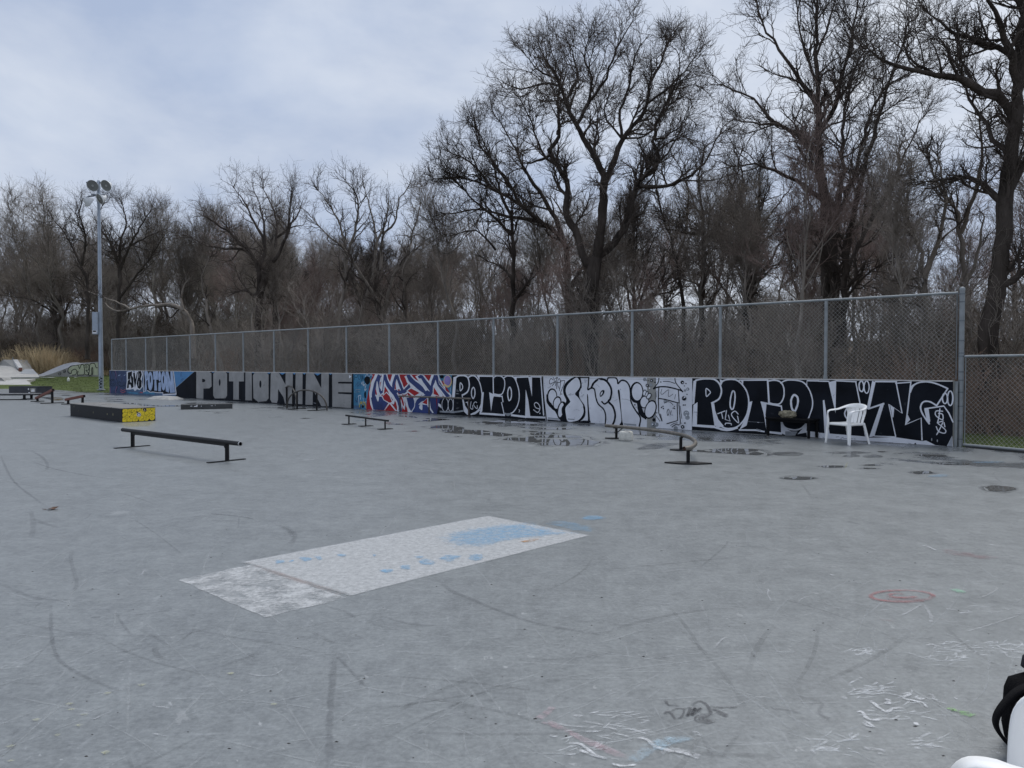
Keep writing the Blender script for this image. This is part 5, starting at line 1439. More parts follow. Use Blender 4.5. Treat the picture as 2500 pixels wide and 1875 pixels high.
GL = [[(1700, 300), (1600, 310), (1540, 370), (1530, 450), (1600, 480), (1610, 420), (1680, 380), (1730, 420), (1700, 500), (1620, 510)],
      [(1720, 300), (1760, 290), (1790, 370), (1830, 280), (1880, 290), (1900, 400), (1890, 500), (1840, 510), (1780, 510), (1740, 510), (1760, 420)],
      [(1900, 300), (1950, 265), (2000, 300), (1990, 400), (1930, 400), (1990, 470), (1970, 510), (1910, 500)],
      [(2010, 290), (2060, 250), (2130, 260), (2160, 340), (2200, 350)], [(2010, 290), (2010, 400), (2000, 520), (2060, 500), (2060, 380), (2075, 340), (2090, 400), (2080, 515)]]
for i, g in enumerate(GL): wline(mb, g, 15, 70.975 - .001 * i, 1)
wline(mb, [(1930, 320), (1950, 300), (1960, 340), (1935, 360)], 10, 70.97, 1, True)
wline(mb, [(1300, 480), (1370, 460), (1350, 510), (1310, 500)], 12, 70.975, 1); wline(mb, [(1410, 410), (1470, 400), (1460, 460), (1420, 440), (1480, 430)], 11, 70.974, 1)
mb.build('painted_letters', [pg, PC['K']], wv, fix=False)
# litter on the lawn
jp = at_y(167, 931, 60.0)
jp = ground(167, 931, .25); jp.z = lift(jp.x, jp.y) - 0.02
jug_m = paint('jug_plastic', (0.70, 0.72, 0.66), 0.3, 0.08, 6)
t = thing('plastic_jug', jp, 'translucent plastic jug standing on the grass', 'jug')
MB().lathe(jp, [(0, 0), (.085, 0), (.095, .02), (.095, .20), (.08, .25), (.04, .30), (.03, .315), (.03, .34), (0, .34)], 16).build('body', jug_m, t, smooth=True)
MB().lathe(jp + Z * .335, [(.036, 0), (.036, .03), (0, .032)], 12).build('cap', white_st, t)
MB().tube([jp + Vector((.05, -.06, .28)), jp + Vector((.1, -.1, .24)), jp + Vector((.1, -.1, .16)), jp + Vector((.08, -.06, .13))], .012, 6).build('handle', jug_m, t, smooth=True)
def scrap(label, px, py, w, l_, m=None, z=None):
    p = ground(px, py, .3); p.z = lift(p.x, p.y) + .035
    vs = [p + Vector((x * w, y * l_, .02 * rnd.random())) for x, y in ((-.5, -.4), (-.2, -.5), (.2, -.4), (.5, -.1), (.35, .4), (0, .5), (-.4, .3))]
    o = MB().add(vs + [v - Z * .015 for v in vs], [tuple(range(7)), tuple(reversed(range(7, 14)))] + [(i, (i + 1) % 7, 7 + (i + 1) % 7, 7 + i) for i in range(7)]).build('litter_scrap', m or white_st)
    tag(o, label, 'litter')
scrap('long white torn sheet lying on the grass before the wave ramp', 118, 925.5, .85, 1.4)
scrap('small white scrap on the grass near the dark ledge', 83, 936, .3, .4)
scrap('small white scrap on the grass near the jug', 186, 925.3, .14, .4)
t = scrap('pale broken concrete piece on the grass at the wave ramp foot', 92, 924.3, .6, 2.0, ramp_c)

# ================================================================== water and marks on the slab
water = None
def water_mat():
    m, nt, b, out = new_mat('puddle_water')
    N, K = nt.nodes.new, nt.links.new
    b.inputs['Base Color'].default_value = (0.115, 0.118, 0.118, 1)
    b.inputs['Roughness'].default_value = 0.02
    b.inputs['IOR'].default_value = 1.33
    tc = N('ShaderNodeTexCoord'); n = N('ShaderNodeTexNoise'); bp = N('ShaderNodeBump')
    n.inputs['Scale'].default_value = 5
    K(tc.outputs['Object'], n.inputs['Vector']); K(n.outputs['Fac'], bp.inputs['Height'])
    bp.inputs['Strength'].default_value = 0.012; bp.inputs['Distance'].default_value = 0.01
    K(bp.outputs['Normal'], b.inputs['Normal'])
    # the film breaks round the high spots of the slab
    n2 = N('ShaderNodeTexNoise'); n2.inputs['Scale'].default_value = 1.5; n2.inputs['Detail'].default_value = 7; n2.inputs['Roughness'].default_value = 0.6
    at = N('ShaderNodeAttribute'); at.attribute_name = 'edge'
    mr = N('ShaderNodeMapRange'); mr.inputs['To Min'].default_value = -0.10; mr.inputs['To Max'].default_value = 0.055
    ad = N('ShaderNodeMath'); ad.operation = 'ADD'
    rp = N('ShaderNodeValToRGB')
    rp.color_ramp.elements[0].position = 0.478; rp.color_ramp.elements[1].position = 0.492
    K(tc.outputs['Object'], n2.inputs['Vector']); K(at.outputs['Fac'], mr.inputs['Value'])
    K(n2.outputs['Fac'], ad.inputs[0]); K(mr.outputs['Result'], ad.inputs[1]); K(ad.outputs[0], rp.inputs['Fac']); K(rp.outputs['Color'], b.inputs['Alpha'])
    return m
water = water_mat()
damp_m = worn_mark('damp_stain', (0.10, 0.105, 0.112), 0.62, 2.2, 0.2, 0.55, 0.1)
RW = random.Random(21)
def puddle(pts, frame=(0, 0, 1), smooth=True, m=None, name='puddle', z=0.004, jit=0.06):
    q = [(frame[0] + x * frame[2], frame[1] + y * frame[2]) for x, y in pts]
    P = [ground(x, y) for x, y in q]
    P = catmull([tuple(v) for v in P], 6, True) if smooth else P
    c = sum((Vector(v) for v in P), Vector((0, 0, 0))) / len(P)
    out = []
    for i, v in enumerate(P):
        k = 1 + jit * mnoise.noise(Vector((v.x * 2.5, v.y * 2.5, 3))) + jit * .6 * mnoise.noise(Vector((v.x * 8, v.y * 8, 9)))
        out.append(c + (v - c) * k)
    tri = tessellate_polygon([[Vector((v.x, v.y, 0)) for v in out]])
    k = len(out)
    inn = [c + (v - c) * 0.80 for v in out]
    tri = tessellate_polygon([[Vector((v.x, v.y, 0)) for v in inn]])
    o = MB().add([(v.x, v.y, z) for v in out + inn], [(i, (i + 1) % k, k + (i + 1) % k, k + i) for i in range(k)] + [tuple(k + i for i in t_) for t_ in tri]).build(name, m or water, fix=False)
    set_edge(o, [0.0] * k + [1.0] * k)
    if m is None:
        # damp margin round the standing water
        k = len(out)
        big = [c + (v - c) * (1.10 + .10 * mnoise.noise(v * 1.7)) + (v - c).normalized() * .07 for v in out]
        big2 = [c + (v - c) * 0.97 for v in out]
        dm = MB().add([(v.x, v.y, .0022) for v in big + big2], [(i, (i + 1) % k, k + (i + 1) % k, k + i) for i in range(k)]).build('damp_margin', damp_m, o, fix=False)
        set_edge(dm, [0.0] * k + [1.0] * k)
    return tag(o, kind='structure')
def pool(cx, cy, rx, ry, frame=(0, 0, 1), m=None, name='puddle', z=0.004):
    return puddle([(cx + rx * math.cos(a) * RW.uniform(.8, 1.1), cy + ry * math.sin(a) * RW.uniform(.7, 1.15)) for a in [i * .6283 for i in range(10)]], frame, True, m, name, z)
f4 = (1060, 860, 0.29837)
puddle([(0, 600), (100, 597), (230, 608), (245, 632), (400, 640), (560, 660), (700, 682), (640, 700), (520, 690), (310, 672), (110, 660), (0, 628), (-90, 612)], f4)
puddle([(510, 716), (640, 700), (830, 688), (1000, 668), (1250, 690), (1310, 720), (1400, 738), (1330, 768), (1100, 772), (900, 768), (790, 742), (640, 722)], f4, z=.0043)
puddle([(380, 572), (640, 546), (930, 570), (880, 590), (780, 600), (620, 582), (400, 590)], f4, z=.0046)
puddle([(690, 640), (780, 644), (960, 656), (1000, 668), (820, 680), (760, 662)], f4, z=.0049)
puddle([(-150, 565), (60, 545), (110, 550), (-20, 566)], f4)
puddle([(880, 622), (1150, 620), (1060, 634), (900, 630)], f4)
puddle([(1360, 650), (1500, 646), (1700, 655), (1870, 680), (1850, 692), (1600, 672), (1400, 657)], f4)
puddle([(1640, 792), (1760, 748), (1900, 740), (2060, 745), (1900, 775), (1850, 792), (1740, 800)], f4, m=damp_m, name='damp_patch')
f5 = (1640, 860, 0.3436)
puddle([(70, 690), (250, 692), (420, 684), (620, 694), (690, 735), (540, 728), (350, 718), (100, 702)], f5)
puddle([(180, 606), (300, 610), (470, 628), (380, 634), (230, 622)], f5)
for a in ((1490, 707, 36, 3), (1632, 722, 52, 4.5), (1845, 735, 102, 10), (1995, 792, 150, 9), (1150, 812, 95, 8), (1420, 803, 70, 5), (1405, 826, 62, 5), (1785, 855, 84, 13)):
    pool(*a, f5)
for a in ((820, 722, 140, 20), (1260, 714, 210, 10), (1280, 738, 80, 14), (1430, 740, 90, 14)):
    pool(*a, f5, damp_m, 'damp_patch', 0.003)
s_ = 2500 / 2212
pool(1722 * s_, 1033 * s_, 36 * s_, 4.5 * s_)
pool(2157 * s_, 1056 * s_, 36 * s_, 7.5 * s_)
f6 = (150, 960, 0.12206)
puddle([(830, 115), (1000, 122), (1130, 118), (1250, 136), (1120, 132), (960, 130)], f6)
puddle([(1200, 192), (1400, 196), (1540, 212), (1780, 222), (1600, 228), (1380, 212), (1230, 206)], f6)
puddle([(1480, 246), (1700, 240), (2212, 240), (2420, 256), (2212, 266), (1800, 262)], f6)
puddle([(740, 160), (900, 150), (1150, 160), (1340, 172), (1100, 170)], f6)
pool(90, 40, 90, 8, f6)
f7 = (0, 860, 0.1085)
puddle([(900, 1018), (1100, 1012), (1350, 1020), (1440, 1058), (1380, 1085), (1230, 1085), (1060, 1050)], f7, z=.005)
puddle([(480, 1050), (560, 1036), (690, 1034), (760, 1048), (640, 1058)], f7)
puddle([(1320, 968), (1420, 956), (1560, 965), (1640, 975), (1450, 972)], f7)
f8 = (850, 900, 0.12658)
puddle([(950, 912), (1080, 905), (1250, 922), (1330, 948), (1240, 942), (1060, 928)], f8)
puddle([(1440, 962), (1600, 955), (1740, 962), (1900, 975), (2000, 992), (1800, 985), (1560, 975)], f8)
puddle([(0, 850), (160, 845), (360, 858), (200, 862)], f8)
pool(620, 838, 60, 5, f8)
pool(978, 497, 30, 3, (240, 860, 0.29837)); pool(1700, 541, 40, 3, (240, 860, 0.29837)); pool(460, 735, 60, 4, (840, 860, 0.2351)); pool(540, 747, 90, 5, (840, 860, 0.2351)); pool(1190, 875, 30, 3, (840, 860, 0.2351)); pool(720, 820, 60, 3, (840, 860, 0.2351))

# --- the white painted oblong
wp = worn_mark('worn_white_paint', (0.56, 0.57, 0.58), 0.66, 22.0, 0.6, 0.84, 0.24)
wp2 = worn_mark('scraped_white_paint', (0.50, 0.51, 0.52), 0.54, 5.0, 0.6, 0.80, 0.10)
edge_m = worn_mark('rosy_edge', (0.44, 0.36, 0.34), 0.56, 14.0, 0.7, 0.6, .14)
blue_sp = worn_mark('blue_spray', (0.15, 0.36, 0.57), 0.47, 16.0, 0.6, 0.70, 0.14)
blue_thin = worn_mark('blue_spray_thin', (0.17, 0.33, 0.48), 0.46, 9.0, 0.6, 0.5, 0.13)
def patch(name, pts, m, z, smooth=False, wob=0.0, parent=slab):
    P = [ground(*p) for p in pts]
    if smooth:
        P = [Vector(v) for v in catmull([tuple(v) for v in P], 6, True)]
    else:
        Q = []
        for i in range(len(P)):
            a_, b_ = P[i], P[(i + 1) % len(P)]
            for k in range(14):
                Q.append(a_.lerp(b_, k / 14))
        P = Q
    if wob:
        P = [v + Vector((mnoise.noise(v * 9) * wob, mnoise.noise(v * 9 + Vector((5, 5, 5))) * wob, 0)) for v in P]
    c = sum(P, Vector((0, 0, 0))) / len(P)
    k = len(P)
    inn = [c + (v - c) * (0.62 if smooth else 0.97) for v in P]
    tri = tessellate_polygon([[Vector((v.x, v.y, 0)) for v in inn]])
    fs = [(i, (i + 1) % k, k + (i + 1) % k, k + i) for i in range(k)] + [tuple(k + i for i in t_) for t_ in tri]
    return set_edge(MB().add([(v.x, v.y, z) for v in P + inn], fs).build(name, m, parent, fix=False), [0.0 if smooth else 0.25] * k + [1.0] * k)
patch('painted_oblong', [(592, 1373), (1192, 1260), (1440, 1308), (856, 1456)], wp, .004, wob=.012)
patch('scraped_oblong', [(430, 1416), (612, 1379), (850, 1461), (648, 1510)], wp2, .003, wob=.018)
def ribbon(name, pts, w, m, z, smooth=True, parent=slab):
    P = [ground(*p) for p in pts]
    P = [Vector(v) for v in catmull([tuple(v) for v in P], 8)] if smooth and len(P) > 2 else P
    if len(P) == 2: P = [P[0].lerp(P[1], i / 10) for i in range(11)]
    vs, fs, ed = [], [], []
    n_ = len(P)
    for i, v in enumerate(P):
        d_ = (P[min(i + 1, n_ - 1)] - P[max(i - 1, 0)]).normalized()
        o_ = Vector((-d_.y, d_.x, 0)) * w * 0.8 * (0.7 + 0.7 * abs(mnoise.noise(v * 4)))
        end = min(1.0, 5.0 * i / max(n_ - 1, 1) + 0.15, 5.0 * (n_ - 1 - i) / max(n_ - 1, 1) + 0.15)
        for k_, e_ in ((1, 0.0), (.45, 1.0), (-.45, 1.0), (-1, 0.0)):
            vs.append(v + o_ * k_); ed.append(e_ * end)
    vs = [(v.x, v.y, z) for v in vs]
    fs = [(4 * i + c_, 4 * i + c_ + 1, 4 * i + c_ + 5, 4 * i + c_ + 4) for i in range(n_ - 1) for c_ in range(3)]
    return set_edge(MB().add(vs, fs).build(name, m, parent, fix=False), ed)
ribbon('paint_edge', [(594, 1374), (720, 1416), (856, 1457)], .06, edge_m, .0065, False)
fo = (400, 1220, 0.52441)
def fp(pts): return [(fo[0] + x * fo[2], fo[1] + y * fo[2]) for x, y in pts]
patch('blue_spray', fp([(1240, 180), (1330, 145), (1500, 120), (1700, 100), (1800, 125), (1960, 160), (1800, 175), (1600, 200), (1450, 235), (1300, 225)]), blue_sp, .0075, True, .05)
patch('blue_spray', fp([(1740, 105), (1850, 95), (1980, 120), (2030, 145), (1960, 155), (1820, 130)]), blue_thin, .0055, True, .05)
patch('blue_spray', fp([(1930, 88), (1980, 72), (2060, 80), (2050, 95), (1950, 98)]), blue_sp, .0055, True, .02)
for x, y, r in ((540, 290, 22), (590, 290, 16), (655, 278, 30), (722, 272, 22), (822, 262, 18), (1040, 335, 28), (1130, 318, 30), (1220, 295, 40), (1330, 275, 44), (1450, 272, 40), (975, 262, 16), (1195, 272, 20)):
    patch('blue_spray', fp([(x + r * math.cos(a) * 1.2, y + r * .45 * math.sin(a)) for a in [i * .785 for i in range(8)]]), blue_sp, .0078, True, .05)
patch('rust_stain', fp([(1640, 200), (1720, 185), (1760, 180), (1740, 195), (1680, 205)]), worn_mark('rust_smear', (0.40, 0.22, 0.10), .45, 14), .0082, True, .03)
# --- wheel and shoe skids
skid = worn_mark('skid_dark', (0.075, 0.08, 0.09), 0.58, 12.0, 0.6, 0.27, 0.16)
skid_f = worn_mark('skid_faint', (0.085, 0.09, 0.10), 0.54, 12.0, 0.6, 0.22, 0.16)
fg = (0, 1100, 0.46705)
fh = (1600, 1200, 0.40687)
def sk(frame, pts, w=.025, m=None):
    ribbon('skid_mark', [(frame[0] + x * frame[2], frame[1] + y * frame[2]) for x, y in pts], w, m or skid, .0028 + RW.random() * .0008)
for pts, w, m in (
    ([(1752, 1060), (1735, 1240), (1722, 1440), (1730, 1660)], .030, skid), ([(1755, 1070), (1840, 1160), (1927, 1250)], .018, skid), ([(267, 790), (268, 930), (290, 1060), (350, 1130), (490, 1205), (640, 1260)], .02, skid),
    ([(0, 695), (110, 745), (240, 778), (440, 780)], .03, skid_f), ([(600, 840), (650, 920), (690, 970)], .02, skid_f), ([(0, 870), (240, 930), (500, 965), (900, 968), (1100, 930)], .016, skid_f),
    ([(960, 925), (1200, 975), (1500, 1020), (1750, 1080)], .018, skid_f), ([(1100, 920), (1400, 955), (1700, 985)], .014, skid_f), ([(160, 55), (280, 95), (450, 130), (610, 152)], .03, skid), ([(160, 0), (220, 35), (248, 75), (240, 110)], .05, skid),
    ([(0, 20), (40, 110), (90, 180), (250, 300)], .03, skid), ([(0, 155), (200, 190), (460, 215)], .02, skid_f), ([(680, 0), (860, 25), (1080, 55)], .05, skid_f), ([(300, 305), (450, 265), (600, 235)], .02, skid_f),
    ([(160, 315), (175, 380), (165, 460)], .05, skid_f), ([(180, 360), (240, 385), (300, 405)], .05, skid_f), ([(1100, 330), (1220, 342), (1330, 357)], .022, skid), ([(1250, 345), (1245, 410)], .015, skid_f), ([(1450, 390), (1510, 420), (1530, 460)], .05, skid_f),
    ([(440, 190), (520, 182), (555, 178)], .03, skid), ([(700, 360), (820, 440), (960, 550)], .015, skid_f), ([(140, 1130), (220, 1050), (300, 960)], .016, skid_f), ([(440, 735), (520, 722)], .03, skid_f), ([(690, 862), (800, 850), (920, 832)], .03, skid_f),
    ([(590, 1065), (660, 1050), (735, 1035)], .022, skid_f), ([(180, 830), (210, 795)], .02, skid_f), ([(1700, 815), (1800, 840), (1860, 880)], .03, skid_f), ([(380, 520), (370, 570), (400, 690), (385, 740)], .03, skid_f)):
    sk(fg, pts, w, m)
for pts, w, m in (([(1270, 365), (1330, 420), (1420, 460), (1540, 510), (1750, 580), (2100, 640)], .035, skid), ([(1040, 552), (1150, 580), (1290, 590)], .03, skid), ([(210, 65), (350, 78), (430, 95)], .025, skid), ([(1050, 40), (1300, 58), (1700, 72)], .02, skid_f), ([(560, 120), (610, 165), (590, 210)], .06, skid_f)):
    sk(fo, pts, w, m)
for pts, w, m in (([(260, 465), (350, 390), (425, 320), (430, 295)], .02, skid_f), ([(0, 1010), (60, 985)], .06, skid), ([(850, 1225), (920, 1245), (1000, 1265)], .02, skid), ([(700, 1305), (790, 1315), (880, 1335)], .018, skid), ([(920, 1300), (940, 1275), (1000, 1275), (985, 1320), (1040, 1380)], .02, skid_f), ([(960, 1320), (1000, 1350), (1050, 1365)], .02, skid),
    ([(280, 1470), (320, 1540), (350, 1610)], .02, skid_f), ([(490, 1470), (440, 1540), (400, 1600)], .02, skid_f), ([(560, 1470), (640, 1480), (690, 1495)], .02, skid_f), ([(2020, 660), (2110, 675), (2212, 690)], .02, skid), ([(1470, 1045), (1540, 1060), (1590, 1075)], .07, skid_f), ([(2130, 750), (2212, 735)], .03, skid)):
    sk(fh, pts, w, m)
# --- marker tag, chalk doodles, red face, green splash
ink_m = worn_mark('marker_ink', (0.07, 0.072, 0.08), 0.66, 20.0, 0.6, 0.62, 0.12)
for pts in ([(60, 1255), (75, 1280), (110, 1285), (150, 1290)], [(50, 1340), (70, 1325), (90, 1330), (120, 1370)], [(90, 1320), (130, 1305), (170, 1310), (160, 1350), (130, 1370)], [(170, 1310), (210, 1300), (190, 1350), (240, 1300), (220, 1345), (270, 1300), (245, 1350)],
            [(215, 1290), (260, 1260), (300, 1275), (320, 1300), (330, 1330), (310, 1355)], [(320, 1290), (400, 1298), (500, 1296)], [(360, 1325), (410, 1345), (440, 1355)], [(340, 1305), (390, 1325), (440, 1345)]):
    sk(fh, pts, .014, ink_m)
for r in (14, 28, 44):
    sk(fh, [(305 + r * 1.5 * math.cos(a), 1365 + r * .62 * math.sin(a)) for a in [i * .7 for i in range(9)]], .010, ink_m)
chalk = worn_mark('chalk_white', (0.62, 0.63, 0.65), 0.46, 36.0, 0.9, 0.42, 0.10)
chalk_s = worn_mark('chalk_strong', (0.72, 0.73, 0.75), 0.52, 34.0, 0.9, 0.78, 0.13)
chalk_p = worn_mark('chalk_pink', (0.58, 0.40, 0.44), 0.46, 24.0, 0.9, 0.42, 0.12)
chalk_b = worn_mark('chalk_blue', (0.42, 0.55, 0.64), 0.46, 20.0, 0.9, 0.5, 0.1)
chalk_y = worn_mark('chalk_yellow', (0.50, 0.50, 0.32), 0.50, 30.0, 0.9, 0.5, 0.1)
chalk_g = worn_mark('chalk_green', (0.26, 0.50, 0.16), 0.45, 22.0, 0.9)
mint = worn_mark('mint_paint', (0.28, 0.50, 0.36), 0.56, 20.0, 0.7, .7, .14)
def ck(frame, pts, w=.02, m=None, smooth=True):
    ribbon('chalk_mark', [(frame[0] + x * frame[2], frame[1] + y * frame[2]) for x, y in pts], w * .85, m or chalk, .0042 + RW.random() * .001, smooth)
for pts, w, m in (([(1275, 1262), (1310, 1275), (1340, 1300), (1390, 1325), (1430, 1305), (1500, 1300)], .024, chalk_s), ([(1200, 1325), (1240, 1328), (1265, 1360), (1310, 1375), (1400, 1362)], .022, chalk_s), ([(1235, 1375), (1280, 1395), (1305, 1415), (1270, 1408), (1245, 1385)], .02, chalk_s),
    ([(1370, 1255), (1400, 1255), (1395, 1275), (1375, 1268)], .03, chalk_s), ([(1470, 1225), (1510, 1215), (1525, 1220), (1490, 1245), (1560, 1262), (1620, 1300)], .02, chalk_s), ([(1560, 1240), (1590, 1248), (1605, 1240)], .03, chalk_s), ([(1630, 1220), (1660, 1225), (1680, 1255), (1750, 1278)], .018, chalk), ([(1540, 1262), (1600, 1270), (1632, 1305)], .014, chalk_s), ([(1470, 1325), (1520, 1335), (1600, 1345)], .01, chalk),
    ([(1560, 1390), (1570, 1408)], .02, chalk_s), ([(1790, 1240), (1815, 1252)], .014, chalk_s), ([(1160, 1470), (1180, 1455), (1170, 1475), (1200, 1505)], .018, chalk), ([(1080, 1455), (1130, 1478), (1200, 1508)], .014, chalk), ([(1230, 1470), (1290, 1478)], .014, chalk), ([(930, 1500), (940, 1550), (960, 1590)], .018, chalk), ([(880, 1480), (910, 1485), (930, 1500)], .014, chalk),
    ([(1240, 1540), (1310, 1550), (1390, 1560)], .03, chalk), ([(1330, 1580), (1370, 1575)], .02, chalk), ([(1570, 1510), (1640, 1530), (1700, 1535)], .03, chalk), ([(1180, 965), (1220, 985), (1260, 965), (1300, 975)], .03, chalk), ([(1480, 960), (1560, 985), (1640, 1015)], .02, chalk), ([(1760, 905), (1830, 915), (1790, 935), (1880, 930), (1860, 955), (1960, 960)], .02, chalk), ([(2030, 910), (2060, 935), (2100, 950), (2160, 955), (2212, 965)], .025, chalk), ([(2000, 935), (2080, 960), (2120, 1000)], .016, chalk),
    ([(1620, 930), (1660, 920), (1700, 935)], .02, chalk), ([(1190, 1180), (1200, 1215)], .012, chalk), ([(1160, 1190), (1250, 1195), (1350, 1185)], .014, chalk), ([(1140, 1225), (1250, 1215), (1320, 1225)], .02, chalk), ([(1120, 1245), (1150, 1240)], .03, chalk), ([(1220, 1120), (1245, 1125)], .02, chalk), ([(1600, 325), (1640, 335), (1690, 358)], .02, chalk_s), ([(1920, 650), (2000, 620), (2050, 585), (2020, 570)], .014, chalk), ([(2000, 580), (2050, 590)], .014, chalk),
    ([(1605, 675), (1540, 715), (1470, 750)], .02, chalk), ([(1605, 675), (1650, 740), (1655, 800)], .03, chalk), ([(1840, 850), (2000, 805), (2212, 735)], .014, chalk), ([(1050, 500), (1070, 508)], .03, chalk_s), ([(2005, 320), (2035, 325)], .02, chalk_s), ([(680, 580), (675, 620), (700, 665)], .014, chalk), ([(850, 680), (880, 645), (930, 630)], .012, chalk), ([(350, 950), (400, 890), (440, 880)], .02, chalk), ([(0, 488), (130, 475), (260, 465)], .014, chalk),
    ([(0, 1560), (40, 1520), (110, 1500), (240, 1475)], .06, chalk_b), ([(0, 1590), (100, 1555), (200, 1575), (300, 1610)], .04, chalk), ([(210, 1450), (250, 1448), (275, 1465), (230, 1462)], .02, chalk), ([(2010, 1560), (2040, 1565), (2065, 1580)], .025, chalk)):
    ck(fh, pts, w, m)
fb = (1100, 1600, 0.6329)
for pts, w, m in (([(340, 250), (420, 280), (520, 330), (620, 375), (690, 400)], .05, chalk_p), ([(395, 200), (370, 225), (340, 250)], .05, chalk_p), ([(400, 262), (460, 275), (540, 280)], .02, chalk), ([(500, 255), (580, 270), (650, 295)], .02, chalk), ([(440, 345), (500, 345), (560, 390), (600, 400), (540, 385), (470, 355)], .018, chalk_s), ([(700, 325), (750, 325), (790, 355), (840, 370), (900, 380), (980, 410)], .02, chalk_s), ([(690, 415), (740, 385), (790, 350), (900, 315)], .07, chalk_b), ([(620, 420), (660, 430), (720, 425)], .02, chalk_s), ([(470, 235), (510, 237)], .025, chalk), ([(620, 300), (700, 320)], .02, chalk), ([(380, 310), (410, 318)], .02, chalk)):
    ck(fb, pts, w, m)
for x, y in ((740, 1230), (560, 1275), (1205, 1170), (1430, 1332), (190, 1413), (415, 1442), (300, 1492), (55, 1630), (50, 1553), (360, 1330), (370, 1360), (440, 1385), (550, 1585)):
    ck(fg, [(x - 16, y + 3), (x, y - 3), (x + 16, y + 1)], .03, chalk_y)
for pts in ([(350, 1345), (360, 1325), (390, 1318)], [(430, 1380), (470, 1375)], [(480, 1415), (540, 1385), (600, 1362)], [(810, 1310), (805, 1338), (850, 1345), (910, 1350)], [(880, 1315), (900, 1345)], [(1280, 1165), (1360, 1180), (1440, 1172), (1500, 1130)], [(790, 1480), (880, 1500)], [(740, 660), (755, 628), (765, 640)], [(1245, 1318), (1330, 1322)], [(1540, 1305), (1580, 1300)]):
    ck(fg, pts, .016, chalk)
red_sp = worn_mark('red_spray', (0.34, 0.085, 0.09), 0.60, 16.0, 0.7, 0.55, 0.14)
red_t = worn_mark('red_spray_thin', (0.26, 0.12, 0.13), 0.50, 8.0, 0.7, 0.3, 0.1)
def rk(pts, w, m=red_sp, name='red_mark', closed=False):
    q = [(fh[0] + x * fh[2], fh[1] + y * fh[2]) for x, y in pts]
    ribbon(name, q + (q[:4] if closed else []), w, m, .0045 + RW.random() * .0006)
rk([(1360, 640), (1470, 652), (1600, 640)], .10, red_t)
rk([(1480 + 187 * math.cos(a), 630 + 34 * math.sin(a)) for a in [i * .3927 for i in range(16)]], .035, closed=True)
rk([(1395, 625), (1440, 615), (1490, 620)], .03); rk([(1395, 628), (1450, 638), (1530, 638)], .03); rk([(1525, 640), (1570, 632)], .03)
rk([(1700, 355), (1800, 370), (1950, 395), (2080, 390)], .16, red_t); rk([(1330, 770), (1450, 780)], .05, red_t)
rk([(1780, 585), (1820, 600), (1845, 612)], .07, mint, 'mint_mark'); rk([(1760, 1315), (1785, 1310), (1795, 1325)], .04, chalk_g, 'green_mark'); rk([(1800, 1330), (1860, 1335), (1920, 1355)], .07, worn_mark('green_thin', (.2, .4, .14), .36, 16), 'green_mark')
# wall-side chalk scrawls and faint blue
for pts, w, m in (([(790, 810), (880, 820), (970, 825)], .03, chalk), ([(640, 808), (720, 815)], .04, chalk), ([(1250, 805), (1290, 840), (1340, 850), (1460, 850), (1430, 862), (1330, 858)], .02, chalk), ([(1480, 780), (1560, 775), (1610, 785), (1560, 800)], .02, chalk), ([(1390, 865), (1480, 868)], .03, chalk), ([(1250, 780), (1230, 830)], .03, chalk_y)):
    ck(f5, pts, w, m)
patch('blue_spray', [(f5[0] + x * f5[2], f5[1] + y * f5[2]) for x, y in ((1800, 880), (1900, 868), (2000, 870), (1960, 888), (1850, 892))], blue_thin, .005, True, .06)
patch('blue_spray', [(f5[0] + x * f5[2], f5[1] + y * f5[2]) for x, y in ((0, 590), (150, 596), (190, 603), (60, 606))], blue_thin, .005, True, .06)
patch('blue_spray', [(f5[0] + x * f5[2], f5[1] + y * f5[2]) for x, y in ((2080, 780), (2300, 775), (2400, 782), (2200, 792))], blue_thin, .005, True, .06)
patch('yellow_overspray', [(150 + x * .12206, 960 + y * .12206) for x, y in ((1200, 595), (1860, 570), (1900, 640), (1700, 680), (1250, 690), (1130, 640))], worn_mark('overspray', (0.30, 0.27, 0.14), .42, 5), .003, True, .05)
# --- crumpled leaf and pebbles
lf = ground(130, 1244)
t = thing('dead_leaf', lf, 'small curled brown dead leaf alone on the open slab', 'leaf')
mb = MB()
pts = [(-.06, -.02, .004), (-.02, -.045, .02), (.03, -.03, .008), (.065, 0, .035), (.03, .03, .02), (-.03, .035, .006), (0, 0, .03)]
mb.add([lf + Vector(p_) for p_ in pts], [(0, 1, 6), (1, 2, 6), (2, 3, 6), (3, 4, 6), (4, 5, 6), (5, 0, 6)])
mb.build('blade', paint('dead_leaf', (0.10, 0.055, 0.035), .8, .4, 30), t, fix=False)
MB().tube([lf + Vector((-.06, -.02, .004)), lf + Vector((-.1, -.03, .012))], .003, 5).build('stem', paint('dead_leaf', (0.10, 0.055, 0.035)), t)
grit_m = paint('grit', (0.035, 0.033, 0.032), .9, .4, 20)
mb = MB()
for i in range(110):
    px, py = RW.uniform(0, 2500), 1200 + 670 * RW.random() ** .8
    g = ground(px, py); s = RW.uniform(.002, .006)
    a_ = RW.uniform(0, 3)
    vs = [g + Vector((s * RW.uniform(1, 2.5) * math.cos(a_ + k * 1.57), s * math.sin(a_ + k * 1.57), 0)) for k in range(4)]
    mb.add(vs + [g + Z * s * .8], [(0, 1, 4), (1, 2, 4), (2, 3, 4), (3, 0, 4)])
o = mb.build('grit', grit_m, None, fix=False)
tag(o, 'scattered dark grit and bits of bark on the slab', 'grit', kind='stuff')
pt = ground(2460, 1693)
t = thing('ring_pull', pt, 'tiny silver ring pull on the slab near the backpack', 'ring pull')
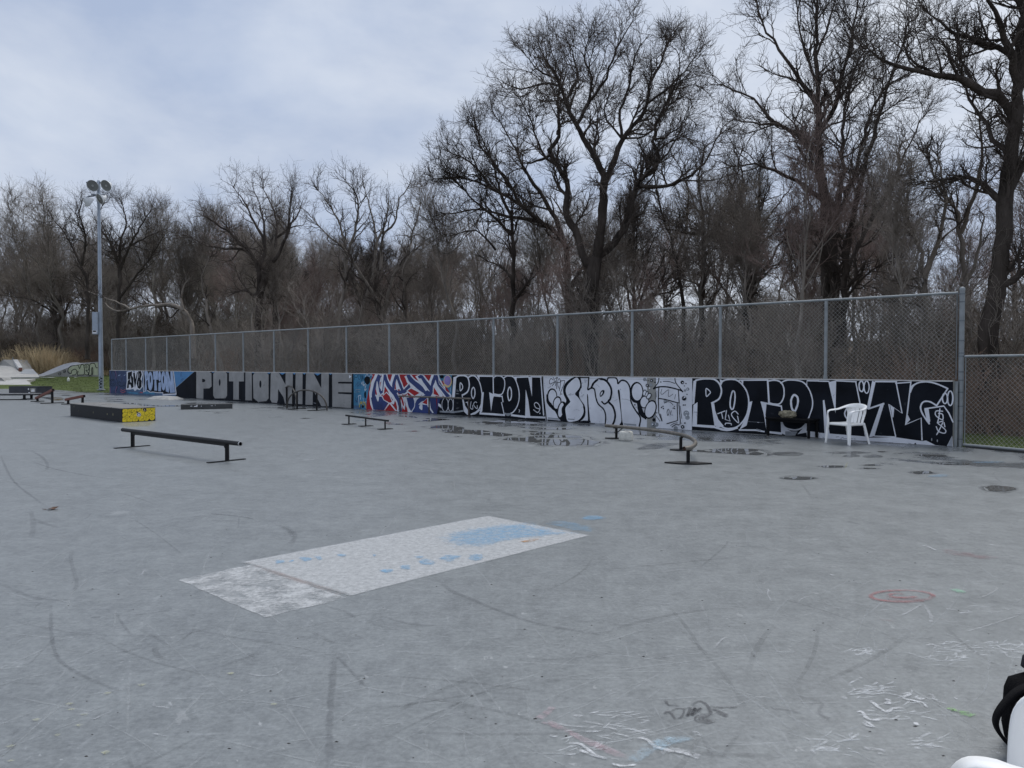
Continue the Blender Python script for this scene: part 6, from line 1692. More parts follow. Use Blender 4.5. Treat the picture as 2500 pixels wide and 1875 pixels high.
MB().tube([pt + Vector((.014 * math.cos(a), .010 * math.sin(a), .003)) for a in [i * .5236 for i in range(12)]], .0022, 6, closed=True).tube([pt + Vector((.018 + .007 * math.cos(a), .006 * math.sin(a), .003)) for a in [i * .785 for i in range(8)]], .002, 6, closed=True).build('ring', bare_steel, t, smooth=True)

# --- fine wear all over the slab: pale scratches, chalk hatching, dark rub marks (too many and too fine to count)
def scratches(name, n_, m, w, ln, py, label, curve=.25, box_=None):
    vs, fs, ed = [], [], []
    for i in range(n_):
        x0, x1 = box_[0:2] if box_ else (-150, 2650)
        px, yy = RW.uniform(x0, x1), (RW.uniform(*box_[2:4]) if box_ else py[0] + (py[1] - py[0]) * RW.random() ** 1.2)
        p = ground(px, yy)
        if (p - R0).dot(WN) < .4: continue
        a = RW.uniform(0, 6.283) if not box_ else RW.gauss(0.1, .35)
        L_ = RW.uniform(*ln); cv = RW.gauss(0, curve); ww = w * RW.uniform(.6, 1.6)
        S_ = 7
        base = len(vs)
        for j in range(S_):
            e_ = math.sin(math.pi * (j + .3) / (S_ - .4))
            d_ = Vector((math.cos(a), math.sin(a), 0)); o_ = Vector((-d_.y, d_.x, 0)) * ww / 2
            for q in (p + o_, p - o_):
                vs.append((q.x, q.y, .0018 + (i % 7) * .00008)); ed.append(e_)
            p = p + d_ * L_ / (S_ - 1); a += cv / (S_ - 1)
        fs += [(base + 2 * j, base + 2 * j + 1, base + 2 * j + 3, base + 2 * j + 2) for j in range(S_ - 1)]
    o = MB().add(vs, fs).build(name, m, slab, fix=False)
    set_edge(o, ed)
    o['kind'] = 'stuff'
    return o
sc_m = worn_mark('fine_scratch', (0.42, 0.44, 0.45), 0.60, 14.0, 0.7, 0.30, .14)
rb_m = worn_mark('fine_rub', (0.07, 0.075, 0.08), 0.58, 12.0, 0.6, 0.20, .14)
hc_m = worn_mark('fine_chalk', (0.66, 0.68, 0.70), 0.56, 30.0, 0.9, 0.55, .12)
scratches('pale_scratches', 560, sc_m, .009, (.12, .9), (960, 1900), '')
scratches('long_scratches', 90, sc_m, .008, (.8, 3.0), (960, 1800), '', .5)
scratches('dark_rubs', 70, rb_m, .022, (.2, 1.6), (960, 1900), '', .5)
for x0, x1, y0, y1, n_ in ((2270, 2420, 1565, 1600, 34), (2420, 2500, 1570, 1605, 26), (2060, 2160, 1670, 1700, 30), (2080, 2260, 1695, 1760, 26), (2200, 2300, 1800, 1830, 22), (2050, 2130, 1585, 1602, 14), (1400, 1560, 1740, 1800, 24), (1340, 1500, 1770, 1850, 24), (2300, 2480, 1480, 1500, 12), (2250, 2360, 1600, 1625, 16), (1960, 2080, 1790, 1850, 18), (2240, 2340, 1135, 1150, 10)):
    scratches('chalk_hatching', n_, hc_m, .008, (.03, .14), None, '', .5, (x0, x1, y0, y1))
# ================================================================== bare trees
def fast_mesh(name, V, Q):
    me = bpy.data.meshes.new(name)
    me.vertices.add(len(V))
    me.vertices.foreach_set('co', np.ascontiguousarray(V, np.float32).ravel())
    me.loops.add(Q.size)
    me.loops.foreach_set('vertex_index', np.ascontiguousarray(Q, np.int32).ravel())
    me.polygons.add(len(Q))
    me.polygons.foreach_set('loop_start', np.arange(0, Q.size, Q.shape[1], dtype=np.int32))
    me.polygons.foreach_set('use_smooth', np.ones(len(Q), bool))
    me.update(calc_edges=True)
    return me
def tubes(P, Rr, k):
    """P (N,S,3), Rr (N,S): swept k-sided tubes -> verts, quads"""
    N_, S, _ = P.shape
    T = np.gradient(P, axis=1)
    T /= np.linalg.norm(T, axis=2, keepdims=True) + 1e-9
    ref = NR.normal(size=(N_, 1, 3)) + np.array([0.3, 0.2, 0.1])
    U = np.cross(T, np.repeat(ref, S, 1))
    U /= np.linalg.norm(U, axis=2, keepdims=True) + 1e-9
    W = np.cross(T, U)
    a = np.arange(k) * 2 * np.pi / k
    ring = P[:, :, None, :] + Rr[:, :, None, None] * (np.cos(a)[None, None, :, None] * U[:, :, None, :] + np.sin(a)[None, None, :, None] * W[:, :, None, :])
    V = ring.reshape(-1, 3)
    base = (np.arange(N_)[:, None, None] * S + np.arange(S - 1)[None, :, None]) * k
    j = np.arange(k)[None, None, :]
    j2 = (j + 1) % k
    Q = np.stack([base + j, base + j2, base + k + j2, base + k + j], -1).reshape(-1, 4)
    return V, Q
def join(parts):
    Vs, Qs, o = [], [], 0
    for V, Q in parts:
        Vs.append(V)
        Qs.append(Q + o)
        o += len(V)
    return np.concatenate(Vs), np.concatenate(Qs)
def sprout(P, Rr, n, ang, length, S, wob, up, rk=0.62, rend=0.004, tmin=0.2, tmax=1.0, taper=0.45, rmax=9.0, kink=0.0):
    """n children on the polylines P; vectorised random-walk branches"""
    seg = np.linalg.norm(np.diff(P, axis=1), axis=2).sum(1)
    pr = seg / seg.sum()
    i = NR.choice(len(P), n, p=pr)
    t = tmin + (tmax - tmin) * NR.random(n) ** 0.8
    f = t * (P.shape[1] - 1)
    k = np.minimum(f.astype(int), P.shape[1] - 2)
    u = (f - k)[:, None]
    pos = P[i, k] * (1 - u) + P[i, k + 1] * u
    tan = P[i, k + 1] - P[i, k]
    tan /= np.linalg.norm(tan, axis=1, keepdims=True) + 1e-9
    r0 = (Rr[i, k] * (1 - u[:, 0]) + Rr[i, k + 1] * u[:, 0]) * rk
    r0 = np.clip(r0, rend * 1.15, rmax)
    perp = np.cross(tan, NR.normal(size=(n, 3)))
    perp[:, 2] += 0.25
    perp /= np.linalg.norm(perp, axis=1, keepdims=True) + 1e-9
    a = np.radians(NR.uniform(ang[0], ang[1], n))[:, None]
    d = np.cos(a) * tan + np.sin(a) * perp
    ln = NR.uniform(length[0], length[1], n) * (1 - taper * t)
    pts = [pos]
    for s in range(S):
        w = wob * (1 + kink * (NR.random((n, 1)) > 0.7))
        d = d + NR.normal(size=(n, 3)) * w
        d[:, 2] += up
        d /= np.linalg.norm(d, axis=1, keepdims=True) + 1e-9
        pos = pos + d * (ln / S)[:, None]
        pts.append(pos)
    PP = np.stack(pts, 1)
    tt = np.linspace(0, 1, S + 1)[None, :]
    RR = r0[:, None] * (1 - tt) + rend * tt
    return PP, RR
def resample(pts, rs, n):
    pts = np.array(pts, float)
    d = np.r_[0, np.cumsum(np.linalg.norm(np.diff(pts, axis=0), axis=1))]
    q = np.linspace(0, d[-1], n)
    return np.stack([np.interp(q, d, pts[:, c]) for c in range(3)], 1), np.interp(q / max(d[-1], 1e-6), [0, 1], rs)

bark = paint('bark', (0.066, 0.055, 0.048), 0.95, 0.55, 2.6, bump=1.0, bdist=0.06, fine=18, spec=0.1, stretch=(1, 1, 0.25), rand=0.3)
twig_m = paint('twigs', (0.085, 0.071, 0.062), 0.95, 0.3, 0.6, spec=0.1, rand=0.3)
bark_pale = paint('bark_pale', (0.20, 0.175, 0.15), 0.95, 0.4, 2.2, bump=0.6, fine=26, spec=0.1, stretch=(1, 1, 0.25), rand=0.2)
wood_bark = paint('wood_bark', (0.20, 0.178, 0.155), 0.95, 0.4, 2.2, bump=0.5, fine=26, spec=0.1, stretch=(1, 1, 0.25), rand=0.35)
wood_twig = paint('wood_twigs', (0.225, 0.197, 0.171), 0.95, 0.3, 0.6, spec=0.1, rand=0.3)
twig_red = paint('twigs_red', (0.21, 0.158, 0.14), 0.95, 0.3, 0.6, spec=0.1, rand=0.25)

def traced_tree(name, label, frame, Y, limbs, dens=(2.2, 5.0, 7.0), lens=((1.2, 2.6), (0.5, 1.2), (0.22, 0.6)), group=None, bm=None, tm=None, wob=0.16):
    """limbs: (pixel polyline, radius at foot, radius at tip); the first one starts at the ground"""
    fx, fy, fs = frame
    base = None
    parts_t, pl, org = [], [], None
    for li, (pp, r0, r1) in enumerate(limbs):
        px = [(fx + a * fs, fy + b * fs) for a, b in pp]
        n_ = len(px)
        # limbs lean out of the picture plane by a slowly growing amount
        lean = 0.0 if li == 0 else rnd.uniform(-1, 1) * (0.35 + 0.25 * rnd.random())
        ln = sum(math.dist(px[i], px[i + 1]) for i in range(n_ - 1)) / FPX * Y
        acc, pts = 0.0, []
        for i, (a, b) in enumerate(px):
            if i:
                acc += math.dist(px[i - 1], px[i]) / FPX * Y
            pts.append(at_y(a, b, Y + lean * acc))
        if li == 0:
            p0 = pts[0]
            zg = lift(p0.x, p0.y) - 0.12
            if p0.z > zg:
                pts = [Vector((p0.x, p0.y, zg))] + pts
            org = Vector((pts[0].x, pts[0].y, zg))
        sm = catmull([tuple(p) for p in pts], 4)
        m = max(6, int(ln / 0.32))
        P, Rr = resample([tuple(p) for p in sm], [r0, r1], m)
        P[1:-1] += NR.normal(size=(m - 2, 3)) * 0.030
        Rr = Rr * (1 + 0.07 * NR.normal(size=m))
        if li == 0:
            flare = np.exp(-(P[:, 2] - P[0, 2]) / 0.45)
            Rr = Rr * (1 + 0.45 * flare)
        V, Q = tubes(P[None], Rr[None], 10 if r0 > 0.12 else 7)
        parts_t.append((V, Q))
        # where twigs can sprout: thinner two thirds
        P2, R2 = resample(P[int(m * (0.45 if li == 0 else 0.12)):], [Rr[int(m * (0.45 if li == 0 else 0.12))], r1], 10)
        pl.append((P2, R2, ln))
    LP = np.stack([a for a, b, c in pl])
    LR = np.stack([b for a, b, c in pl])
    tot = sum(c for a, b, c in pl)
    # tip leaders carry each limb on into the crown
    i = np.arange(len(LP))
    tips = []
    for a, b, c in pl:
        for q in range(3):
            tips.append((a[-2:], b[-1]))
    n1 = int(tot * dens[0])
    B1, r1_ = sprout(LP, LR, n1, (22, 60), lens[0], 8, wob, 0.05, rk=0.55, rend=0.009, tmin=0.05, taper=0.55, rmax=0.055, kink=1.0)
    tipP = np.stack([t[0] for t in tips]); tipR = np.stack([[t[1], t[1]] for t in tips])
    Bt, rt_ = sprout(tipP, tipR, len(tips), (5, 38), (lens[0][0] * .35, lens[0][1] * .42), 8, wob, 0.04, rk=0.9, rend=0.009, tmin=0.9, taper=0, rmax=0.05, kink=1.0)
    B1, r1_ = np.concatenate([B1, Bt]), np.concatenate([r1_, rt_])
    n2 = int(len(B1) * dens[1])
    B2, r2_ = sprout(B1, r1_, n2, (25, 65), lens[1], 5, wob * 1.3, 0.05, rk=0.62, rend=0.0052, tmin=0.12, taper=0.3, kink=1.0)
    n3 = int(n2 * dens[2])
    B3, r3_ = sprout(B2, r2_, n3, (25, 65), lens[2], 3, wob * 1.4, 0.05, rk=0.72, rend=0.0036, tmin=0.1, taper=0.2)
    V, Q = join(parts_t)
    root = thing(name, org, label, 'tree', group)
    o3 = np.array(org)
    link('trunk', fast_mesh('trunk', V - o3, Q), bm or bark, root)
    V, Q = join([tubes(B1, r1_, 5), tubes(B2, r2_, 4), tubes(B3, r3_, 3)])
    link('crown', fast_mesh('crown', V - o3, Q), tm or twig_m, root)
    TRACED.append(root)
    return root
TRACED = []

Z7 = (1000, 0, 0.67812)
Z8 = (0, 380, 0.49729)
traced_tree('oak_tree', 'broad dark oak with forked kinked limbs rising behind the middle of the tall fence', Z7, 30.0, [
    ([(655, 1300), (658, 1100), (668, 930)], .30, .27),
    ([(668, 965), (625, 930), (600, 840), (560, 760), (572, 690), (545, 620), (505, 560), (515, 520), (540, 480), (535, 400), (540, 310)], .16, .045),
    ([(668, 935), (690, 830), (700, 660), (690, 610), (640, 520), (600, 450), (560, 370), (545, 300), (505, 240), (480, 200)], .20, .03),
    ([(700, 660), (740, 580), (765, 500), (830, 430), (860, 370), (870, 290), (910, 220), (925, 160)], .13, .025),
    ([(668, 940), (730, 880), (785, 800), (800, 720), (830, 650), (880, 610), (895, 570), (880, 500), (900, 420), (960, 360)], .16, .03),
    ([(825, 670), (900, 675), (970, 655), (1040, 610), (1080, 560), (1120, 480)], .085, .025),
    ([(600, 450), (640, 380), (690, 310), (720, 240), (745, 170), (775, 120)], .08, .02),
    ([(540, 310), (470, 300), (400, 320), (335, 295)], .05, .018),
    ([(505, 560), (430, 590), (385, 575)], .06, .02),
    ([(765, 500), (760, 400), (790, 310), (805, 230), (830, 165)], .07, .02),
    ([(860, 370), (930, 320), (990, 250), (1030, 200)], .05, .018),
    ([(900, 420), (960, 300), (970, 200)], .05, .018),
    ([(545, 290), (460, 250), (410, 190)], .045, .016),
    ([(880, 500), (960, 470), (1010, 400)], .045, .016),
    ([(640, 385), (655, 290), (630, 210), (645, 140)], .06, .016), ([(560, 370), (605, 285), (595, 215), (570, 150)], .055, .016), ([(690, 610), (665, 520), (680, 420), (660, 330)], .06, .016),
    ([(830, 650), (920, 560), (975, 480), (1000, 400)], .06, .016), ([(545, 620), (470, 530), (440, 440), (405, 370)], .06, .016), ([(765, 500), (700, 420), (720, 320)], .05, .016)], dens=(3.4, 8.0, 6.4))
traced_tree('spreading_tree', 'thinner tree whose long limbs arch out low beside the forked oak', Z7, 34.0, [
    ([(575, 1300), (572, 1000), (555, 870), (480, 800), (400, 740), (300, 680), (180, 640), (90, 645)], .21, .02),
    ([(400, 740), (330, 620), (250, 520), (232, 440)], .08, .02),
    ([(480, 800), (380, 785), (250, 755), (130, 770)], .09, .02),
    ([(555, 870), (500, 740), (420, 620), (360, 500), (310, 420)], .12, .02),
    ([(300, 680), (220, 590), (130, 540)], .06, .016),
    ([(372, 1250), (372, 1000), (370, 800), (330, 700), (290, 560), (245, 470)], .13, .02),
    ([(370, 850), (300, 780), (210, 700), (110, 600)], .07, .018),
    ([(310, 900), (240, 830), (140, 850)], .05, .018)], dens=(3.2, 7.0, 5.0))
traced_tree('tall_tree', 'tallest upright tree with twin stems and fan of limbs behind the fence', Z7, 26.0, [
    ([(1500, 1300), (1500, 1080), (1495, 900), (1490, 700), (1475, 500), (1468, 300), (1465, 150), (1462, -60)], .21, .03),
    ([(1537, 1250), (1535, 1000), (1520, 800), (1490, 640)], .14, .09),
    ([(1565, 1250), (1568, 1000), (1590, 800), (1640, 600), (1690, 420), (1740, 260), (1790, 130)], .13, .02),
    ([(1480, 560), (1420, 500), (1330, 450), (1250, 370), (1180, 330), (1130, 305)], .09, .018),
    ([(1490, 720), (1420, 670), (1330, 620), (1230, 590), (1160, 600)], .09, .018),
    ([(1470, 400), (1400, 280), (1330, 180), (1270, 90), (1250, 10)], .08, .018),
    ([(1475, 480), (1540, 360), (1570, 220), (1600, 100), (1620, -30)], .09, .018),
    ([(1520, 820), (1600, 640), (1640, 480), (1700, 330), (1830, 250)], .09, .018),
    ([(1520, 860), (1560, 620), (1560, 450), (1590, 280), (1660, 150)], .09, .018),
    ([(1560, 1000), (1660, 800), (1780, 570), (1850, 420)], .09, .018),
    ([(1468, 300), (1420, 180), (1400, 60), (1390, -40)], .05, .016),
    ([(1330, 450), (1240, 440), (1170, 430)], .05, .016),
    ([(1465, 200), (1510, 90), (1530, -20)], .05, .016)], dens=(3.0, 7.5, 5.8))
traced_tree('thick_trunk_tree', 'very thick dark trunk with a long sideways limb over the low fence', Z7, 19.5, [
    ([(2085, 1300), (2090, 1150), (2118, 1000), (2140, 800), (2160, 620), (2185, 400), (2200, 200), (2205, -60)], .27, .08),
    ([(2180, 420), (2120, 350), (2060, 330), (1980, 285), (1880, 265), (1800, 250), (1700, 205), (1650, 175)], .14, .018),
    ([(2140, 740), (2080, 680), (2030, 640), (1960, 640), (1890, 652)], .10, .018),
    ([(2170, 600), (2110, 500), (2060, 420), (2010, 330), (1990, 250)], .075, .018),
    ([(2190, 240), (2130, 180), (2040, 150), (1940, 100), (1870, 50)], .09, .018),
    ([(2190, 300), (2140, 120), (2080, 0), (2070, -60)], .11, .03),
    ([(2150, 700), (2230, 560), (2320, 420)], .12, .03),
    ([(2195, 200), (2250, 60), (2290, -60)], .09, .03),
    ([(2110, 1060), (2200, 980), (2300, 920)], .12, .03),
    ([(1980, 285), (1940, 190), (1900, 130)], .045, .014),
    ([(1880, 265), (1800, 200), (1760, 130)], .04, .014),
    ([(2060, 330), (2000, 230), (1970, 130)], .05, .014)], dens=(3.2, 6.5, 4.6), lens=((0.9, 1.9), (0.4, 0.9), (0.18, 0.45)))
traced_tree('leaning_grey_tree', 'slim grey leaning tree between the tall tree and the thickest trunk', Z7, 23.0, [
    ([(2030, 1300), (2015, 1100), (2000, 980), (1985, 840), (1960, 740), (1900, 660), (1870, 580)], .13, .03),
    ([(1985, 840), (2030, 700), (2060, 560), (2050, 430)], .07, .02),
    ([(1850, 1250), (1855, 1000), (1830, 880), (1790, 760), (1800, 640)], .10, .02),
    ([(1855, 1000), (1910, 840), (1930, 700), (1900, 560)], .08, .02),
    ([(2005, 1010), (2050, 900), (2070, 780)], .06, .02)], dens=(2.6, 5.0, 4.0), bm=bark_pale, lens=((0.9, 1.9), (0.4, 0.9), (0.18, 0.45)))
traced_tree('snapped_tree', 'snapped dead trunk with crooked side branches between the oak and the tall tree', Z7, 33.0, [
    ([(1225, 1300), (1218, 1080), (1215, 960), (1225, 880)], .22, .15),
    ([(1222, 900), (1262, 830), (1240, 780), (1270, 730)], .10, .03),
    ([(1215, 980), (1150, 900), (1080, 855), (960, 830)], .10, .02),
    ([(1218, 1050), (1290, 960), (1330, 880), (1400, 830)], .09, .02),
    ([(1215, 1000), (1190, 850), (1170, 760), (1200, 660), (1180, 560)], .09, .02)], dens=(3.0, 6.0, 4.4))
traced_tree('slender_pair_tree', 'two slender grey stems leaning together just beside the forked oak', Z7, 36.0, [
    ([(990, 1300), (982, 1080), (960, 940), (920, 800), (890, 700), (880, 600)], .13, .03),
    ([(1050, 1250), (1055, 1000), (1060, 800), (1040, 660), (1060, 540)], .14, .03),
    ([(1055, 900), (1120, 780), (1170, 660), (1190, 560)], .08, .02),
    ([(960, 940), (1000, 800), (1000, 680), (960, 580)], .07, .02),
    ([(1060, 800), (1010, 700), (990, 600)], .06, .02)], dens=(3.0, 6.0, 4.4))
traced_tree('twisted_snag_tree', 'dark twisted tree with a broken stub behind the grey block lettering', Z8, 47.0, [
    ([(1272, 1040), (1262, 900), (1268, 780), (1275, 650), (1270, 560), (1230, 480), (1150, 400), (1060, 330), (1010, 300)], .30, .03),
    ([(1270, 690), (1300, 610), (1292, 560)], .26, .16),
    ([(1240, 495), (1190, 460), (1080, 455), (1000, 440), (945, 405)], .10, .02),
    ([(1268, 570), (1300, 440), (1250, 330), (1200, 230), (1150, 160)], .13, .02),
    ([(1350, 1000), (1350, 700), (1340, 520), (1360, 380), (1340, 260), (1290, 160)], .22, .02),
    ([(1340, 520), (1400, 420), (1420, 300), (1430, 180)], .12, .02),
    ([(1360, 400), (1440, 330), (1480, 240)], .08, .02),
    ([(1262, 700), (1200, 660), (1140, 670)], .09, .03),
    ([(1300, 440), (1290, 300), (1250, 180)], .08, .02)], dens=(2.4, 6.0, 4.4), lens=((1.4, 3.0), (0.6, 1.5), (0.3, 0.75)))
traced_tree('many_stemmed_tree', 'clump of pale slanting stems with bare tops behind the blue and red mural', Z8, 42.0, [
    ([(1660, 1040), (1668, 800), (1690, 640), (1690, 420), (1640, 280), (1560, 170)], .17, .02),
    ([(1770, 1000), (1775, 760), (1830, 600), (1850, 420), (1830, 300), (1790, 160)], .17, .02),
    ([(1880, 1000), (1885, 780), (1840, 700), (1710, 480), (1600, 380), (1530, 300)], .16, .02),
    ([(1885, 780), (1930, 600), (2000, 480), (2040, 330), (2065, 240)], .13, .025),
    ([(1870, 560), (1880, 400), (1940, 330), (1960, 220), (2000, 160)], .09, .022),
    ([(1690, 520), (1740, 380), (1760, 230), (1700, 130)], .10, .02),
    ([(1850, 420), (1900, 300), (1910, 190)], .07, .02),
    ([(1980, 980), (1990, 700), (1980, 560), (2040, 460), (2120, 400)], .13, .02)], dens=(2.0, 5.0, 4.0), lens=((1.2, 2.6), (0.5, 1.3), (0.25, 0.7)), bm=bark_pale)
traced_tree('round_crowned_tree', 'tall tree with a full round crown far behind the floodlight pole', Z8, 66.0, [
    ([(580, 1000), (585, 700), (590, 560), (540, 430), (480, 330), (500, 250)], .28, .03),
    ([(590, 560), (640, 440), (700, 330), (740, 270)], .14, .03),
    ([(588, 600), (590, 440), (620, 330), (600, 240)], .15, .03),
    ([(430, 1000), (432, 640), (380, 500), (330, 400), (260, 310)], .22, .03),
    ([(400, 540), (420, 400), (390, 290), (400, 230)], .12, .03),
    ([(640, 440), (680, 420), (770, 380)], .09, .03),
    ([(585, 700), (660, 600), (740, 500), (800, 400)], .12, .03)], dens=(2.2, 6.5, 4.8), lens=((1.8, 4.0), (0.8, 2.0), (0.4, 1.0)))
traced_tree('fallen_bough_tree', 'bent tree with a pale bough sagging sideways behind the left end of the fence', Z8, 46.0, [
    ([(1090, 1060), (1050, 900), (1020, 800), (1010, 700)], .16, .06),
    ([(950, 1000), (940, 830), (900, 760), (860, 738), (760, 732), (640, 755), (560, 760), (480, 690), (430, 665)], .15, .03),
    ([(640, 755), (580, 720), (510, 695)], .06, .02),
    ([(900, 760), (890, 680), (930, 600)], .08, .02),
    ([(1010, 700), (990, 600), (1030, 500)], .06, .02)], dens=(1.4, 4.0, 3.0), bm=bark_pale)

# ------------------------------------------------------------------ the woods: repeated kinds
def wood_proto(seed, H, r0, nl, spread, rise, n2, n3, n4, tm, bm, lowest=0.3, stems=1):
    global NR
    keep = NR
    NR = np.random.default_rng(seed)
    S = 14
    P, Rr = [], []
    for s in range(stems):
        z = np.linspace(0, 1, S)
        lean = NR.normal(size=2) * 0.05 + (NR.normal(size=2) * 0.10 if stems > 1 else 0)
        wob = np.cumsum(NR.normal(size=(S, 2)) * 0.012, 0)
        P.append(np.stack([(lean[0] * z + wob[:, 0]) * H, (lean[1] * z + wob[:, 1]) * H, z * H * (0.9 if s == 0 else 0.8)], 1))
        Rr.append(r0 * (0.75 if stems > 1 else 1) * (1 - 0.9 * z) + 0.5 * r0 * np.exp(-z * H / 0.4))
    P, Rr = np.stack(P), np.stack(Rr)
    L1, q1 = sprout(P, Rr, nl, (20, 52), (spread * 0.8, spread * 1.5), 9, 0.12, rise, rk=0.5, rend=0.02, tmin=lowest, tmax=1.0, taper=0.5, rmax=r0 * 0.5)
    L2, q2 = sprout(np.concatenate([L1]), q1, n2, (25, 60), (0.9, 2.8), 6, 0.17, 0.05, rk=0.55, rend=0.009, tmin=0.30, taper=0.3)
    L3, q3 = sprout(L2, q2, n3, (25, 60), (0.5, 1.5), 4, 0.2, 0.05, rk=0.6, rend=0.0058, tmin=0.2, taper=0.2)
    L4, q4 = sprout(L3, q3, n4, (25, 60), (0.25, 0.75), 2, 0.2, 0.04, rk=0.7, rend=0.0042, tmin=0.15, taper=0.2)
    root = thing('woodland_tree', (0, 0, 0), 'bare tree', 'tree')
    V, Q = join([tubes(P, Rr, 8), tubes(L1, q1, 6)])
    link('trunk', fast_mesh('trunk', V, Q), bm, root)
    V, Q = join([tubes(L2, q2, 4), tubes(L3, q3, 3), tubes(L4, q4, 3)])
    link('crown', fast_mesh('crown', V, Q), tm, root)
    NR = keep
    return root
protos = [
    (wood_proto(21, 13.5, 0.19, 22, 3.9, 0.10, 170, 950, 4200, wood_twig, wood_bark, 0.35), 'tall bare rounded tree'),
    (wood_proto(22, 12.5, 0.15, 18, 2.9, 0.13, 140, 800, 3400, wood_twig, wood_bark, 0.42), 'narrow upright bare tree'),
    (wood_proto(23, 11.0, 0.12, 16, 3.0, 0.08, 120, 700, 2800, twig_red, wood_bark, 0.3), 'bare tree with reddish twigs'),
    (wood_proto(24, 11.0, 0.12, 18, 2.8, 0.07, 120, 600, 2200, wood_twig, bark_pale, 0.25, 3), 'pale many stemmed bare tree'),
    (wood_proto(25, 4.6, 0.04, 10, 1.3, 0.09, 45, 220, 700, wood_twig, wood_bark, 0.12, 4), 'low bushy sapling clump'),
]
def behind_wall(s, d):
    """a place s metres along the wall line and d metres behind it"""
    return R0 + WU * s - WN * d
first_used = set()
spots = []
def want(k, p, sc_):
    if (p.x - 0) ** 2 + p.y ** 2 < 17 ** 2:
        return
    spots.append((k, p, sc_))
R_ = random.Random(5)
# front rank, second rank and deep woods along the whole wall, a little past both ends
for s in np.arange(-14, 46, 3.4):
    want(R_.choice([1, 1, 3, 2]), behind_wall(s + R_.uniform(-1.3, 1.3), R_.uniform(7, 13)), R_.uniform(0.55, 0.8))
for s in np.arange(-22, 60, 4.0):
    want(R_.choice([0, 1, 2, 3]), behind_wall(s + R_.uniform(-1.5, 1.5), R_.uniform(14, 26)), R_.uniform(0.78, 1.1))
for s in np.arange(-34, 80, 4.2):
    want(R_.choice([0, 1, 2, 3]), behind_wall(s + R_.uniform(-1.8, 1.8), R_.uniform(27, 45)), R_.uniform(0.9, 1.2))
for s in np.arange(-44, 100, 5.0):
    want(R_.choice([0, 1, 2]), behind_wall(s + R_.uniform(-2.5, 2.5), R_.uniform(46, 75)), R_.uniform(0.95, 1.25))
# thin pole trees of all heights among them
for s in np.arange(-16, 50, 2.6):
    want(R_.choice([1, 3, 1, 2]), behind_wall(s + R_.uniform(-1, 1), R_.uniform(5.5, 24)), R_.uniform(0.4, 0.68))
# sapling clumps close behind the fence
for s in np.arange(-10, 44, 2.4):
    want(4, behind_wall(s + R_.uniform(-0.8, 0.8), R_.uniform(4.2, 9.5)), R_.uniform(0.55, 0.95))
for s in np.arange(-20, 60, 3.0):
    want(4, behind_wall(s + R_.uniform(-1, 1), R_.uniform(10, 24)), R_.uniform(0.7, 1.1))
# the wood edge beyond the lawn on the left
for x in np.arange(-74, -16, 2.6):
    for y0 in (80, 88, 98, 110):
        want(R_.choice([0, 1, 2, 3, 0]), Vector((x + R_.uniform(-1.6, 1.6), y0 + R_.uniform(-3, 3), 0)), R_.uniform(1.0, 1.3) if x < -32 else R_.uniform(0.85, 1.1))
    want(4, Vector((x + R_.uniform(-1.6, 1.6), 78 + R_.uniform(-2, 2), 0)), R_.uniform(0.8, 1.3))
def in_view(p, m=3.0):
    return p.y > 4 and abs(p.x) / p.y < 0.76 + m / p.y
SECT = ((-99, -0.5, 'past the low fence'), (-0.5, 5.6, 'behind the dollar sign letters'), (5.6, 8.6, 'behind the boxy hatted face'), (8.6, 11.6, 'behind the white letters'), (11.6, 16.9, 'behind the smaller black letters'),
        (16.9, 21.4, 'behind the red and blue mural'), (21.4, 34.0, 'behind the grey block letters'), (34.0, WALL_L, 'behind the pale blue letters'), (WALL_L, 99, 'past the far end of the wall'))
def whereabouts(p):
    if p.y > 74 and p.x < -14:
        return 'at the wood edge beyond the lawn' if p.y < 90 else 'deep in the wood beyond the lawn'
    r = p - R0
    s_, d_ = r.dot(WU), -r.dot(WN)
    w = [n_ for a_, b_, n_ in SECT if a_ <= s_ < b_]
    return ('close ' if d_ < 13 else '' if d_ < 27 else 'deeper ') + (w[0] if w else 'beyond the lawn')
GRP = 'bare trees of the woods behind the skate slab'
for k, p, sc_ in spots:
    if not in_view(p, 5.0):
        continue
    root, lab = protos[k]
    far = (p - R0).dot(-WN) > 15 or p.y > 70
    reuse = far and k in (0, 1, 3) and R_.random() < (0.55 if p.x > -20 else 0.12)
    if reuse:
        root = TRACED[R_.choice((0, 1, 1, 2, 2, 5, 6, 8))]
        lab = 'wide limbed bare tree' if root in (TRACED[0], TRACED[1]) else 'slender bare tree with rising limbs'
        sc_ *= 0.86
        o = copy_tree(root)
    else:
        o = root if k not in first_used else copy_tree(root)
        first_used.add(k)
    o.location = (p.x, p.y, lift(p.x, p.y) - 0.12)
    o.rotation_euler = (R_.uniform(-.03, .03), R_.uniform(-.03, .03), R_.uniform(0, 6.28))
    o.scale = (sc_ * R_.uniform(0.9, 1.1), sc_ * R_.uniform(0.9, 1.1), sc_)
    tag(o, lab + ' ' + whereabouts(p), 'tree', GRP)

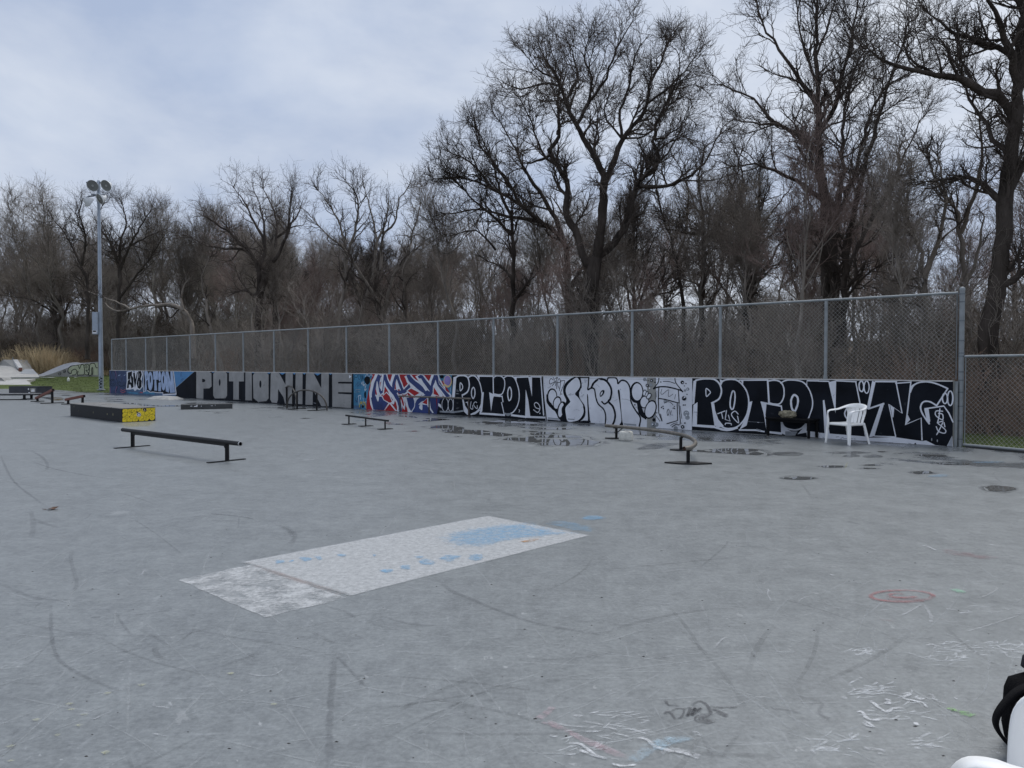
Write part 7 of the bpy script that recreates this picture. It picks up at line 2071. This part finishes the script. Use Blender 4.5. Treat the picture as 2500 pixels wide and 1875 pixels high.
# ------------------------------------------------------------------ tangled undergrowth, dry grass, turf blades
def thicket(name, label, cat, pos, hgt, m, br=(7, 0.9), rad=0.007, lean=0.25, rnd_r=None):
    n_ = len(pos)
    S = 6
    d = NR.normal(size=(n_, 3)) * lean
    d[:, 2] = 1
    d /= np.linalg.norm(d, axis=1, keepdims=True)
    p = pos.copy()
    pts = [p]
    for s in range(S - 1):
        d = d + NR.normal(size=(n_, 3)) * 0.16
        d[:, 2] -= 0.035 * s
        d /= np.linalg.norm(d, axis=1, keepdims=True)
        p = p + d * (hgt / (S - 1))[:, None]
        pts.append(p)
    P = np.stack(pts, 1)
    Rr = np.repeat(np.linspace(rad, rad * 0.35, S)[None], n_, 0) * NR.uniform(0.7, 1.7, (n_, 1))
    parts = [tubes(P, Rr, 3)]
    if br:
        B, rb = sprout(P, Rr, int(n_ * br[0]), (25, 70), (br[1] * 0.5, br[1] * 1.4), 3, 0.22, 0.02, rk=0.7, rend=0.0035, tmin=0.15, taper=0.4)
        parts.append(tubes(B, rb, 3))
    V, Q = join(parts)
    o = link(name, fast_mesh(name, V, Q), m)
    return tag(o, label, cat, kind='stuff')
def scatter(n, s0, s1, d0, d1):
    s = NR.uniform(s0, s1, n)
    d = d0 + (d1 - d0) * NR.random(n) ** 1.3
    P = np.array([R0.x, R0.y, 0])[None] + np.outer(s, np.array(WU)) - np.outer(d, np.array(WN))
    keep = (P[:, 1] > 8) & (np.abs(P[:, 0]) / np.maximum(P[:, 1], 1) < 0.76)
    P = P[keep]
    P[:, 2] = [lift(a, b) - 0.12 for a, b, c in P]
    return P
brush_m = paint('brush_stems', (0.115, 0.094, 0.075), 0.95, 0.45, 0.5, spec=0.1)
brush_r = paint('brush_stems_red', (0.225, 0.155, 0.118), 0.95, 0.4, 0.5, spec=0.1)
P = scatter(1900, -9, 46, 3.2, 15)
thicket('undergrowth', 'tangled grey brown undergrowth of bare stems behind the fences', 'undergrowth', P, NR.uniform(1.0, 3.2, len(P)), brush_m, (7, 0.9))
P = scatter(1900, -9, 46, 2.9, 12)
thicket('briar_thicket', 'reddish brown briar canes close behind the fences', 'briars', P, NR.uniform(0.7, 1.9, len(P)), brush_r, (5, 0.6), 0.006, 0.5)
# behind the low fence the canes start a few metres past the grass
n_ = 1500
t = NR.uniform(-4, 10, n_); q = NR.uniform(3.3, 7.0, n_)
P = np.array(R0)[None] + np.outer(t, np.array(FD)) + np.outer(q, np.array(side))
P[:, 2] = -0.1
P = P[np.abs(P[:, 0]) / np.maximum(P[:, 1], 1) < 0.8]
thicket('cane_thicket', 'pale tan and red canes bent over behind the low fence', 'briars', P, NR.uniform(0.8, 2.4, len(P)), brush_r, (6, 0.6), 0.006, 0.45)
def shrub_proto(seed, H, m):
    global NR
    keep = NR
    NR = np.random.default_rng(seed)
    n_ = 30
    S = 8
    a = NR.uniform(0, 6.283, n_)
    d = np.stack([np.cos(a) * .42, np.sin(a) * .42, np.ones(n_)], 1) + NR.normal(size=(n_, 3)) * .15
    p = np.stack([np.cos(a), np.sin(a), np.zeros(n_)], 1) * NR.uniform(0.05, 0.7, (n_, 1))
    pts = [p]
    for s in range(S - 1):
        d = d + NR.normal(size=(n_, 3)) * 0.13
        d /= np.linalg.norm(d, axis=1, keepdims=True)
        p = p + d * (H * NR.uniform(.75, 1.05, (n_, 1)) / (S - 1))
        pts.append(p)
    P = np.stack(pts, 1)
    Rr = np.repeat(np.linspace(.026, .007, S)[None], n_, 0) * NR.uniform(.6, 1.5, (n_, 1))
    B1, r1 = sprout(P, Rr, 230, (22, 60), (0.5, 1.5), 5, .17, .05, rk=.6, rend=.006, tmin=.12, taper=.3)
    B2, r2 = sprout(B1, r1, 1200, (22, 60), (0.25, 0.8), 3, .2, .04, rk=.65, rend=.004, tmin=.1, taper=.2)
    B3, r3 = sprout(B2, r2, 2400, (22, 60), (0.15, 0.45), 2, .2, .03, rk=.7, rend=.0035, tmin=.1, taper=.2)
    root = thing('bare_shrub', (0, 0, 0), 'bare shrub', 'shrub')
    V, Q = tubes(P, Rr, 5)
    link('stems', fast_mesh('stems', V, Q), wood_bark, root)
    V, Q = join([tubes(B1, r1, 3), tubes(B2, r2, 3), tubes(B3, r3, 3)])
    link('twigs', fast_mesh('twigs', V, Q), m, root)
    NR = keep
    return root
shrubs = [(shrub_proto(31, 3.4, wood_twig), 'grey brown bare shrub'), (shrub_proto(32, 3.0, brush_r), 'reddish brown bare shrub'), (shrub_proto(33, 3.8, brush_m), 'dark brown bare shrub')]
sp = []
for s in np.arange(-16, 48, 2.9):
    sp.append((behind_wall(s + R_.uniform(-1, 1), R_.uniform(8, 15)), R_.uniform(.65, 1.15)))
for s in np.arange(-26, 60, 3.4):
    sp.append((behind_wall(s + R_.uniform(-1, 1), R_.uniform(16, 26)), R_.uniform(.8, 1.2)))
for s in np.arange(-36, 72, 3.8):
    sp.append((behind_wall(s + R_.uniform(-1, 1), R_.uniform(27, 44)), R_.uniform(1.0, 1.6)))
for s in np.arange(-46, 80, 5.5):
    sp.append((behind_wall(s + R_.uniform(-1, 1), R_.uniform(48, 64)), R_.uniform(1.3, 2.0)))
for x in np.arange(-76, -14, 2.2):
    for y0, a_, b_ in ((80.5, .7, 1.1), (87, 1.1, 1.6), (96, 1.3, 1.9)):
        sp.append((Vector((x + R_.uniform(-1.2, 1.2), y0 + R_.uniform(-2, 2), 0)), R_.uniform(a_, b_)))
used_s = set()
for p, sc_ in sp:
    if not in_view(p, 3.0):
        continue
    k = R_.choice((0, 0, 1, 2, 2))
    root, lab = shrubs[k]
    o = copy_tree(root) if k in used_s else root
    used_s.add(k)
    o.location = (p.x, p.y, lift(p.x, p.y) - 0.12)
    o.rotation_euler = (0, 0, R_.uniform(0, 6.28))
    o.scale = (sc_ * R_.uniform(.9, 1.2), sc_ * R_.uniform(.9, 1.2), sc_ * R_.uniform(.9, 1.15))
    tag(o, lab + ' ' + whereabouts(p), 'shrub', 'bare shrubs of the undergrowth behind the skate slab')
dry_m = paint('dry_grass', (0.58, 0.46, 0.29), 0.95, 0.35, 0.7, spec=0.1)
n_ = 3000
P = np.stack([NR.normal(-46.5, 3.4, n_), NR.uniform(75.5, 79.5, n_), np.full(n_, 0.42)], 1)
thicket('dry_reeds', 'tall straw coloured dry grass at the wood edge behind the concrete ramps', 'dry grass', P, NR.uniform(1.4, 3.3, n_) * np.exp(-((P[:, 0] + 47.5) / 5.0) ** 2) + 0.35, dry_m, None, 0.02, 0.22)
def blades(name, P, h, w, m, label):
    n_ = len(P)
    a = NR.uniform(0, 6.283, n_)
    dx = np.stack([np.cos(a), np.sin(a), np.zeros(n_)], 1) * w
    tip = P + np.stack([NR.normal(size=n_) * h * 0.4, NR.normal(size=n_) * h * 0.4, NR.uniform(0.5, 1.2, n_) * h], 1)
    V = np.stack([P - dx, P + dx, tip], 1).reshape(-1, 3)
    Q = np.arange(n_ * 3).reshape(-1, 3)
    o = link(name, fast_mesh(name, V, Q), m)
    return tag(o, label, 'grass', kind='stuff')
blade_m = paint('grass_blades', (0.10, 0.130, 0.04), 0.8, 0.4, 0.8, spec=0.2, wear=(0.17, 0.15, 0.07), wear_at=0.60)
n_ = 26000
P = np.stack([NR.uniform(-44, -20, n_), NR.uniform(43, 75, n_), np.zeros(n_)], 1)
e = np.array([[g.x, g.y] for g in GE])
def on_lawn(x, y):
    if (Vector((x, y, 0)) - WL).dot(WU) < 0.1: return False
    if x > GE[3].x:
        return y > np.interp(x, e[::-1, 0], e[::-1, 1]) + 0.1
    return y > GE[3].y + 1.2
P = np.array([p for p in P if on_lawn(p[0], p[1])])
P[:, 2] = [lift(a, b) - 0.03 for a, b, c in P]
blades('grass', P, 0.09, 0.012, blade_m, 'patchy green grass around the foot of the light pole')
n_ = 16000
t = NR.uniform(-1.5, 12, n_); q = NR.uniform(0.06, 3.7, n_)
P = np.array(R0)[None] + np.outer(t, np.array(FD)) + np.outer(q, np.array(side))
P[:, 2] = -0.05
P = P[np.abs(P[:, 0]) / np.maximum(P[:, 1], 1) < 0.8]
blades('grass', P, 0.085, 0.006, blade_m, 'strip of green grass behind the low fence')
